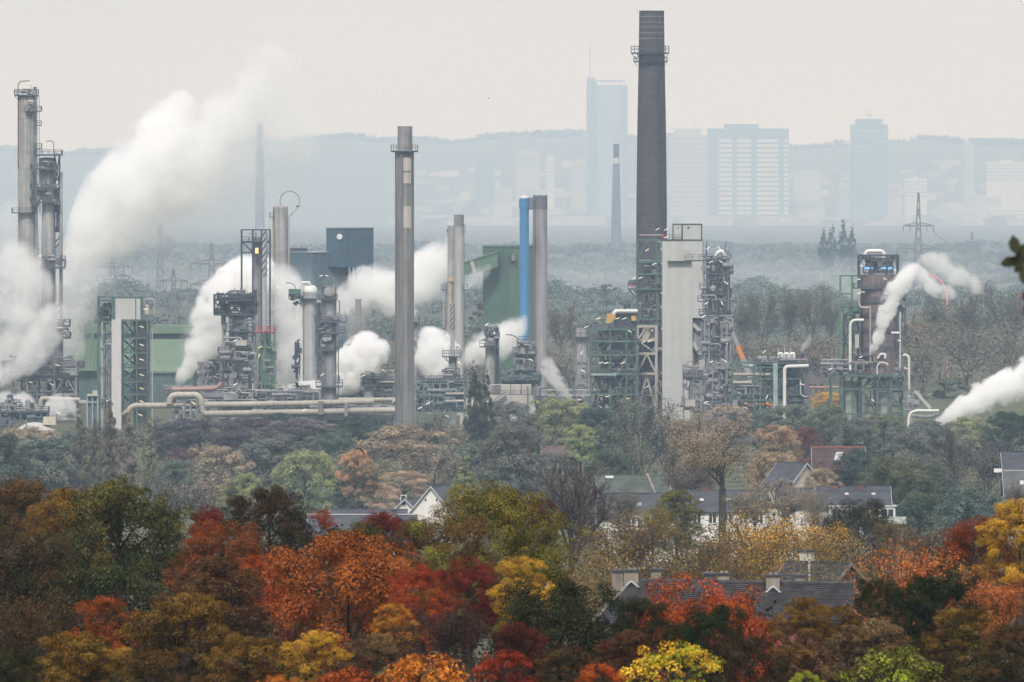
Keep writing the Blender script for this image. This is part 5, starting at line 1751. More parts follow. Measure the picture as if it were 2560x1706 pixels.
t = T('column', 1455, 2300, 'small column with a square railed head left of the process frame', 'column')
t.shell(1440, 1468, 842, None, JACKET, bands=[905, 945], n=20)
t.frame([1440, 1454, 1472], [842, 905, 960], 3, 0.25, STEEL)
t.deck(1431, 1473, 842, -2.4, 2.4, rail=18, thick=3)
t.box(1440, 1466, 822, 842, -1.6, 1.6, JACKET, 'head')
t.pipe([(1443, 818), (1452, 812), (1465, 820)], 1.2, RAIL, bend=4)
t.clutter(1436, 1475, 900, 960, 24, 57, -2.2, 2, STEEL)
t.lamp(1454, 882, 70, -2.6, False); t.lamp(1466, 817, 25, -2, False); t.lamp(1457, 927, -25, -2.6, False)

t = T('process_frame', 1535, 2192, 'dark green multi storey steel process frame left of the brick chimney', 'process frame')
t.frame([1478, 1494, 1525, 1566, 1590], [822, 852, 878, 886, 934, 985], 9, 0.36, GSTEEL, [(1, 0, '\\'), (2, 0, '/'), (1, 1, '/'), (3, 0, '\\'), (1, 4, 'x'), (2, 4, 'x'), (0, 3, '/'), (3, 3, 'A'), (0, 4, '/'), (0, 1, '/')], bays=3)
for y, l, r in ((822, 1486, 1592), (852, 1492, 1592), (886, 1492, 1590), (934, 1478, 1592)):
    t.deck(l, r, y, -4.8, 4.8, rail=11, thick=3.5, material=GSTEEL)
t.box(1478, 1540, 933, 938, -6.5, 5, mat('pale_green_steel', (0.25, 0.33, 0.31)), 'canopy')
t.pipe([(1477, 1020), (1477, 812), (1485, 806), (1494, 806)], 1.3, DARK, bend=8)
YEL = mat('ochre_sheet', (0.5, 0.3, 0.09), 0.6, var=0.2)
MB().prism([(t.X(1516), t.Z(786)), (t.X(1540), t.Z(784)), (t.X(1534), t.Z(800)), (t.X(1524), t.Z(808)), (t.X(1516), t.Z(808))], -3, 3).build('hopper', YEL, t.o)
t.box(1578, 1590, 790, 802, -3, 3, YEL, 'hopper')
t.pipe([(1534, 794, -2.5), (1536, 778, -2.5), (1594, 778, -2.5)], 5, WPIPE, n=14, bend=7, name='duct', flanges=[(1552, 777.5, 'x'), (1570, 777.5, 'x')])
t.box(1536, 1592, 784, 818, -2, 3, DARK, 'casing')
t.shell(1559, 1575, 757, 774, DARK, name='vent_cowl', bands=[768], dome=4)
t.shell(1563, 1571, 770, 780, DARK, name='vent_neck')
t.clutter(1496, 1588, 824, 850, 60, 58, -4, 4, STEEL)
t.clutter(1496, 1588, 855, 884, 60, 59, -4, 4, STEEL, rmax=0.4)
t.clutter(1496, 1588, 890, 932, 90, 60, -4, 4, STEEL)
t.clutter(1480, 1590, 940, 1030, 130, 61, -4, 4, DARK)
t.clutter(1500, 1590, 826, 930, 80, 62, -3, 4, DARK)
t.pipe([(1556, 1010), (1556, 850)], 1.6, OFFW, name='riser')
t.pipe([(1541, 880), (1541, 856)], 3, mat('reddish_pipe', (0.33, 0.2, 0.17)), name='riser')
for x, y, a, w in ((1495, 796, 15, 1), (1542, 796, 15, 1), (1560, 796, 22, 0), (1574, 828, -30, 1), (1502, 906, 15, 1), (1515, 907, 18, 0), (1556, 907, 18, 1), (1518, 990, 15, 1), (1570, 995, 15, 1)):
    t.lamp(x, y, a, -5.2, bool(w))

t = T('lattice_tower', 1624, 2205, 'green lattice tower on cream A braced legs in front of the brick chimney', 'lattice tower')
t.frame([1592.5, 1641, 1655], [600, 654, 684, 724, 797, 812], 6.5, 0.34, GSTEEL, [(0, 0, 'A'), (0, 1, '/'), (0, 2, 'A'), (0, 3, 'A'), (0, 3, '/'), (1, 0, '/'), (1, 1, '\\'), (1, 2, '/'), (1, 3, '\\')], base=False)
for y in (654, 684, 724, 797):
    t.deck(1592, 1656, y, -3.4, 3.4, rail=10, thick=3.5, material=GSTEEL)
t.frame([1593, 1640], [816, 850, 884, 934], 7.4, 0.62, OFFW, [(0, 0, 'A'), (0, 1, '\\'), (0, 3 - 1, 'A')], name='legs')
for x in (1593, 1640):
    MB().bar((t.X(x), -3.7, t.Z(1030)), (t.X(1616), -3.7, t.Z(940)), 0.5).build('leg_brace', OFFW, t.o)
t.box(1606, 1642, 820, 848, -3.6, -3.4, OFFW, 'gusset_plate')
MB().bar((t.X(1622), -3.8, t.Z(845)), (t.X(1638), -3.8, t.Z(823)), 0.3).bar((t.X(1638), -3.8, t.Z(845)), (t.X(1622), -3.8, t.Z(823)), 0.3).build('cross_brace', DARK, t.o)
t.deck(1588, 1644, 884, -3.9, 3.9, rail=12, thick=3, material=GSTEEL)
t.deck(1570, 1656, 721, -3.8, 2, rail=14, thick=4, material=GSTEEL)
cab = t.box(1571, 1590, 700, 712, -3.6, -1, mat('slate_steel', (0.1, 0.12, 0.15)), 'cab')
t.box(1577, 1582, 708, 718, -3.9, -3.65, REDM, 'fire_post')
for a, b, c, d in ((1572, 725, 1594, 748), (1584, 725, 1594, 738)):
    MB().bar((t.X(a), -2, t.Z(b)), (t.X(c), -2, t.Z(d)), 0.3).build('strut', GSTEEL, t.o)
t.shell(1616, 1634, 692, 722, mat('tan_drum', (0.42, 0.36, 0.3), var=0.2), name='drum', dome=9)
t.clutter(1596, 1652, 652, 724, 50, 63, -3, 3, STEEL)
t.clutter(1596, 1654, 730, 812, 60, 64, -3, 3, STEEL)
t.clutter(1596, 1654, 815, 1010, 140, 65, -2.8, 3, DARK)
t.clutter(1640, 1656, 605, 1000, 50, 66, -3, 3, STEEL, up=0.8)
t.pipe([(1598, 588), (1655, 588)], 1.3, OFFW, name='white_rail')
t.box(1656, 1661, 586, 596, -3, -2, REDM, 'red_box')
for x, y, a, w in ((1617, 625, 30, 1), (1655, 626, -40, 0), (1635, 660, 20, 0), (1656, 662, -40, 0), (1585, 695, 30, 1), (1600, 695, 15, 1), (1655, 735, -40, 0), (1656, 770, -40, 0), (1608, 855, 25, 1), (1623, 853, 20, 0), (1656, 825, -40, 0), (1616, 967, 25, 0), (1643, 573, 25, 0), (1665, 574, 20, 1), (1665, 593, 25, 0), (1656, 935, -40, 0)):
    t.lamp(x, y, a, -4.2, bool(w))

t = T('brick_chimney', 1629, 2262, 'very tall dark brick chimney with two railed galleries and pale bands at its top', 'chimney')
BRK = mat('dark_brick', (0.066, 0.06, 0.07), 0.9, var=0.22, scale=0.9, stretch=(0.6, 0.6, 3), bump=0.3)
m = t.m
prof = [(41.5 * m, -0.3)]
for y, w in ((1000, 40.6), (800, 39.3), (600, 38.4), (500, 38), (400, 36.8), (300, 35.5), (200, 33.6), (130, 32.4), (29, 31)):
    prof.append((w * m, t.Z(y)))
prof += [(31.6 * m, t.Z(29) + 0.02), (31.6 * m, t.Z(27.5)), (28 * m, t.Z(27.5)), (28 * m, t.Z(34))]
MB().lathe(prof, 0, 0, 40).build('shaft', BRK, t.o, smooth=True)
for y in (42, 56, 68, 83, 97):
    w = (31 + (y - 29) * 0.0139 + 0.25) * m
    MB().lathe([(w - 0.1, t.Z(y) - 0.07), (w, t.Z(y) - 0.06), (w, t.Z(y) + 0.06), (w - 0.1, t.Z(y) + 0.07)], 0, 0, 40).build('pale_band', mat('orange_band', (0.33, 0.25, 0.22)), t.o, smooth=True)
for y in (185, 207, 227, 262, 284, 316, 334, 350, 382, 400, 416, 434, 452, 470, 488, 506, 524, 542):
    w = (31 + (y - 29) * 0.0149 + 0.3) * m
    MB().lathe([(w - 0.15, t.Z(y) - 0.07), (w, t.Z(y) - 0.06), (w, t.Z(y) + 0.06), (w - 0.15, t.Z(y) + 0.07)], 0, 0, 40).build('iron_hoop', mat('hoop_iron', (0.09, 0.085, 0.095)), t.o, smooth=True)
t.deck(1577, 1673, 132, ring=33, rail=16, thick=3, material=DARK)
t.deck(1584, 1669, 153, ring=33, rail=10, thick=3, material=DARK)
mb = MB()
for y, l, r in ((34, 1641.5, 0), (520, 1652, 0)):
    pass
mb.tube([(t.X(1641), -2.6, t.Z(32)), (t.X(1644), -2.75, t.Z(130)), (t.X(1648), -3.0, t.Z(300)), (t.X(1652), -3.2, t.Z(540))], 0.16, 5).build('lightning_cable', DARK, t.o)
for x in (1594, 1607, 1625, 1650):
    MB().bar((t.X(x), 0, t.Z(29)), (t.X(x), 0, t.Z(24)), 0.1).build('lightning_rod', DARK, t.o)

t = T('slab_tower', 1705, 2186, 'broad white windowless slab tower with a white cabin on its roof', 'tower')
MB().prism([(t.X(1655.5), -0.3), (t.X(1730.5), -0.3), (t.X(1730.5), t.Z(794)), (t.X(1755), t.Z(794)), (t.X(1755), t.Z(601)), (t.X(1655.5), t.Z(601))], -3.5, 4).build('wall', WHITE, t.o)
for y in (702, 746, 794, 843, 893, 943):
    MB().box(t.X(1655.8), t.X(1754.7 if y < 800 else 1730.2), -3.53, -3.5, t.Z(y) - 0.03, t.Z(y) + 0.03).build('panel_joint', CONC2, t.o)
t.box(1655, 1755.5, 599, 601, -3.7, 4.2, mat('black_green_trim', (0.03, 0.05, 0.045)), 'coping')
c = t.box(1682, 1754, 562, 599, -3, 3, WHITE, 'cabin')
mb = MB()
for l, r, a, b in ((1680.5, 1683, 561, 599), (1703, 1706.5, 562.5, 599), (1752, 1755, 561, 599), (1680.5, 1755, 559.5, 562)):
    mb.box(t.X(l), t.X(r), -3.1 - 0.01 * (a == 559.5), -2.95, t.Z(b), t.Z(a))
mb.build('trim', mat('black_green_trim', (0.03, 0.05, 0.045)), c)
t.box(1718, 1723, 567, 572, -3.08, -3.0, DARK, 'vent')
t.box(1694, 1696, 568, 572, -3.08, -3.0, DARK, 'vent')
t.deck(1672, 1704, 599, -3.7, -2.8, rail=12, thick=1)
t.box(1711, 1721, 624, 652, -4.4, -3.6, JACKET2, 'cabinet')
t.box(1668, 1728, 652.5, 654.5, -4.6, -3.52, DARK, 'canopy')
t.box(1731, 1755, 796, 800, -2.2, 3, DARK, 'soffit')
t.box(1733, 1752, 800, 880, -1.8, 3, STEEL, 'shaft')
MB().bar((t.X(1732), -2.4, t.Z(810)), (t.X(1748), -2.4, t.Z(826)), 0.8).build('chute', CONC2, t.o)
MB().bar((t.X(1732), -2.4, t.Z(855)), (t.X(1744), -2.4, t.Z(876)), 0.8).build('chute', CONC2, t.o)
t.clutter(1732, 1758, 800, 900, 40, 67, -2.5, 2, STEEL)
t.pipe([(1757, 600), (1757, 690)], 0.6, RAIL)

t = T('banded_column', 1792, 2166, 'thick grey column with many railed galleries and round manholes beside the white slab', 'column')
t.shell(1765, 1819, 648, 740, STEEL, name='upper_shell', bands=[660, 686, 716], dome=8)
t.shell(1770, 1818, 735, None, JACKET, name='shell', bands=[790, 850, 890, 935, 985], n=30)
t.shell(1757, 1824, 850, None, JACKET, name='lower_shell', bands=[886, 930, 960, 985], n=30)
for l, r, y, th in ((1764, 1824, 647, 4), (1762, 1833, 683, 3), (1756, 1828, 734, 4), (1748, 1826, 786, 4), (1755, 1826, 849, 3), (1756, 1830, 884, 4), (1748, 1832, 935, 4), (1746, 1826, 984, 3)):
    t.deck(l, r, y, -3.6, 3.2, rail=12, thick=th)
t.deck(1749, 1768, 722, -2.6, 1.5, rail=13); t.deck(1744, 1766, 753, -2.6, 1.5, rail=13)
t.deck(1712, 1768, 650, -2.6, -1.2, rail=13, thick=3.5, material=RAIL)
t.box(1815, 1824, 625, 647, -2, 1, STEEL, 'cabinet'); t.box(1828, 1834, 659, 683, -2, 1, STEEL, 'cabinet')
for x, y, r, mt in ((1781, 669, 8, JACKET), (1781, 720, 8, JACKET2), (1781, 833, 8, JACKET), (1782, 872, 9, STEEL), (1781, 915, 9, JACKET)):
    manhole(t, x, y, r, mt, -3.1)
t.box(1776, 1796, 806, 825, -3.3, -2.5, JACKET2, 'hatch')
t.pipe([(1788, 640), (1796, 630), (1806, 628), (1812, 640)], 4.5, WPIPE, n=12, bend=6)
t.pipe([(1766, 640), (1766, 606)], 1.1, DARK); t.pipe([(1812, 640), (1813, 610), (1817, 604)], 1.1, DARK, bend=4)
for x, a, b, r, mt in ((1800, 1030, 700, 1.1, DARK), (1806, 1030, 740, 2.0, STEEL), (1813, 1030, 690, 1.6, RAIL), (1821, 990, 640, 1.2, STEEL), (1771, 850, 660, 1.0, DARK), (1764, 850, 760, 1.4, STEEL), (1792, 1030, 900, 1.6, JACKET2), (1828, 1040, 940, 1.8, JACKET2)):
    t.pipe([(x, a), (x, b)], r, mt, name='riser')
t.ladder(1790, 650, 930, -3.6)
t.clutter(1752, 1830, 640, 790, 60, 68, -3.7, -2.7, STEEL)
t.clutter(1748, 1830, 790, 1030, 150, 69, -4.2, -2.9, STEEL)
t.clutter(1770, 1826, 660, 1000, 60, 70, -3.9, -3.0, DARK, up=0.9, rmax=0.18)
for x, y, a, w in ((1770, 620, 50, 0), (1797, 620, -50, 0), (1801, 654, -30, 0), (1776, 655, 25, 0), (1815, 707, -40, 0), (1765, 758, 35, 0), (1804, 758, -60, 0), (1758, 791, 30, 0), (1814, 857, -35, 0), (1777, 904, 20, 0), (1764, 1005, 20, 0), (1812, 902, -40, 0)):
    t.lamp(x, y, a, -4.2, bool(w))

t = T('equipment_frame', 1735, 2150, 'low platform block with a gooseneck lamp at the foot of the white slab tower', 'process unit')
t.frame([1709, 1728, 1752], [938, 945, 1000], 4, 0.28, STEEL)
t.deck(1707, 1756, 941, -2.6, 2.2, rail=14, thick=3)
t.box(1706, 1714, 910, 938, -2.4, 0, STEEL, 'cabinet')
t.pipe([(1716, 920), (1716, 908), (1724, 903), (1731, 904)], 0.8, RAIL, bend=6)
t.clutter(1708, 1760, 915, 1030, 90, 71, -2.4, 2, STEEL)
t.pipe([(1733, 1030), (1733, 946)], 3.2, JACKET2, name='riser')
t.box(1746, 1762, 900, 936, -2, 1, JACKET, 'duct')
t.box(1712, 1738, 1000, 1016, -2.6, -1, CONC2, 'cabinet')

t = T('mobile_crane', 1850, 2330, 'slanting telescopic crane boom striped orange and grey right of the banded column', 'crane')
ORG = mat('crane_orange', (0.62, 0.2, 0.03), 0.5, var=0.08)
GRY = mat('crane_grey', (0.26, 0.27, 0.3), 0.5, var=0.08)
pa, pb = np.array((t.X(1825), 0, t.Z(814))), np.array((t.X(1872), 0, t.Z(935)))
for i, (f0, f1, w, mt) in enumerate(((0, 0.14, 0.5, ORG), (0.14, 0.42, 0.62, GRY), (0.42, 0.68, 0.8, ORG), (0.68, 1.5, 0.95, GRY))):
    MB().bar(tuple(pa + (pb - pa) * f0), tuple(pa + (pb - pa) * f1), w * 1.3).build('boom_section', mt, t.o)
MB().bar((t.X(1820), 0, t.Z(811)), (t.X(1833), 0, t.Z(812)), 0.25).bar((t.X(1822), 0, t.Z(816)), (t.X(1833), 0, t.Z(817)), 0.25).build('boom_head', CONC2, t.o)
mb = MB().box(t.X(1862), t.X(1930), -1.4, 1.4, 0.6, 2.2).box(t.X(1868), t.X(1888), -1.5, 1.3, 2.2, 4.2)
mb.build('carrier', ORG, t.o)
for k in range(4):
    MB().tube([(t.X(1870 + k * 17), -1.55, 0.65), (t.X(1870 + k * 17), 1.55, 0.65)], 0.68, 14).build('wheel', DARK, t.o)

t = T('pipe_rack', 1925, 2160, 'green steel pipe rack with a white elbow pipe and three white drums on top', 'pipe rack')
t.frame([1830, 1884, 1900, 1938, 1962, 2016], [907, 918, 947, 985, 1000], 7, 0.36, GSTEEL, [(2, 1, 'V'), (3, 1, '/'), (2, 3 - 1, '\\'), (3, 2, 'A'), (4, 2, '/')], bays=3)
t.box(1932, 1943, 907, 1060, -4.3, -3.6, mat('pale_green_steel', (0.25, 0.33, 0.31)), 'column')
t.box(2008, 2019, 912, 1040, -4.2, -3.6, mat('slate_steel', (0.1, 0.12, 0.15)), 'column')
t.deck(1888, 2020, 907, -4, 4, rail=10, thick=3)
t.deck(1890, 2018, 985, -4.2, 4, rail=10, thick=3)
t.deck(1944, 1992, 900, -3, 3, rail=12, thick=2)
for k in range(3):
    x = 1946 + k * 15
    t.pipe([(x, 898), (x, 884), (x + 10, 884)], 3.6, WPIPE, n=12, bend=4, name='bend_pipe')
    t.box(x + 5, x + 12, 884, 900, -1.8, 1.5, WPIPE, 'drum')
    t.pipe([(x, 884), (x, 870)], 1.2, CONC2, name='vent')
t.pipe([(1872, 915), (1918, 915)], 4.2, JACKET2, n=12, name='header')
t.pipe([(1960, 1060, -5), (1960, 916, -5), (2020, 914, -5)], 4.3, WPIPE, n=14, bend=10, name='elbow_pipe')
t.pipe([(1832, 936, -3), (1940, 936, -3)], 4.2, PIPE, n=12, name='header')
t.pipe([(1832, 956, -3.6), (1876, 956, -3.6)], 4.2, PIPE, n=12, name='header')
t.pipe([(1832, 966, -2), (1958, 967, -2)], 2.6, JACKET2, n=10, name='header')
t.pipe([(1998, 940), (1998, 895)], 4.6, JACKET, n=14, name='nozzle_stack')
t.pipe([(2008, 884), (1998, 892)], 5.5, DARK, n=14, name='nozzle')
t.box(2007, 2012, 893, 904, -1.5, -0.5, REDM, 'red_box')
t.pipe([(2000, 950, -4.4), (2000, 985, -4.4), (2010, 992, -4.4), (2018, 990, -4.4)], 2, JACKET2, bend=6)
t.clutter(1832, 1900, 960, 1030, 110, 72, -4, 3, STEEL)
t.clutter(1900, 2018, 915, 985, 150, 73, -3.6, 3.5, DARK, up=0.8)
t.clutter(1900, 2018, 990, 1030, 90, 74, -3.6, 3.5, STEEL)
t.clutter(1890, 2018, 895, 912, 30, 75, -3, 3, STEEL)
t.box(1832, 1882, 985, 1005, -1, 3, mat('slate_steel', (0.1, 0.12, 0.15)), 'casing')
MB().bar((t.X(2020), 0, t.Z(906)), (t.X(2052), 0, t.Z(938)), 0.5).bar((t.X(2020), 0, t.Z(916)), (t.X(2048), 0, t.Z(944)), 0.3).build('stair_flight', DARK, t.o)
for x, y, a, w in ((1909, 879, 50, 0), (1842, 1017, -30, 1), (1862, 1018, -20, 1), (2004, 960, -20, 1), (1916, 992, 60, 0)):
    t.lamp(x, y, a, -4.6, bool(w))

t = T('brown_reactor_tower', 2196, 2180, 'brown banded reactor tower in a black frame with a white pipe arch on top', 'tower')
m = t.m
BR = mat('brown_sheet', (0.165, 0.125, 0.125), 0.65, var=0.15, scale=0.3, streak=0.3)
t.shell(2150, 2246, 687, 720, BR, name='upper_shell', n=30)
MB().lathe([(43 * m, t.Z(722)), (46 * m, t.Z(716))], t.X(2196), 0, 30).build('ring', DARK, t.o)
t.shell(2152, 2244, 720, 875, BR, name='shell', bands=[742, 755, 791, 827, 852, 873], n=30)
t.shell(2150, 2246, 875, 935, BR, name='lower_shell', bands=[890], n=30)
for y in (755, 791, 828, 874):
    t.deck(2148, 2248, y, ring=45, rail=9, thick=2.5, braces=False)
t.deck(2134, 2250, 719, -4.6, 3, rail=11, thick=3)
t.frame([2147, 2175, 2216, 2244], [639, 647, 719], 7, 0.42, DARK, [(0, 0, 'x'), (2, 0, 'x')], base=False)
MB().bar((t.X(2147), -3.5, t.Z(662)), (t.X(2158), -3.5, t.Z(641)), 0.25).bar((t.X(2244), -3.5, t.Z(662)), (t.X(2222), -3.5, t.Z(641)), 0.25).build('brace', DARK, t.o)
t.pipe([(2163, 668, 0), (2163, 628, 0), (2210, 628, 0), (2210, 652, 0), (2198, 660, 0), (2196, 668, 0)], 5.2, WPIPE, n=14, bend=12, name='arch_pipe')
t.deck(2158, 2232, 680, -3.4, 3, rail=14, thick=4)
for l, r in ((2160, 2180), (2202, 2229)):
    t.box(l, r, 668, 673, -3.6, -3.4, mat('lit_blue_panel', (0.1, 0.25, 0.7), emit=(0.15, 0.4, 1.0, 0.5)), 'blue_light')
t.clutter(2160, 2232, 650, 686, 50, 76, -3, 2.5, VALVE)
t.clutter(2180, 2200, 644, 668, 14, 77, -2, 0, DARK)
t.frame([2101, 2130], [690, 735, 760, 826, 900], 4, 0.34, GBRIGHT, [(0, 2, 'x'), (0, 3, '\\')])
MB().bar((t.X(2130), -2, t.Z(690)), (t.X(2150), -2, t.Z(690)), 0.3).build('tie', GSTEEL, t.o)
t.frame([2110, 2146], [788, 850, 900], 5, 0.36, DARK, [(0, 0, 'x'), (0, 1, '\\')])
t.deck(2102, 2146, 766, -2.6, 2, rail=12, thick=3, material=DARK)
t.box(2131, 2150, 766, 778, -3, 1, GSTEEL, 'cabinet')
t.pipe([(2160, 731, -4.5), (2146, 731, -4.5), (2146, 764, -4.5), (2152, 769, -4.5), (2174, 769, -4.5)], 3, PIPE, n=12, bend=8, name='side_pipe')
t.pipe([(2124, 925, -4.4), (2124, 800, -4.4), (2158, 800, -4.4)], 3.8, WPIPE, n=14, bend=16, name='elbow_pipe')
t.pipe([(2174, 905, -4.7), (2174, 764, -4.7)], 2.4, PIPE, n=10, name='riser')
t.pipe([(2190, 855, -4.8), (2183, 850, -4.8), (2183, 836, -4.8), (2194, 832, -4.8)], 3, WPIPE, n=12, bend=5, name='bend_pipe')
t.pipe([(2226, 832, -4.6), (2246, 832, -4.6)], 3, WPIPE, n=12)
t.pipe([(2249, 930, -3), (2249, 780, -3)], 1.4, WPIPE, n=8, name='riser')
t.pipe([(2264, 900, 0), (2264, 730, 0)], 1.3, GSTEEL, n=8, name='riser')
t.pipe([(2262, 728, 0), (2274, 728, 0)], 4, JACKET2, n=12, name='vent_head')
t.pipe([(2185, 904, -5), (2185, 890, -5)], 4.4, mat('steam_nozzle', (0.22, 0.17, 0.13)), n=12, name='steam_nozzle')
t.pipe([(2192, 896, -5), (2200, 884, -5), (2212, 886, -5), (2210, 896, -5)], 3, WPIPE, n=10, bend=4, name='bend_pipe')
t.box(2132, 2150, 826, 850, -3.4, 0, DARK, 'casing'); t.box(2136, 2146, 836, 870, -3.7, -3.4, CONC2, 'hatch')
t.box(2134, 2186, 888, 891, -5, -2, DARK, 'walkway')
t.pipe([(2050, 910, -3), (2110, 911, -3), (2118, 915, -3)], 4.6, STEEL, n=14, name='header')
t.pipe([(2066, 922, -4), (2118, 922, -4)], 1.3, OFFW); t.pipe([(2124, 905, -5), (2200, 905, -5), (2216, 912, -5)], 1.3, PIPE)
t.pipe([(2191, 935, -5), (2191, 912, -5), (2200, 905, -5), (2210, 906, -5)], 1.8, WPIPE, bend=6)
t.clutter(2110, 2150, 780, 900, 40, 78, -3, 2, STEEL)
t.clutter(2050, 2250, 900, 940, 150, 79, -5, 3, STEEL)
t.clutter(2240, 2268, 740, 900, 24, 80, -2.5, 1, RAIL, up=0.8)
t.deck(2105, 2264, 937, -5, 4, rail=10, thick=4, material=GSTEEL)
t.frame([2077, 2105, 2154, 2192, 2226, 2257], [940, 972, 1035], 8.5, 0.32, GSTEEL, [(0, 0, '\\'), (2, 0, '/'), (3, 0, 'V'), (4, 0, '\\'), (3, 1, '/'), (2, 1, '\\'), (4, 1, '\\')], bays=3)
t.shell(2106, 2143, 952, None, mat('greenish_vessel', (0.3, 0.35, 0.32), 0.6, var=0.12, streak=0.15), name='vessel', bands=[968, 985, 1000, 1016, 1032], dome=6)
t.shell(2196, 2226, 945, None, mat('greenish_vessel', (0.3, 0.35, 0.32)), name='vessel', bands=[980, 1010], dome=6)
t.clutter(2145, 2260, 945, 1060, 80, 81, -3.5, 3.5, STEEL)
t.pipe([(2258, 890, -1), (2262, 886, -1), (2272, 892, -1), (2272, 1000, -1)], 3.2, WPIPE, n=12, bend=10, name='downpipe')
t.shell(2266, 2283, 998, None, JACKET, name='drum', bands=[1012])
for x, y, a, w in ((2145, 698, -10, 0), (2210, 697, -25, 0), (2211, 733, -15, 0), (2210, 768, -20, 0), (2235, 675, -25, 0), (2236, 716, -25, 0), (2234, 785, -30, 0), (2145, 733, 10, 0), (2150, 892, 20, 0), (2246, 851, -15, 0), (2180, 1000, -40, 0), (2075, 922, 25, 0), (2152, 665, -30, 0), (2262, 920, -20, 0), (2215, 908, -40, 1)):
    t.lamp(x, y, a, -5.4, bool(w), L=9)

t = T('outfall_pipes', 2310, 2150, 'low bent white pipes and slanting conveyor at the mouth of the right steam jet', 'pipes')
t.pipe([(2270, 1072), (2272, 1038), (2284, 1027), (2347, 1027)], 3.6, WPIPE, n=14, bend=12, name='bend_pipe')
t.pipe([(2280, 1040, 2), (2326, 1044, 2), (2346, 1036, 2)], 4.4, STEEL, n=12)
MB().bar((t.X(2288), 2, t.Z(978)), (t.X(2328), 2, t.Z(1022)), 0.7).build('conveyor', CONC2, t.o)
t.box(2280, 2300, 1000, 1012, 1, 4, STEEL, 'casing')
t.box(2374, 2424, 1067, 1071, -3, 1, CONC2, 'canopy')
t.frame([2378, 2420], [1070], 3, 0.2, STEEL)
t.clutter(2262, 2300, 975, 1030, 30, 82, 1, 4, STEEL)
t = T('street_lamp', 2325, 2160, 'single lamp post above the right steam jet mouth', 'street lamp')
t.pipe([(2325, 1070), (2325, 986)], 0.9, STEEL, n=6, name='post')
t.box(2319, 2330, 984.5, 987, -0.3, 0.3, CONC2, 'head')

t = T('loading_boom', 2325, 2790, 'curved red boom rising out of the trees beside the steam', 'crane')
t.pipe([(2368, 1000), (2368, 728), (2350, 700), (2330, 687), (2306, 684)], 2.4, mat('faded_red', (0.7, 0.25, 0.26)), n=8, bend=30, name='boom')
t = T('shed_row', 2070, 2420, 'brown shed and pipe frame behind the yellow tree', 'shed')
t.box(2022, 2110, 930, 960, -3, 3, mat('brown_shed', (0.12, 0.1, 0.1)), 'wall')
t.frame([2022, 2040, 2056], [935, 972], 4, 0.3, mat('rust_pipe', (0.2, 0.09, 0.06)), [(0, 0, '/'), (1, 0, '\\')])
t.pipe([(2022, 968, -3), (2100, 968, -3)], 3, mat('reddish_pipe', (0.33, 0.2, 0.17)), n=10)

# ---------------------------------------------------------------- pylons, far chimneys, the city
def pylon(px, base_w, top, arms, d, label, group=None):
    t = T('pylon', px, d, label, 'pylon', group)
    m = t.m
    zt = t.Z(top)
    leg, arm = MB(), MB()
    za = t.Z(arms[-1][0])
    wtop = 0.25
    wb, wa = base_w * m / 2, base_w * m * 0.26

    def half(z):
        return wb + (wa - wb) * z / za if z < za else wa + (wtop - wa) * (z - za) / (zt - za)
    zs = list(np.linspace(0, za, 6)) + list(np.linspace(za, zt, 5))[1:]
    w = 0.0009 * d * 0.09
    for sx in (-1, 1):
        for sy in (-1, 1):
            leg.tube([(sx * half(z), sy * half(z), z) for z in zs], w, 4)
    for i in range(len(zs) - 1):
        a, b = half(zs[i]), half(zs[i + 1])
        for sy in (-1, 1):
            leg.bar((-a, sy * a, zs[i]), (b, sy * b, zs[i + 1]), w * 1.1)
            leg.bar((a, sy * a, zs[i]), (-b, sy * b, zs[i + 1]), w * 1.1)
    leg.build('mast', PYL, t.o)
    for py, hw in arms:
        z = t.Z(py)
        h = half(z)
        mb = MB()
        for sx in (-1, 1):
            e = (sx * hw * m, 0, z)
            mb.bar((sx * h, 0, z), e, w * 1.6).bar((sx * h, 0, z + hw * m * 0.22), e, w * 1.3)
            for f in (0.55, 1.0):
                mb.bar((sx * hw * m * f, 0, z), (sx * hw * m * f, 0, z - 2.4), w * 1.2)
        mb.build('cross_arm', PYL, t.o)
    return t


PYL = mat('galvanised_steel', (0.16, 0.17, 0.18), 0.6, var=0.1)
p1 = pylon(434, 26, 672, [(703, 34), (740, 38), (776, 44)], 2900, 'nearer power pylon with three arms right of the stair tower')
p2 = pylon(529, 34, 608, [(660, 52), (711, 52)], 3200, 'taller power pylon with two arms left of the spiral stack')
p3 = pylon(281, 24, 640, [(668, 50), (690, 40)], 3900, 'faint power pylon in the steam left of the nearer one')
p4 = pylon(400, 20, 560, [(595, 26), (625, 30)], 4600, 'pale small power pylon half dissolved in the steam')
p5 = pylon(2296, 30, 482, [(565, 38), (622, 52)], 4300, 'tall power pylon in the haze right of the brown reactor tower')
p6 = pylon(2430, 18, 580, [(608, 16), (622, 24)], 6000, 'small far power pylon near the right edge')


def wire(a, b, ax, bx, za, zb, label):
    pa = np.array((a.o.location.x + ax * a.m, a.d, a.Z(za) - 2.4))
    pb = np.array((b.o.location.x + bx * b.m, b.d, b.Z(zb) - 2.4))
    pts = [tuple(pa + (pb - pa) * f - np.array((0, 0, 18 * f * (1 - f)))) for f in np.linspace(0, 1, 10)]
    o = MB().tube(pts, 0.09, 4, caps=False).build('power_line', PYL)
    tag(o, label, 'power line')


wire(p2, p1, -52, -44, 711, 776, 'power line sagging from the taller left pylon to the nearer one')
wire(p3, p4, 50, 30, 668, 625, 'faint power line between the two pale pylons in the steam')
wire(p5, p6, 38, 16, 565, 608, 'power line running right from the tall hazy pylon')

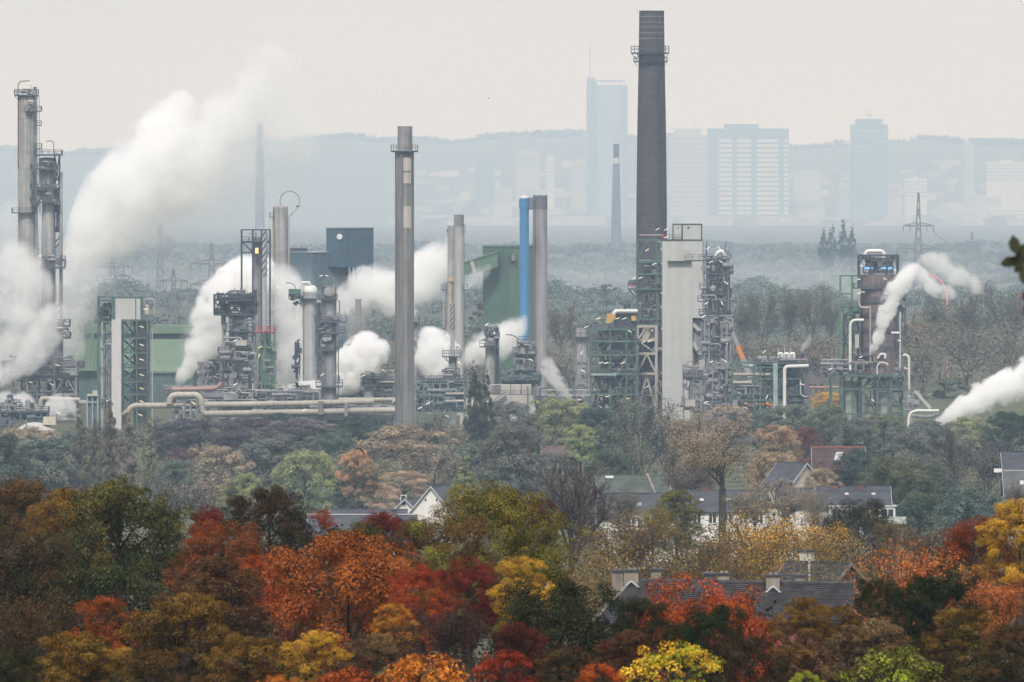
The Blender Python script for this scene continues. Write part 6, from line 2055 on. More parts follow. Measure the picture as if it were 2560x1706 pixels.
CD = 20800
m = K * CD
GLASS = mat('far_glass', (0.22, 0.28, 0.32), 0.4, var=0.05, scale=0.02)
CGREY = mat('far_grey_wall', (0.2, 0.2, 0.21), 0.8, var=0.05, scale=0.02)
CDARK = mat('far_dark_glass', (0.12, 0.19, 0.22), 0.4, var=0.05, scale=0.02)
CWHITE = mat('far_white_wall', (0.52, 0.5, 0.46), 0.8, var=0.05, scale=0.02)
CPALE = mat('far_pale_wall', (0.36, 0.345, 0.32), 0.8, var=0.05, scale=0.02)

t = T('office_tower', 1517, CD, 'tallest round glass tower in the haze with a thin mast and a side shaft', 'tower')
t.shell(1487, 1569, 214, None, GLASS, n=40, name='glass_shaft', bands=[222, 262, 310])
t.shell(1466, 1489, 193, None, CDARK, name='lift_shaft', dome=6)
t.box(1479, 1493, 205, 640, -14, 14, CDARK, 'link')
t.pipe([(1475, 196), (1475, 120)], 1.4, mat('far_red', (0.4, 0.2, 0.2)), name='antenna')
t.pipe([(1475, 122), (1475, 106)], 0.6, CDARK, name='antenna_tip')
for k in range(6):
    a = 2 * math.pi * k / 6 + 0.3
    MB().bar((t.X(1528) + 24 * m * math.cos(a), 24 * m * math.sin(a), t.Z(215)), (t.X(1528) + 24 * m * math.cos(a), 24 * m * math.sin(a), t.Z(203)), 1.2).build('strut', CGREY, t.o)
MB().lathe([(36 * m, t.Z(204)), (37 * m, t.Z(202.5)), (36 * m, t.Z(201)), (5, t.Z(201))], t.X(1528), 0, 32).build('roof_disc', CGREY, t.o)

t = T('office_block', 1718, CD, 'pale office block with a small roof house right of the brick chimney', 'building')
t.box(1672, 1768, 338, 640, -40, 40, CPALE, 'wall')
t.box(1686, 1752, 326, 338, -25, 25, CPALE, 'roof_house')
t.box(1680, 1758, 321, 324, -28, 28, CWHITE, 'roof_slab')
t.pipe([(1738, 321), (1738, 296)], 0.5, CDARK, name='antenna')
for y in range(348, 560, 12):
    MB().box(t.X(1673), t.X(1767), -40.8, -40, t.Z(y) - 1.2, t.Z(y) + 1.2).build('window_band', CGREY, t.o)

t = T('office_block', 1868, CD, 'broad white banded office block with dark upright strips under a dark crown', 'building')
t.box(1768, 1971, 345, 640, -40, 40, CDARK, 'core')
t.box(1768.5, 1970.5, 322, 345, -41, 41, CDARK, 'crown')
t.box(1810, 1896, 311, 322, -30, 30, CDARK, 'roof_house')
for k, y in enumerate(range(349, 600, 12)):
    for l, r in ((1796, 1829), (1841, 1877), (1891, 1945), (1958, 1970)):
        MB().box(t.X(l), t.X(r), -43, -40, t.Z(y + 7.5), t.Z(y)).build('floor_band', CWHITE, t.o)
for x in (1856, 1894):
    t.pipe([(x, 311), (x, 302)], 0.4, CDARK, name='antenna')

t = T('town_hall_tower', 2173, CD, 'stepped dark tower with a short mast on the hill right of the white banded block', 'tower')
t.box(2127, 2218, 312, 640, -40, 40, CDARK, 'wall')
t.box(2138, 2205, 298, 312, -30, 30, CDARK, 'crown')
t.pipe([(2172, 298), (2172, 275)], 0.9, CDARK, name='antenna')
t.box(2164, 2181, 287, 290, -8, 8, CDARK, 'dish_deck')
for y, l, r in ((327, 2146, 2196), (338, 2128, 2156), (344, 2164, 2178), (353, 2186, 2216), (366, 2130, 2170)):
    MB().box(t.X(l), t.X(r), -41.5, -40, t.Z(y + 4), t.Z(y)).build('floor_band', CPALE, t.o)

t = T('striped_chimney', 1541, 9500, 'far slim chimney with a white ring near its dark top left of the brick chimney', 'chimney')
SC = mat('far_chimney', (0.12, 0.12, 0.15), 0.9, var=0.06)
t.shell(1533, 1548, 360, 395, mat('far_chimney_top', (0.04, 0.05, 0.07)), name='top_section', n=16)
t.shell(1532.5, 1548.5, 395, 409, CWHITE, name='white_ring', n=16)
t.shell(1532, 1549, 409, None, SC, name='shaft', base=13.5, n=16)
t = T('far_chimney', 649, 12000, 'single far chimney dissolving in the haze behind the steam', 'chimney')
t.shell(641, 658, 306, None, mat('far_chimney_2', (0.14, 0.14, 0.17), 0.9, var=0.06), name='shaft', base=13, n=16)

CITY = [
    (2430, 360, 2408, 2434, 460, CPALE, 'pale slab block with dark floors below the right ridge', 1),
    (2520, 405, 2465, 2575, 455, CWHITE, 'long white terrace block at the right edge under the ridge', 1),
    (2290, 447, 2260, 2316, 500, CWHITE, 'bright white block behind the tall hazy pylon', 0),
    (2230, 462, 2190, 2252, 490, CPALE, 'low pale block left of the bright white one', 0),
    (2110, 460, 2093, 2122, 545, CPALE, 'narrow pale tower block under the stepped dark tower', 0),
    (2180, 510, 2140, 2215, 540, CPALE, 'low wide pale building below the stepped dark tower', 0),
    (2400, 520, 2340, 2440, 545, CPALE, 'low pale row of buildings right of the hazy pylon', 0),
    (2520, 520, 2470, 2580, 540, CWHITE, 'low white hall near the right edge', 0),
    (2450, 492, 2420, 2500, 506, CPALE, 'low pale roof right of the bright white block', 0),
    (1375, 395, 1365, 1386, 480, CWHITE, 'slim white tower block left of the tallest glass tower', 1),
    (1440, 410, 1428, 1470, 480, CPALE, 'pale block pair at the foot of the tallest glass tower', 0),
    (1210, 395, 1188, 1238, 450, CDARK, 'dark block on the slope above the slim stacks', 0),
    (1310, 380, 1290, 1350, 420, CPALE, 'pale wide block on the slope left of the slim white one', 0),
    (1330, 470, 1300, 1345, 500, CPALE, 'low pale block above the green building', 0),
    (1255, 478, 1235, 1280, 510, CPALE, 'low pale block left above the blue stack', 0),
    (1715, 440, 1702, 1725, 560, CWHITE, 'slim white tower right of the brick chimney', 0),
    (1640, 470, 1690, 1700, 560, CPALE, 'thin pale block beside the slim white tower', 0),
    (2010, 500, 1985, 2060, 525, CPALE, 'low pale building right of the white banded block', 0),
    (1150, 560, 1080, 1110, 580, CPALE, 'low pale building between the chimneys', 0),
    (1490, 420, 1492, 1512, 560, CPALE, 'pale narrow block before the tallest glass tower', 0),
    (2060, 430, 1985, 2050, 446, CPALE, 'pale strip of buildings on the slope right of the white banded block', 0),
]
for px, top, l, r, bot, mt, lab, bands in CITY:
    dd = 21600 - (top - 360) * 5
    t = T('city_block', (l + r) / 2, dd, lab, 'building', 'far city blocks in the haze')
    t.box(l, r, top, max(bot, 610), -30, 30, mt, 'wall')
    if bands or r - l > 18:
        for y in range(top + 8, min(bot, top + 120), 9):
            MB().box(t.X(l), t.X(r), -30.8, -30, t.Z(y) - 1.0, t.Z(y) + 1.0).build('window_band', CGREY, t.o)
    t.box(l + (r - l) * 0.3, l + (r - l) * 0.6, top - 4, top, -12, 12, mt, 'roof_house')
# many small roofs and walls of the far town that cannot be told apart
g = random.Random(5)
mb = MB()
for i in range(420):
    d = g.uniform(19000, 22800)
    x = g.uniform(1000, 2600)
    mm = K * d
    X = (x - 1280) * mm
    z = gz(X, d)
    w, h = g.uniform(8, 36), g.uniform(8, 18)
    mb.box(X - w, X + w, d, d + 20, z - 4, z + h)
o = mb.build('far_town', mat('far_town_walls', (0.27, 0.255, 0.235), 0.8, var=0.8, scale=0.012), kind='stuff')
tag(o, 'far pale town spread over the slope in the haze', 'town')

# ---------------------------------------------------------------- houses below the refinery
SLATE = mat('slate_roof', (0.07, 0.073, 0.085), 0.75, var=0.3, scale=0.7, stretch=(0.5, 1, 1))
TILE = mat('dark_pantile', (0.05, 0.046, 0.045), 0.7, var=0.55, scale=1.6, bump=0.4)
REDT = mat('red_brown_tile', (0.08, 0.05, 0.05), 0.8, var=0.3, scale=0.8)
PLAST = mat('white_render', (0.74, 0.73, 0.69), 0.9, var=0.04, scale=0.3, streak=0.05)
CREAM = mat('cream_render', (0.5, 0.46, 0.37), 0.9, var=0.08, scale=0.3, streak=0.08)
GREYR = mat('grey_render', (0.33, 0.34, 0.34), 0.9, var=0.08, scale=0.3)
REDB = mat('red_brick', (0.2, 0.075, 0.05), 0.9, var=0.2, scale=2.2)
CHIM = mat('chimney_render', (0.26, 0.22, 0.18), 0.9, var=0.25, scale=0.8, streak=0.3)
CHIMB = mat('chimney_brick', (0.14, 0.07, 0.065), 0.9, var=0.2, scale=1.5)
GLS = mat('window_glass', (0.04, 0.05, 0.06), 0.12, var=0.1, spec=0.6)
FRM = mat('white_frame', (0.72, 0.72, 0.7), 0.5, var=0.03)
LEAD = mat('lead_flashing', (0.42, 0.43, 0.45), 0.5, var=0.1)


def courses(p0, p1, q0, q1, rows, lip=0.05):
    """stepped tile courses from the eave p0-p1 up to the ridge q0-q1, one connected sheet with a closed underside"""
    p0, p1, q0, q1 = (np.array(a, float) for a in (p0, p1, q0, q1))
    nrm = unit(np.cross(p1 - p0, q0 - p0))
    vs, fs = [], []
    for k in range(rows):
        f0, f1 = k / rows, (k + 1) / rows
        a0, b0 = p0 + (q0 - p0) * f0, p1 + (q1 - p1) * f0
        a1, b1 = p0 + (q0 - p0) * f1, p1 + (q1 - p1) * f1
        vs += [a0 + nrm * lip, b0 + nrm * lip, a1 + nrm * 0.01, b1 + nrm * 0.01]
    for k in range(rows):
        o = 4 * k
        fs.append((o, o + 1, o + 3, o + 2))
        if k: fs.append((o - 2, o - 1, o + 1, o))
    n = len(vs)
    vs += [p0 - nrm * 0.12, p1 - nrm * 0.12, q1 - nrm * 0.12, q0 - nrm * 0.12]
    fs += [(n + 3, n + 2, n + 1, n), (n, n + 1, 1, 0), (n + 2, n + 3, 4 * rows - 2, 4 * rows - 1)]
    fs.append(tuple([n + 3, n] + [i for k in range(rows) for i in (4 * k, 4 * k + 2)]))
    fs.append(tuple([n + 1, n + 2] + [i for k in reversed(range(rows)) for i in (4 * k + 3, 4 * k + 1)]))
    return MB().add([tuple(v) for v in vs], fs)


def window(parent, x, y, z, w, h, panes=2, ax='x'):
    """window on a wall facing -y (ax x) or facing -x / +x (ax y): frame with glass set back"""
    f = MB()
    g = MB()
    t = 0.09
    s = 1 if ax != 'y+' else -1

    def bx(mb, a0, a1, d0, d1, z0, z1):
        if ax == 'x':
            mb.box(x + a0, x + a1, y + d0, y + d1, z0, z1)
        else:
            mb.box(x + s * d0, x + s * d1, y + a0, y + a1, z0, z1)
    bx(f, -w / 2, w / 2, -0.08, 0.05, z, z + t)
    bx(f, -w / 2, w / 2, -0.08, 0.05, z + h - t, z + h)
    for i in range(panes + 1):
        a = -w / 2 + (w - t) * i / panes
        bx(f, a, a + t, -0.075, 0.045, z + t, z + h - t)
    o = f.build('window', FRM, parent)
    for i in range(panes):
        a = -w / 2 + (w - t) * i / panes + t
        b = -w / 2 + (w - t) * (i + 1) / panes
        q = MB()
        bx(q, a, b, -0.02, 0.02, z + t, z + h - t)
        q.build('pane', GLS, o)
    return o


def chimney_stack(parent, x, y, z0, z1, w, dpt, material, cap=True):
    o = MB().box(x - w / 2, x + w / 2, y - dpt / 2, y + dpt / 2, z0, z1).build('chimney', material, parent)
    if cap:
        MB().box(x - w / 2 - 0.12, x + w / 2 + 0.12, y - dpt / 2 - 0.12, y + dpt / 2 + 0.12, z1, z1 + 0.12).build('cap', DARK, o)
    return o


def gable_house(px, d, ridge_y, w, L, eave_drop, rot, wall, roof, label, rows=14, wins=(), over=0.35, rid=None, verge=None):
    """house with its ridge along local x; the gable at x=0 stands under pixel px at the ridge end; rot turns it"""
    X, Y, Zr = P(px, ridge_y, d)
    g = gz(X, d)
    o = empty('house', (X, d, g), label, 'house')
    o.rotation_euler = (0, 0, rot)
    zr = Zr - g
    ze = zr - eave_drop
    MB().add([(0, -w / 2, -0.3), (0, w / 2, -0.3), (0, w / 2, ze), (0, 0, zr - 0.1), (0, -w / 2, ze), (L, -w / 2, -0.3), (L, w / 2, -0.3), (L, w / 2, ze), (L, 0, zr - 0.1), (L, -w / 2, ze)],
             [(0, 4, 3, 2, 1), (5, 6, 7, 8, 9), (0, 5, 9, 4), (4, 9, 8, 3), (3, 8, 7, 2), (2, 7, 6, 1), (1, 6, 5, 0)]).build('wall', wall, o)
    k = eave_drop / (w / 2)
    e = w / 2 + over
    courses((-over, -e, zr - e * k), (L + over, -e, zr - e * k), (-over, 0, zr), (L + over, 0, zr), rows).build('roof', roof, o)
    courses((L + over, e, zr - e * k), (-over, e, zr - e * k), (L + over, 0, zr), (-over, 0, zr), rows).build('roof', roof, o)
    MB().box(-over, L + over, -0.13, 0.13, zr - 0.02, zr + 0.09).build('ridge', rid or roof, o)
    for sx in (-over - 0.03, L + over - 0.02):
        mb = MB()
        for sy in (-1, 1):
            mb.add([(sx, sy * e, zr - e * k - 0.2), (sx + 0.05, sy * e, zr - e * k - 0.2), (sx + 0.05, sy * e, zr - e * k + 0.06), (sx, sy * e, zr - e * k + 0.06),
                    (sx, 0, zr - 0.2), (sx + 0.05, 0, zr - 0.2), (sx + 0.05, 0, zr + 0.06), (sx, 0, zr + 0.06)],
                   [(0, 3, 2, 1), (4, 5, 6, 7), (0, 1, 5, 4), (1, 2, 6, 5), (2, 3, 7, 6), (3, 0, 4, 7)])
        mb.build('verge_board', verge or LEAD, o)
    for ax, x, y, z, ww, hh, pn in wins:
        window(o, x, y, z, ww, hh, pn, ax)
    return o, zr, ze


R = math.radians
h, zr, ze = gable_house(1079, 1370, 1216, 6.6, 9, 3.7, R(67), PLAST, SLATE, 'white gabled house beside the bright green poplar', rows=16)
for y in (-0.8, 0.9):
    MB().box(-0.06, 0.0, y - 0.12, y + 0.12, zr - 2.1, zr - 1.75).build('vent', DARK, h)
h, zr, ze = gable_house(1014, 1405, 1248, 6.2, 6, 2.6, R(68), PLAST, SLATE, 'lower white gabled house with a narrow window, left of the taller white gable', rows=14, wins=[('y', -0.02, 0.3, 4.2, 0.9, 1.6, 1)])
h, zr, ze = gable_house(830, 1330, 1274, 7, 10, 2.2, 0, GREYR, SLATE, 'grey house whose flat looking slate ridge runs behind the long slate roof', rows=12)
h, zr, ze = gable_house(776, 1160, 1287, 9.5, 12.4, 3.3, 0, GREYR, SLATE, 'house with the long slate roof behind the small loose red tree', rows=20, rid=LEAD)
chimney_stack(h, 9.9, -0.5, zr - 0.8, zr + 0.55, 0.6, 0.6, CHIMB)
MB().box(7.6, 8.3, -2.0, -1.3, zr - 1.5, zr - 0.6).build('roof_vent', DARK, h)
MB().box(3.0, 3.6, -3.3, -2.8, zr - 2.2, zr - 1.85).build('skylight', LEAD, h)

h, zr, ze = gable_house(1494, 1330, 1189, 9, 9.4, 2.6, R(4), GREYR, mat('mossy_slate', (0.085, 0.1, 0.085), 0.8, var=0.4, scale=0.35), 'house with the mossy upper slate roof behind the bare purple tree', rows=15)
MB().add([(7.5, -4.9, zr - 2.9), (7.75, -4.9, zr - 2.9), (6.9, 0, zr + 0.15), (6.6, 0, zr + 0.15), (7.5, -4.9, zr - 2.6), (7.75, -4.9, zr - 2.6), (6.9, 0, zr + 0.3), (6.6, 0, zr + 0.3)], [(0, 3, 2, 1), (4, 5, 6, 7), (0, 1, 5, 4), (2, 3, 7, 6), (1, 2, 6, 5), (3, 0, 4, 7)]).build('parapet', CHIM, h)
MB().box(1.0, 2.1, -0.9, -0.2, zr - 0.35, zr - 0.05).build('skylight', FRM, h)
h, zr, ze = gable_house(1503, 1215, 1234, 8, 11.0, 2.9, R(2), PLAST, SLATE, 'house with the lower slate roof and white framed dormer windows', rows=18)
for x, w in ((2.9, 1.0), (5.0, 1.6)):
    c = MB().box(x - w / 2 - 0.2, x + w / 2 + 0.2, -5.0, -3.0, ze - 1.6, ze + 0.1).build('dormer', PLAST, h)
    MB().box(x - w / 2 - 0.35, x + w / 2 + 0.35, -5.15, -2.5, ze + 0.1, ze + 0.25).build('dormer_roof', LEAD, c)
    window(h, x, -5.08, ze - 1.4, w, 1.35, 2)
for x in (1.2, 4.2, 8.3, 10.1):
    MB().box(x, x + 0.7, -2.2, -1.7, zr - 1.45, zr - 1.05).build('skylight', LEAD, h)
h, zr, ze = gable_house(1679, 1260, 1226, 8, 12.2, 2.5, 0, PLAST, SLATE, 'long slate roofed house with white walls behind the oak trunk', rows=15)
chimney_stack(h, 4.2, 0, zr - 0.5, zr + 0.6, 0.9, 0.6, CHIMB)
for x in (3.6, 7.0, 9.0):
    MB().box(x, x + 0.5, -2.4, -2.0, zr - 1.3, zr - 1.0).build('skylight', FRM, h)
for i in range(6):
    window(h, 1.2 + i * 2.0, -4.02, ze - 1.7, 1.1, 1.4, 2)

h, zr, ze = gable_house(1946, 1172, 1221, 8, 5.0, 2.0, 0, PLAST, SLATE, 'left half of the long house, with a brick chimney and white dormer windows', rows=15)
chimney_stack(h, 1.2, 0, zr - 0.5, zr + 0.5, 0.9, 0.6, CHIMB)
window(h, 0.9, -4.3, ze - 1.9, 0.9, 1.1, 2); window(h, 4.2, -4.3, ze - 1.9, 1.1, 1.3, 2)
h, zr, ze = gable_house(2044, 1168, 1217, 9, 8.4, 2.3, 0, GREYR, SLATE, 'right half of the long house, with two brick chimneys and a glazed corner balcony', rows=17)
for x in (2.0, 5.1):
    chimney_stack(h, x, -0.3, zr - 0.8, zr + 0.3, 0.9, 0.6, CHIMB)
    MB().box(x - 0.7, x + 0.5, -1.3, -0.9, zr - 0.95, zr - 0.8).build('flashing', FRM, h)
for x in (3.2, 6.4):
    MB().box(x, x + 0.45, -1.8, -1.4, zr - 0.95, zr - 0.7).build('skylight', FRM, h)
for x0, x1 in ((1.2, 4.1), (6.0, 9.1)):
    c = MB().box(x0, x1, -5.1, -2.4, ze - 1.8, ze + 0.05).build('dormer', PLAST, h)
    MB().box(x0 - 0.2, x1 + 0.2, -5.3, -2.2, ze + 0.05, ze + 0.2).build('dormer_roof', LEAD, c)
for x, w in ((6.7, 0.9), (8.2, 1.5), (2.1, 1.2), (3.3, 1.0)):
    window(h, x, -5.18, ze - 1.5, w, 1.35, 2)
bal = MB().box(8.3, 10.3, -6.2, -4.8, ze - 2.0, ze - 1.88).build('balcony', CONC2, h)
for k in range(3):
    MB().box(8.33 + k * 0.66, 8.95 + k * 0.66, -6.25, -6.2, ze - 1.95, ze - 1.1).build('balcony_panel', mat('frosted_glass', (0.5, 0.56, 0.56), 0.3, var=0.05), bal)
MB().box(10.3, 10.35, -6.2, -4.8, ze - 1.95, ze - 1.1).build('balcony_panel', mat('frosted_glass', (0.5, 0.56, 0.56)), bal)
MB().box(8.2, 10.1, -4.8, 2, -0.3, ze - 2.0).build('wing_wall', GREYR, h)
window(h, 9.4, -4.85, ze - 3.9, 1.0, 1.4, 2)

h, zr, ze = gable_house(2014, 1370, 1158, 6.4, 5.2, 3.0, R(180 - 47), CREAM, SLATE, 'dark roofed house with a pale cream gable right of the old oak', rows=16)
h, zr, ze = gable_house(2034, 1430, 1118, 10, 7.2, 3.8, 0, REDB, REDT, 'house with a bright red ridge and a roof window behind the pale gable', rows=18, rid=mat('orange_ridge_tile', (0.42, 0.13, 0.07), 0.8))
MB().add([(2.9, -2.6, zr - 1.75), (3.9, -2.6, zr - 1.75), (4.3, -1.2, zr - 0.7), (3.3, -1.2, zr - 0.7), (2.9, -2.6, zr - 2.0), (3.9, -2.6, zr - 2.0), (4.3, -1.2, zr - 0.95), (3.3, -1.2, zr - 0.95)], [(0, 1, 2, 3), (4, 7, 6, 5), (0, 4, 5, 1), (1, 5, 6, 2), (2, 6, 7, 3), (3, 7, 4, 0)]).build('roof_window', LEAD, h)
for x in (0.9, 2.9, 3.6):
    chimney_stack(h, x, -4.6, zr - 4.2, zr - 2.2, 0.6, 0.6, CHIMB)
h, zr, ze = gable_house(2508, 1330, 1132, 9, 8, 3.0, 0, GREYR, SLATE, 'upper slate roofed house at the right edge', rows=16)
MB().box(-1.4, -0.2, -3.2, -2.6, zr - 2.6, zr - 2.1).build('skylight', FRM, h)
h, zr, ze = gable_house(2512, 1235, 1177, 8, 8, 3.0, 0, GREYR, mat('grey_tile', (0.11, 0.11, 0.115), 0.8, var=0.25, scale=0.8), 'lower tiled house at the right edge with white windows under the eave', rows=13, rid=LEAD)
window(h, 0.9, -4.05, ze - 1.3, 1.0, 1.1, 2); window(h, -0.2, -4.05, ze - 1.5, 0.6, 0.8, 1)
MB().box(1.8, 2.3, -2.3, -1.7, zr - 1.9, zr - 1.2).build('skylight', FRM, h)
h, zr, ze = gable_house(1358, 1520, 1115, 6, 5, 2.0, 0, GREYR, mat('rust_tile', (0.12, 0.08, 0.075), 0.8, var=0.25), 'half hidden tiled roof behind the small spruce', rows=9)

# the tiled roof in the foreground
d = 600
mm = K * d
X0, Y0, Zr = P(1514, 1452, d)
g0 = gz(X0, d)
h = empty('row_house', (X0, d, g0), 'foreground row house with a dark tiled roof and five rendered chimneys', 'house')
zr = Zr - g0
L = 612 * mm
ze = zr - 2.5
e = 3.6
MB().box(0.4, L - 0.4, -e + 0.4, e - 0.4, -0.3, ze + 0.1).build('wall', REDB, h)
courses((-0.9, -e, ze), (L + 0.2, -e, ze), (1.6, 0, zr), (L + 0.2, 0, zr - 0.2), 22, 0.07).build('roof', TILE, h)
courses((L + 0.2, e, ze), (-0.9, e, ze), (L + 0.2, 0, zr - 0.2), (1.6, 0, zr), 22, 0.07).build('roof', TILE, h)
courses((-0.9, e, ze), (-0.9, -e, ze), (1.6, 0.02, zr), (1.6, -0.02, zr), 22, 0.07).build('hip', TILE, h)
rg = MB()
for k in range(44):
    x = 1.6 + (L - 1.5) * k / 44
    rg.tube([(x, 0, zr + 0.0 - 0.2 * k / 44), (x + (L - 1.5) / 44 * 1.04, 0, zr + 0.015 - 0.2 * (k + 1) / 44)], [0.15, 0.13], 8)
rg.build('ridge_tiles', TILE, h, kind='stuff')
MB().bar((1.6, 0, zr + 0.05), (-0.9, -e, ze + 0.08), 0.16).build('hip_ridge', CHIM, h)
for l, r, top, bot, dd in ((1530, 1558, 1430, 1460, 0.4), (1560, 1596, 1428, 1462, 0.0), (1628, 1653, 1428, 1462, 1.0), (1759, 1786, 1436, 1466, -0.3), (1794, 1824, 1438, 1466, 0.8), (1915, 1949, 1440, 1474, -0.3), (1989, 2014, 1442, 1468, 0.7)):
    x0, x1 = (l - 1514) * mm, (r - 1514) * mm
    zt = P(l, top, d)[2] - g0
    zb = P(l, bot, d)[2] - g0 - 0.5
    c = MB().box(x0, x1, dd - 0.35, dd + 0.35, zb, zt).build('chimney', CHIM if l != 1759 else DARK, h)
    MB().box(x0 - 0.1, x1 + 0.1, dd - 0.45, dd + 0.45, zt, zt + 0.1).build('cap', DARK, c)
    for k in range(2 if r - l > 26 else 1):
        MB().cyl(x0 + (x1 - x0) * (0.35 + 0.4 * k), dd, zt + 0.1, zt + 0.22, 0.1, 8).build('pot', CHIM, c)
    if l in (1560, 1915):
        mb = MB()
        xm = (x0 + x1) / 2
        mb.bar((x0 - 0.15, dd - 0.55, zb + 0.25), (xm, dd - 0.5, zb + 0.75), 0.1).bar((xm, dd - 0.5, zb + 0.75), (x1 + 0.15, dd - 0.55, zb + 0.25), 0.1)
        mb.build('flashing', LEAD, c)
h, zr, ze = gable_house(2118, 690, 1408, 4.8, 4.6, 1.45, R(180 - 32), REDB, TILE, 'brick gabled house with a steel flue behind the right end of the tiled foreground roof', rows=14, verge=CHIM)
f = MB().cyl(1.0, 3.6, zr - 3.0, zr + 0.35, 0.09, 10).build('flue', LEAD, h)
MB().cyl(1.0, 3.6, zr + 0.35, zr + 0.45, 0.14, 10).build('cowl', LEAD, f)
chimney_stack(h, 3.4, -0.2, zr - 0.4, zr + 0.75, 0.9, 0.6, CREAM)

# ---------------------------------------------------------------- birds, and the near twig
BIRD = mat('black_feathers', (0.006, 0.006, 0.007), 0.6, var=0.2)


def bird(px, py, d, span, fold, rot, label):
    X, Y, Z = P(px, py, d)
    n = 7
    s = span / 2
    vs, fs = [], []
    prof = [(-0.5, 0.02), (-0.42, 0.05), (-0.25, 0.09), (0.0, 0.12), (0.25, 0.1), (0.5, 0.06), (0.85, 0.1), (0.9, 0.02)]
    mb = MB()
    mb.tube([(0, y * s, 0.03 * math.sin(y * 3)) for y, r in prof], [r * s * 0.9 for y, r in prof], 8)
    for sx in (-1, 1):
        a = [(0.06, -0.22, 0.03), (0.06, 0.25, 0.03), (0.42, 0.3, -0.22 * fold), (0.42, -0.25, -0.2 * fold), (0.75, 0.35, -0.62 * fold), (0.75, -0.08, -0.6 * fold), (0.92, 0.5, -1.0 * fold), (0.9, 0.28, -0.96 * fold)]
        up = [(sx * x * s, y * s, z * s + 0.012) for x, y, z in a]
        dn = [(sx * x * s, y * s, z * s - 0.012) for x, y, z in a]
        q = [(0, 1, 2, 3), (3, 2, 4, 5), (5, 4, 6, 7)]
        mb.add(up + dn, q + [tuple(i + 8 for i in f[::-1]) for f in q] + [(0, 3, 11, 8), (3, 5, 13, 11), (5, 7, 15, 13), (7, 6, 14, 15), (6, 4, 12, 14), (4, 2, 10, 12), (2, 1, 9, 10), (1, 0, 8, 9)])
    o = mb.build('crow', BIRD)
    o.location = (X, Y, Z)
    o.rotation_euler = rot
    return tag(o, label, 'bird')


bird(898, 1122, 900, 1.15, 0.95, (R(-12), 0, R(25)), 'black crow with drooping wings flying before the tree belt')
bird(744, 965, 1000, 1.0, -0.25, (R(5), R(35), R(75)), 'black crow gliding before the refinery pipes')
for i, (x, y) in enumerate(((1453, 609), (1438, 675), (2471, 1257), (1222, 245))):
    bird(x, y, 1800, 0.6, 0.5, (0, 0, R(40 * i)), ['tiny dark bird right of the wide grey stack, the higher one', 'tiny dark bird right of the wide grey stack, the lower one', 'tiny dark bird before the grey green round tree on the right', 'tiny dark bird high in the empty sky above the concrete chimney'][i])

g = random.Random(3)
bx, by, bz = P(2600, 660, 58)
tw = empty('overhanging_twig', (bx, by, bz), 'dark blurred leafy twig reaching in from the right edge, very near', 'twig')
mm = K * 58
MB().tube([(0.35, 0.1, -0.1), (0.1, 0, 0), (-0.06, 0, 0.02), (-0.15, 0.02, 0.0)], [0.012, 0.009, 0.006, 0.003], 6).build('stem', M_BARK, tw)
for k, (x, y, L, a) in enumerate(((2535, 612, 52, 100), (2552, 650, 60, 200), (2525, 655, 50, 190), (2560, 630, 60, 60), (2548, 668, 40, 230), (2562, 690, 55, 280), (2566, 740, 40, 270), (2570, 770, 45, 240), (2515, 660, 30, 175))):
    qx, qy, qz = P(x, y, 58)
    v = L * mm
    a = R(a)
    ca, sa = math.cos(a), math.sin(a)
    pts = [(-0.5, 0), (-0.2, 0.26), (0.15, 0.28), (0.5, 0), (0.15, -0.28), (-0.2, -0.26)]
    P2 = [(v * (p * ca - q * sa), g.uniform(-0.01, 0.01), v * (p * sa + q * ca)) for p, q in pts]
    o = MB().add([(p[0], p[1] + 0.001, p[2]) for p in P2] + [(p[0], p[1] - 0.001, p[2]) for p in P2], [(0, 1, 2, 3, 4, 5), (11, 10, 9, 8, 7, 6)] + [(i, (i + 1) % 6, (i + 1) % 6 + 6, i + 6) for i in range(6)]).build('leaf', mat('near_leaf', (0.03, 0.032, 0.012), 0.7, var=0.3) if k < 6 else mat('near_red_leaf', (0.12, 0.025, 0.015), 0.7), tw)
    o.location = (qx - bx, g.uniform(-0.05, 0.05), qz - bz)

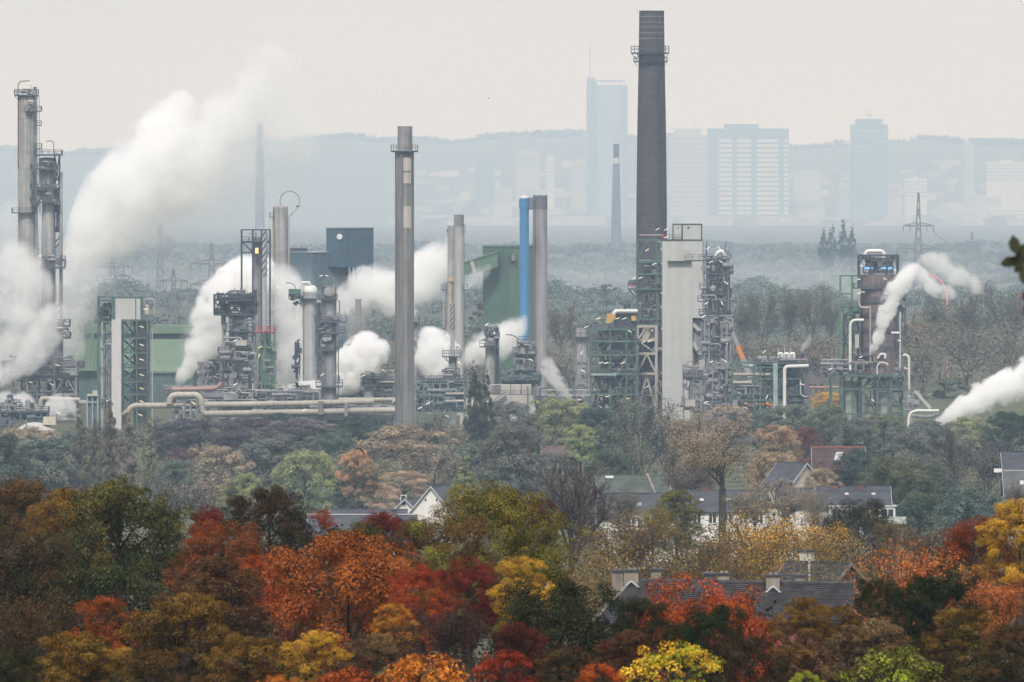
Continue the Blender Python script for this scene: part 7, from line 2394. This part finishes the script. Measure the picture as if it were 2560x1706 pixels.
# ---------------------------------------------------------------- steam
def plume(pts, axis, d, dens, label, grain=3.0, rough=0.95, soft=0.35, squash=1.0, col=(1, 1, 1), fade=0.0):
    """steam along a curve of (x, y, radius) read in a 2353-pixel view; axis 'x' or 'z' is the coordinate it runs along.
    The mesh is its outer hull, the volume inside thins towards the hull and breaks up in puffs."""
    W = [(P(x * DS, y * DS, d), r * DS * K * d) for x, y, r in pts]
    i0, i1 = (0, 2) if axis == 'x' else (2, 0)
    W.sort(key=lambda w: w[0][i0])
    A = np.array([w[0][i0] for w in W])
    B = np.array([w[0][i1] for w in W])
    Rr = np.array([w[1] for w in W])
    rmax = Rr.max()
    ext = min(Rr[0], Rr[-1]) * 0.0
    A0, A1 = A[0] - ext, A[-1] + ext
    L = A1 - A0
    bmin, bmax = B.min() - 0.01, B.max() + 0.01
    org = np.array(W[0][0])
    name = 'steam_plume'
    n = 26
    ts = np.linspace(0, 1, n)
    ca = A0 + ts * L
    cb = np.interp(ca, A, B)
    cr = np.interp(ca, A, Rr) * 1.25 + 0.02
    sm = lambda a: np.convolve(np.pad(a, 2, mode='edge'), np.ones(5) / 5, 'valid')
    cb, cr = sm(cb), sm(cr)
    path, rad = [], []
    for a, b, r in zip(ca, cb, cr):
        p = np.zeros(3)
        p[i0], p[i1], p[1] = a, b, d
        path.append(tuple(p - org))
    mb = MB()
    vs, fs = [], []
    k = 18
    for p, r in zip(path, cr):
        for q in range(k):
            an = 2 * math.pi * q / k
            v = np.array(p)
            v[i1] += r * math.cos(an)
            v[1] += r * squash * math.sin(an)
            vs.append(tuple(v))
    for i in range(n - 1):
        for q in range(k):
            q2 = (q + 1) % k
            f = (i * k + q, i * k + q2, (i + 1) * k + q2, (i + 1) * k + q)
            fs.append(f)
    fs += [tuple(range(k))[::-1], tuple((n - 1) * k + q for q in range(k))]
    if axis == 'x':
        fs = [f[::-1] for f in fs]
    mb.add(vs, fs)
    mt = bpy.data.materials.new('steam')
    mt.use_nodes = True
    nd, ln = mt.node_tree.nodes, mt.node_tree.links
    nd.remove(nd['Principled BSDF'])
    tc = nd.new('ShaderNodeTexCoord')
    sx = nd.new('ShaderNodeSeparateXYZ')
    ln.new(tc.outputs['Object'], sx.inputs[0])

    def math_(op, a, b=None, c=None, clamp=False):
        m = nd.new('ShaderNodeMath')
        m.operation = op
        m.use_clamp = clamp
        for j, v in enumerate((a, b, c)):
            if v is None: continue
            if isinstance(v, (int, float)): m.inputs[j].default_value = float(v)
            else: ln.new(v, m.inputs[j])
        return m.outputs[0]

    t_ = math_('DIVIDE', math_('SUBTRACT', sx.outputs[i0], float(A0 - org[i0])), float(L))

    def curve(vals):
        fc = nd.new('ShaderNodeFloatCurve')
        c = fc.mapping.curves[0]
        vals = np.clip(vals, 0, 1)
        xs = (A - A0) / L
        c.points[0].location = (xs[0], vals[0])
        c.points[1].location = (xs[-1], vals[-1])
        for x, v in zip(xs[1:-1], vals[1:-1]):
            c.points.new(float(x), float(v))
        fc.mapping.update()
        ln.new(t_, fc.inputs['Value'])
        return fc.outputs[0]

    cen = math_('MULTIPLY_ADD', curve((B - bmin) / (bmax - bmin)), float(bmax - bmin), float(bmin - org[i1]))
    rd = math_('MULTIPLY_ADD', curve(Rr / rmax), float(rmax), 0.02)
    db = math_('SUBTRACT', sx.outputs[i1], cen)
    dy = math_('DIVIDE', sx.outputs[1], float(squash))
    dist = math_('SQRT', math_('ADD', math_('MULTIPLY', db, db), math_('MULTIPLY', dy, dy)))
    q = math_('SUBTRACT', 1.0, math_('DIVIDE', dist, rd))
    nz = nd.new('ShaderNodeTexNoise')
    nz.inputs['Scale'].default_value = 1.0 / grain
    nz.inputs['Detail'].default_value = 6
    nz.inputs['Roughness'].default_value = 0.62
    mp = nd.new('ShaderNodeVectorMath')
    mp.operation = 'ADD'
    mp.inputs[1].default_value = tuple(org * 0.37)
    ln.new(tc.outputs['Object'], mp.inputs[0])
    ln.new(mp.outputs[0], nz.inputs['Vector'])
    v = math_('MULTIPLY_ADD', math_('SUBTRACT', nz.outputs['Fac'], 0.5), rough * 3.0, q)
    v = math_('MULTIPLY', math_('SUBTRACT', v, 0.12), 1.0 / soft, clamp=True)
    v = math_('MULTIPLY', v, math_('MULTIPLY', q, 6.0, clamp=True))
    ends = math_('MULTIPLY', math_('MULTIPLY', t_, 14.0, clamp=True), math_('MULTIPLY', math_('SUBTRACT', 1.0, t_), 9.0, clamp=True))
    v = math_('MULTIPLY', v, ends)
    v = math_('MULTIPLY', v, math_('MULTIPLY_ADD', t_, -float(dens) * fade, float(dens)))
    pv = nd.new('ShaderNodeVolumePrincipled')
    pv.inputs['Color'].default_value = (*col, 1)
    pv.inputs['Anisotropy'].default_value = 0.0
    ln.new(v, pv.inputs['Density'])
    ln.new(pv.outputs[0], nd['Material Output'].inputs['Volume'])
    try:
        mt.cycles.volume_step_rate = 0.6
    except Exception:
        pass
    try:
        mt.volume_step_rate = 0.6
    except Exception:
        pass
    o = mb.build(name, mt)
    o.location = tuple(org)
    return tag(o, label, 'steam plume')


plume([(128, 660, 30), (160, 575, 90), (225, 490, 135), (310, 430, 165), (395, 385, 165), (480, 345, 135), (550, 265, 140), (605, 215, 130), (660, 195, 105), (715, 185, 50)], 'x', 2340, 0.24,
      'largest white steam plume rising to the right behind the two far left columns', grain=7, rough=1.15, soft=0.4, fade=0.82)
plume([(360, 380, 60), (378, 310, 75), (396, 255, 66), (408, 215, 36), (412, 195, 8)], 'z', 2338, 0.2, 'upright steam hump on the back of the largest plume', grain=6, rough=1.0, soft=0.4)
plume([(170, 560, 30), (260, 540, 90), (360, 490, 130), (470, 450, 150), (580, 380, 150), (680, 320, 120), (760, 290, 30)], 'x', 2360, 0.05,
      'broad thin veil of steam hanging under the largest plume', grain=10, rough=1.0, soft=0.7)
plume([(150, 860, 40), (160, 760, 60), (175, 680, 85), (200, 600, 90), (230, 540, 40)], 'z', 2330, 0.1, 'thin steam veil beside the green hall under the largest plume', grain=8, soft=0.6)
plume([(-40, 880, 40), (10, 820, 70), (40, 750, 80), (50, 680, 85), (40, 600, 70), (20, 540, 25)], 'z', 2225, 0.2, 'steam billowing past the feet of the two far left columns', grain=6, soft=0.5)
plume([(-30, 640, 40), (5, 590, 70), (20, 540, 70), (30, 490, 55), (35, 450, 12)], 'z', 2400, 0.06, 'thin steam rising behind the tallest far left column at the left edge', grain=7, rough=1.0, soft=0.6)
plume([(-25, 895, 30), (20, 870, 45), (70, 820, 55), (115, 740, 50), (135, 690, 15)], 'z', 2205, 0.2, 'loose steam drifting before the second far left column', grain=5, soft=0.5)
plume([(-10, 930, 25), (35, 925, 32), (75, 935, 26), (100, 950, 8)], 'x', 2090, 0.35, 'low steam puff behind the pipe station at the left edge', grain=3)
plume([(95, 955, 8), (120, 940, 34), (150, 935, 34), (180, 945, 10)], 'x', 2095, 0.28, 'low steam puff above the cream tank', grain=3)
plume([(410, 888, 6), (428, 862, 26), (462, 815, 46), (492, 760, 66), (520, 700, 80), (550, 650, 86), (575, 610, 70), (590, 582, 20)], 'z', 2240, 0.756, 'thick white steam column behind the dark reactor tower', grain=4.5, soft=0.3)
plume([(655, 900, 40), (672, 840, 62), (680, 770, 75), (668, 700, 80), (650, 640, 60), (640, 600, 20)], 'z', 2250, 0.234, 'grey steam swirling round the banded column with the hoop', grain=5, soft=0.5)
plume([(785, 910, 40), (810, 865, 62), (832, 815, 66), (842, 785, 50), (842, 758, 14)], 'z', 2235, 1.05, 'bright steam cloud right of the dark ringed column', grain=3.2, rough=1.1, soft=0.3)
plume([(760, 715, 20), (800, 680, 55), (850, 660, 62), (910, 665, 75), (960, 650, 95), (1010, 610, 80), (1050, 570, 25)], 'x', 2400, 0.308, 'drifting steam bank behind the concrete chimney', grain=6, soft=0.45)
plume([(400, 800, 30), (480, 740, 90), (600, 700, 115), (720, 710, 110), (820, 720, 80), (880, 720, 20)], 'x', 2310, 0.03, 'thin steam haze hanging between the columns left of the concrete chimney', grain=7, rough=1.1, soft=0.6)
plume([(1005, 872, 40), (1000, 830, 60), (995, 785, 55), (985, 748, 15)], 'z', 2250, 0.8, 'white steam mass behind the short striped flare', grain=4, soft=0.4)
plume([(1060, 830, 20), (1100, 800, 48), (1150, 785, 55), (1190, 765, 42), (1215, 740, 10)], 'x', 2260, 0.4, 'steam rolling behind the two columns left of the blue stack', grain=4.5, soft=0.45)
plume([(1062, 668, 8), (1085, 645, 26), (1110, 630, 24), (1132, 615, 5)], 'x', 2420, 0.1, 'thin steam scrap before the green gallery', grain=4, soft=0.5)
plume([(1316, 927, 5), (1300, 905, 17), (1278, 875, 28), (1262, 842, 22), (1258, 815, 5)], 'z', 2190, 0.4, 'small slanting steam puff right of the concrete block', grain=2.6, soft=0.35)
plume([(2003, 816, 6), (2016, 785, 17), (2030, 745, 22), (2044, 700, 26), (2062, 660, 34), (2085, 628, 28), (2105, 600, 5)], 'z', 2140, 0.8, 'white steam jet crossing the brown reactor tower', grain=2.6, soft=0.3)
plume([(2070, 625, 14), (2105, 630, 28), (2140, 655, 28), (2180, 672, 20), (2205, 680, 4)], 'x', 2142, 0.4, 'torn right end of the steam jet crossing the brown reactor tower', grain=3, soft=0.4)
plume([(2105, 600, 10), (2150, 605, 32), (2190, 630, 42), (2230, 650, 34), (2265, 660, 8)], 'x', 2420, 0.26, 'thin steam cloud behind the red boom', grain=4, soft=0.5)
plume([(2130, 985, 8), (2160, 968, 18), (2190, 950, 30), (2230, 925, 42), (2280, 905, 46), (2330, 880, 52), (2380, 850, 60), (2430, 820, 50)], 'x', 2125, 0.8, 'thick white steam jet streaming off to the right edge', grain=3.2, soft=0.3)
plume([(1050, 492, 9), (1060, 462, 17), (1074, 436, 15), (1082, 415, 4)], 'z', 2290, 0.1, 'faint wisp above the slim pale grey stack', grain=2.5, soft=0.5)
plume([(1843, 812, 4), (1850, 796, 11), (1858, 782, 10), (1862, 765, 3)], 'z', 2150, 0.3, 'little puff above the dark nozzle on the pipe rack', grain=1.5, soft=0.5)
plume([(640, 898, 8), (680, 895, 22), (720, 893, 24), (755, 890, 8)], 'x', 2190, 0.9, 'bright low steam behind the pump rack beams', grain=2.5)
plume([(690, 200, 10), (740, 215, 45), (820, 190, 50), (900, 230, 40), (940, 225, 8)], 'x', 2420, 0.032, 'barely visible steam streak left above the concrete chimney', grain=7, soft=0.6)
plume([(915, 135, 10), (970, 120, 34), (1040, 145, 30), (1100, 120, 24), (1140, 100, 5)], 'x', 2430, 0.04, 'faint steam scrap high in the sky over the slim stacks', grain=6, soft=0.6)

mist = plume([(-60, 640, 60), (200, 645, 70), (500, 640, 72), (800, 650, 66), (1100, 640, 74), (1400, 645, 78), (1700, 640, 76), (2000, 645, 80), (2250, 640, 74), (2420, 640, 60)], 'x', 5000, 9e-4,
             'blue grey mist lying over the plain behind the refinery', grain=45, rough=0.5, soft=0.9, squash=40, col=(0.86, 0.94, 1.0))
mist.name = 'mist_bank'
mist['kind'] = 'stuff'
mist['category'] = 'mist'
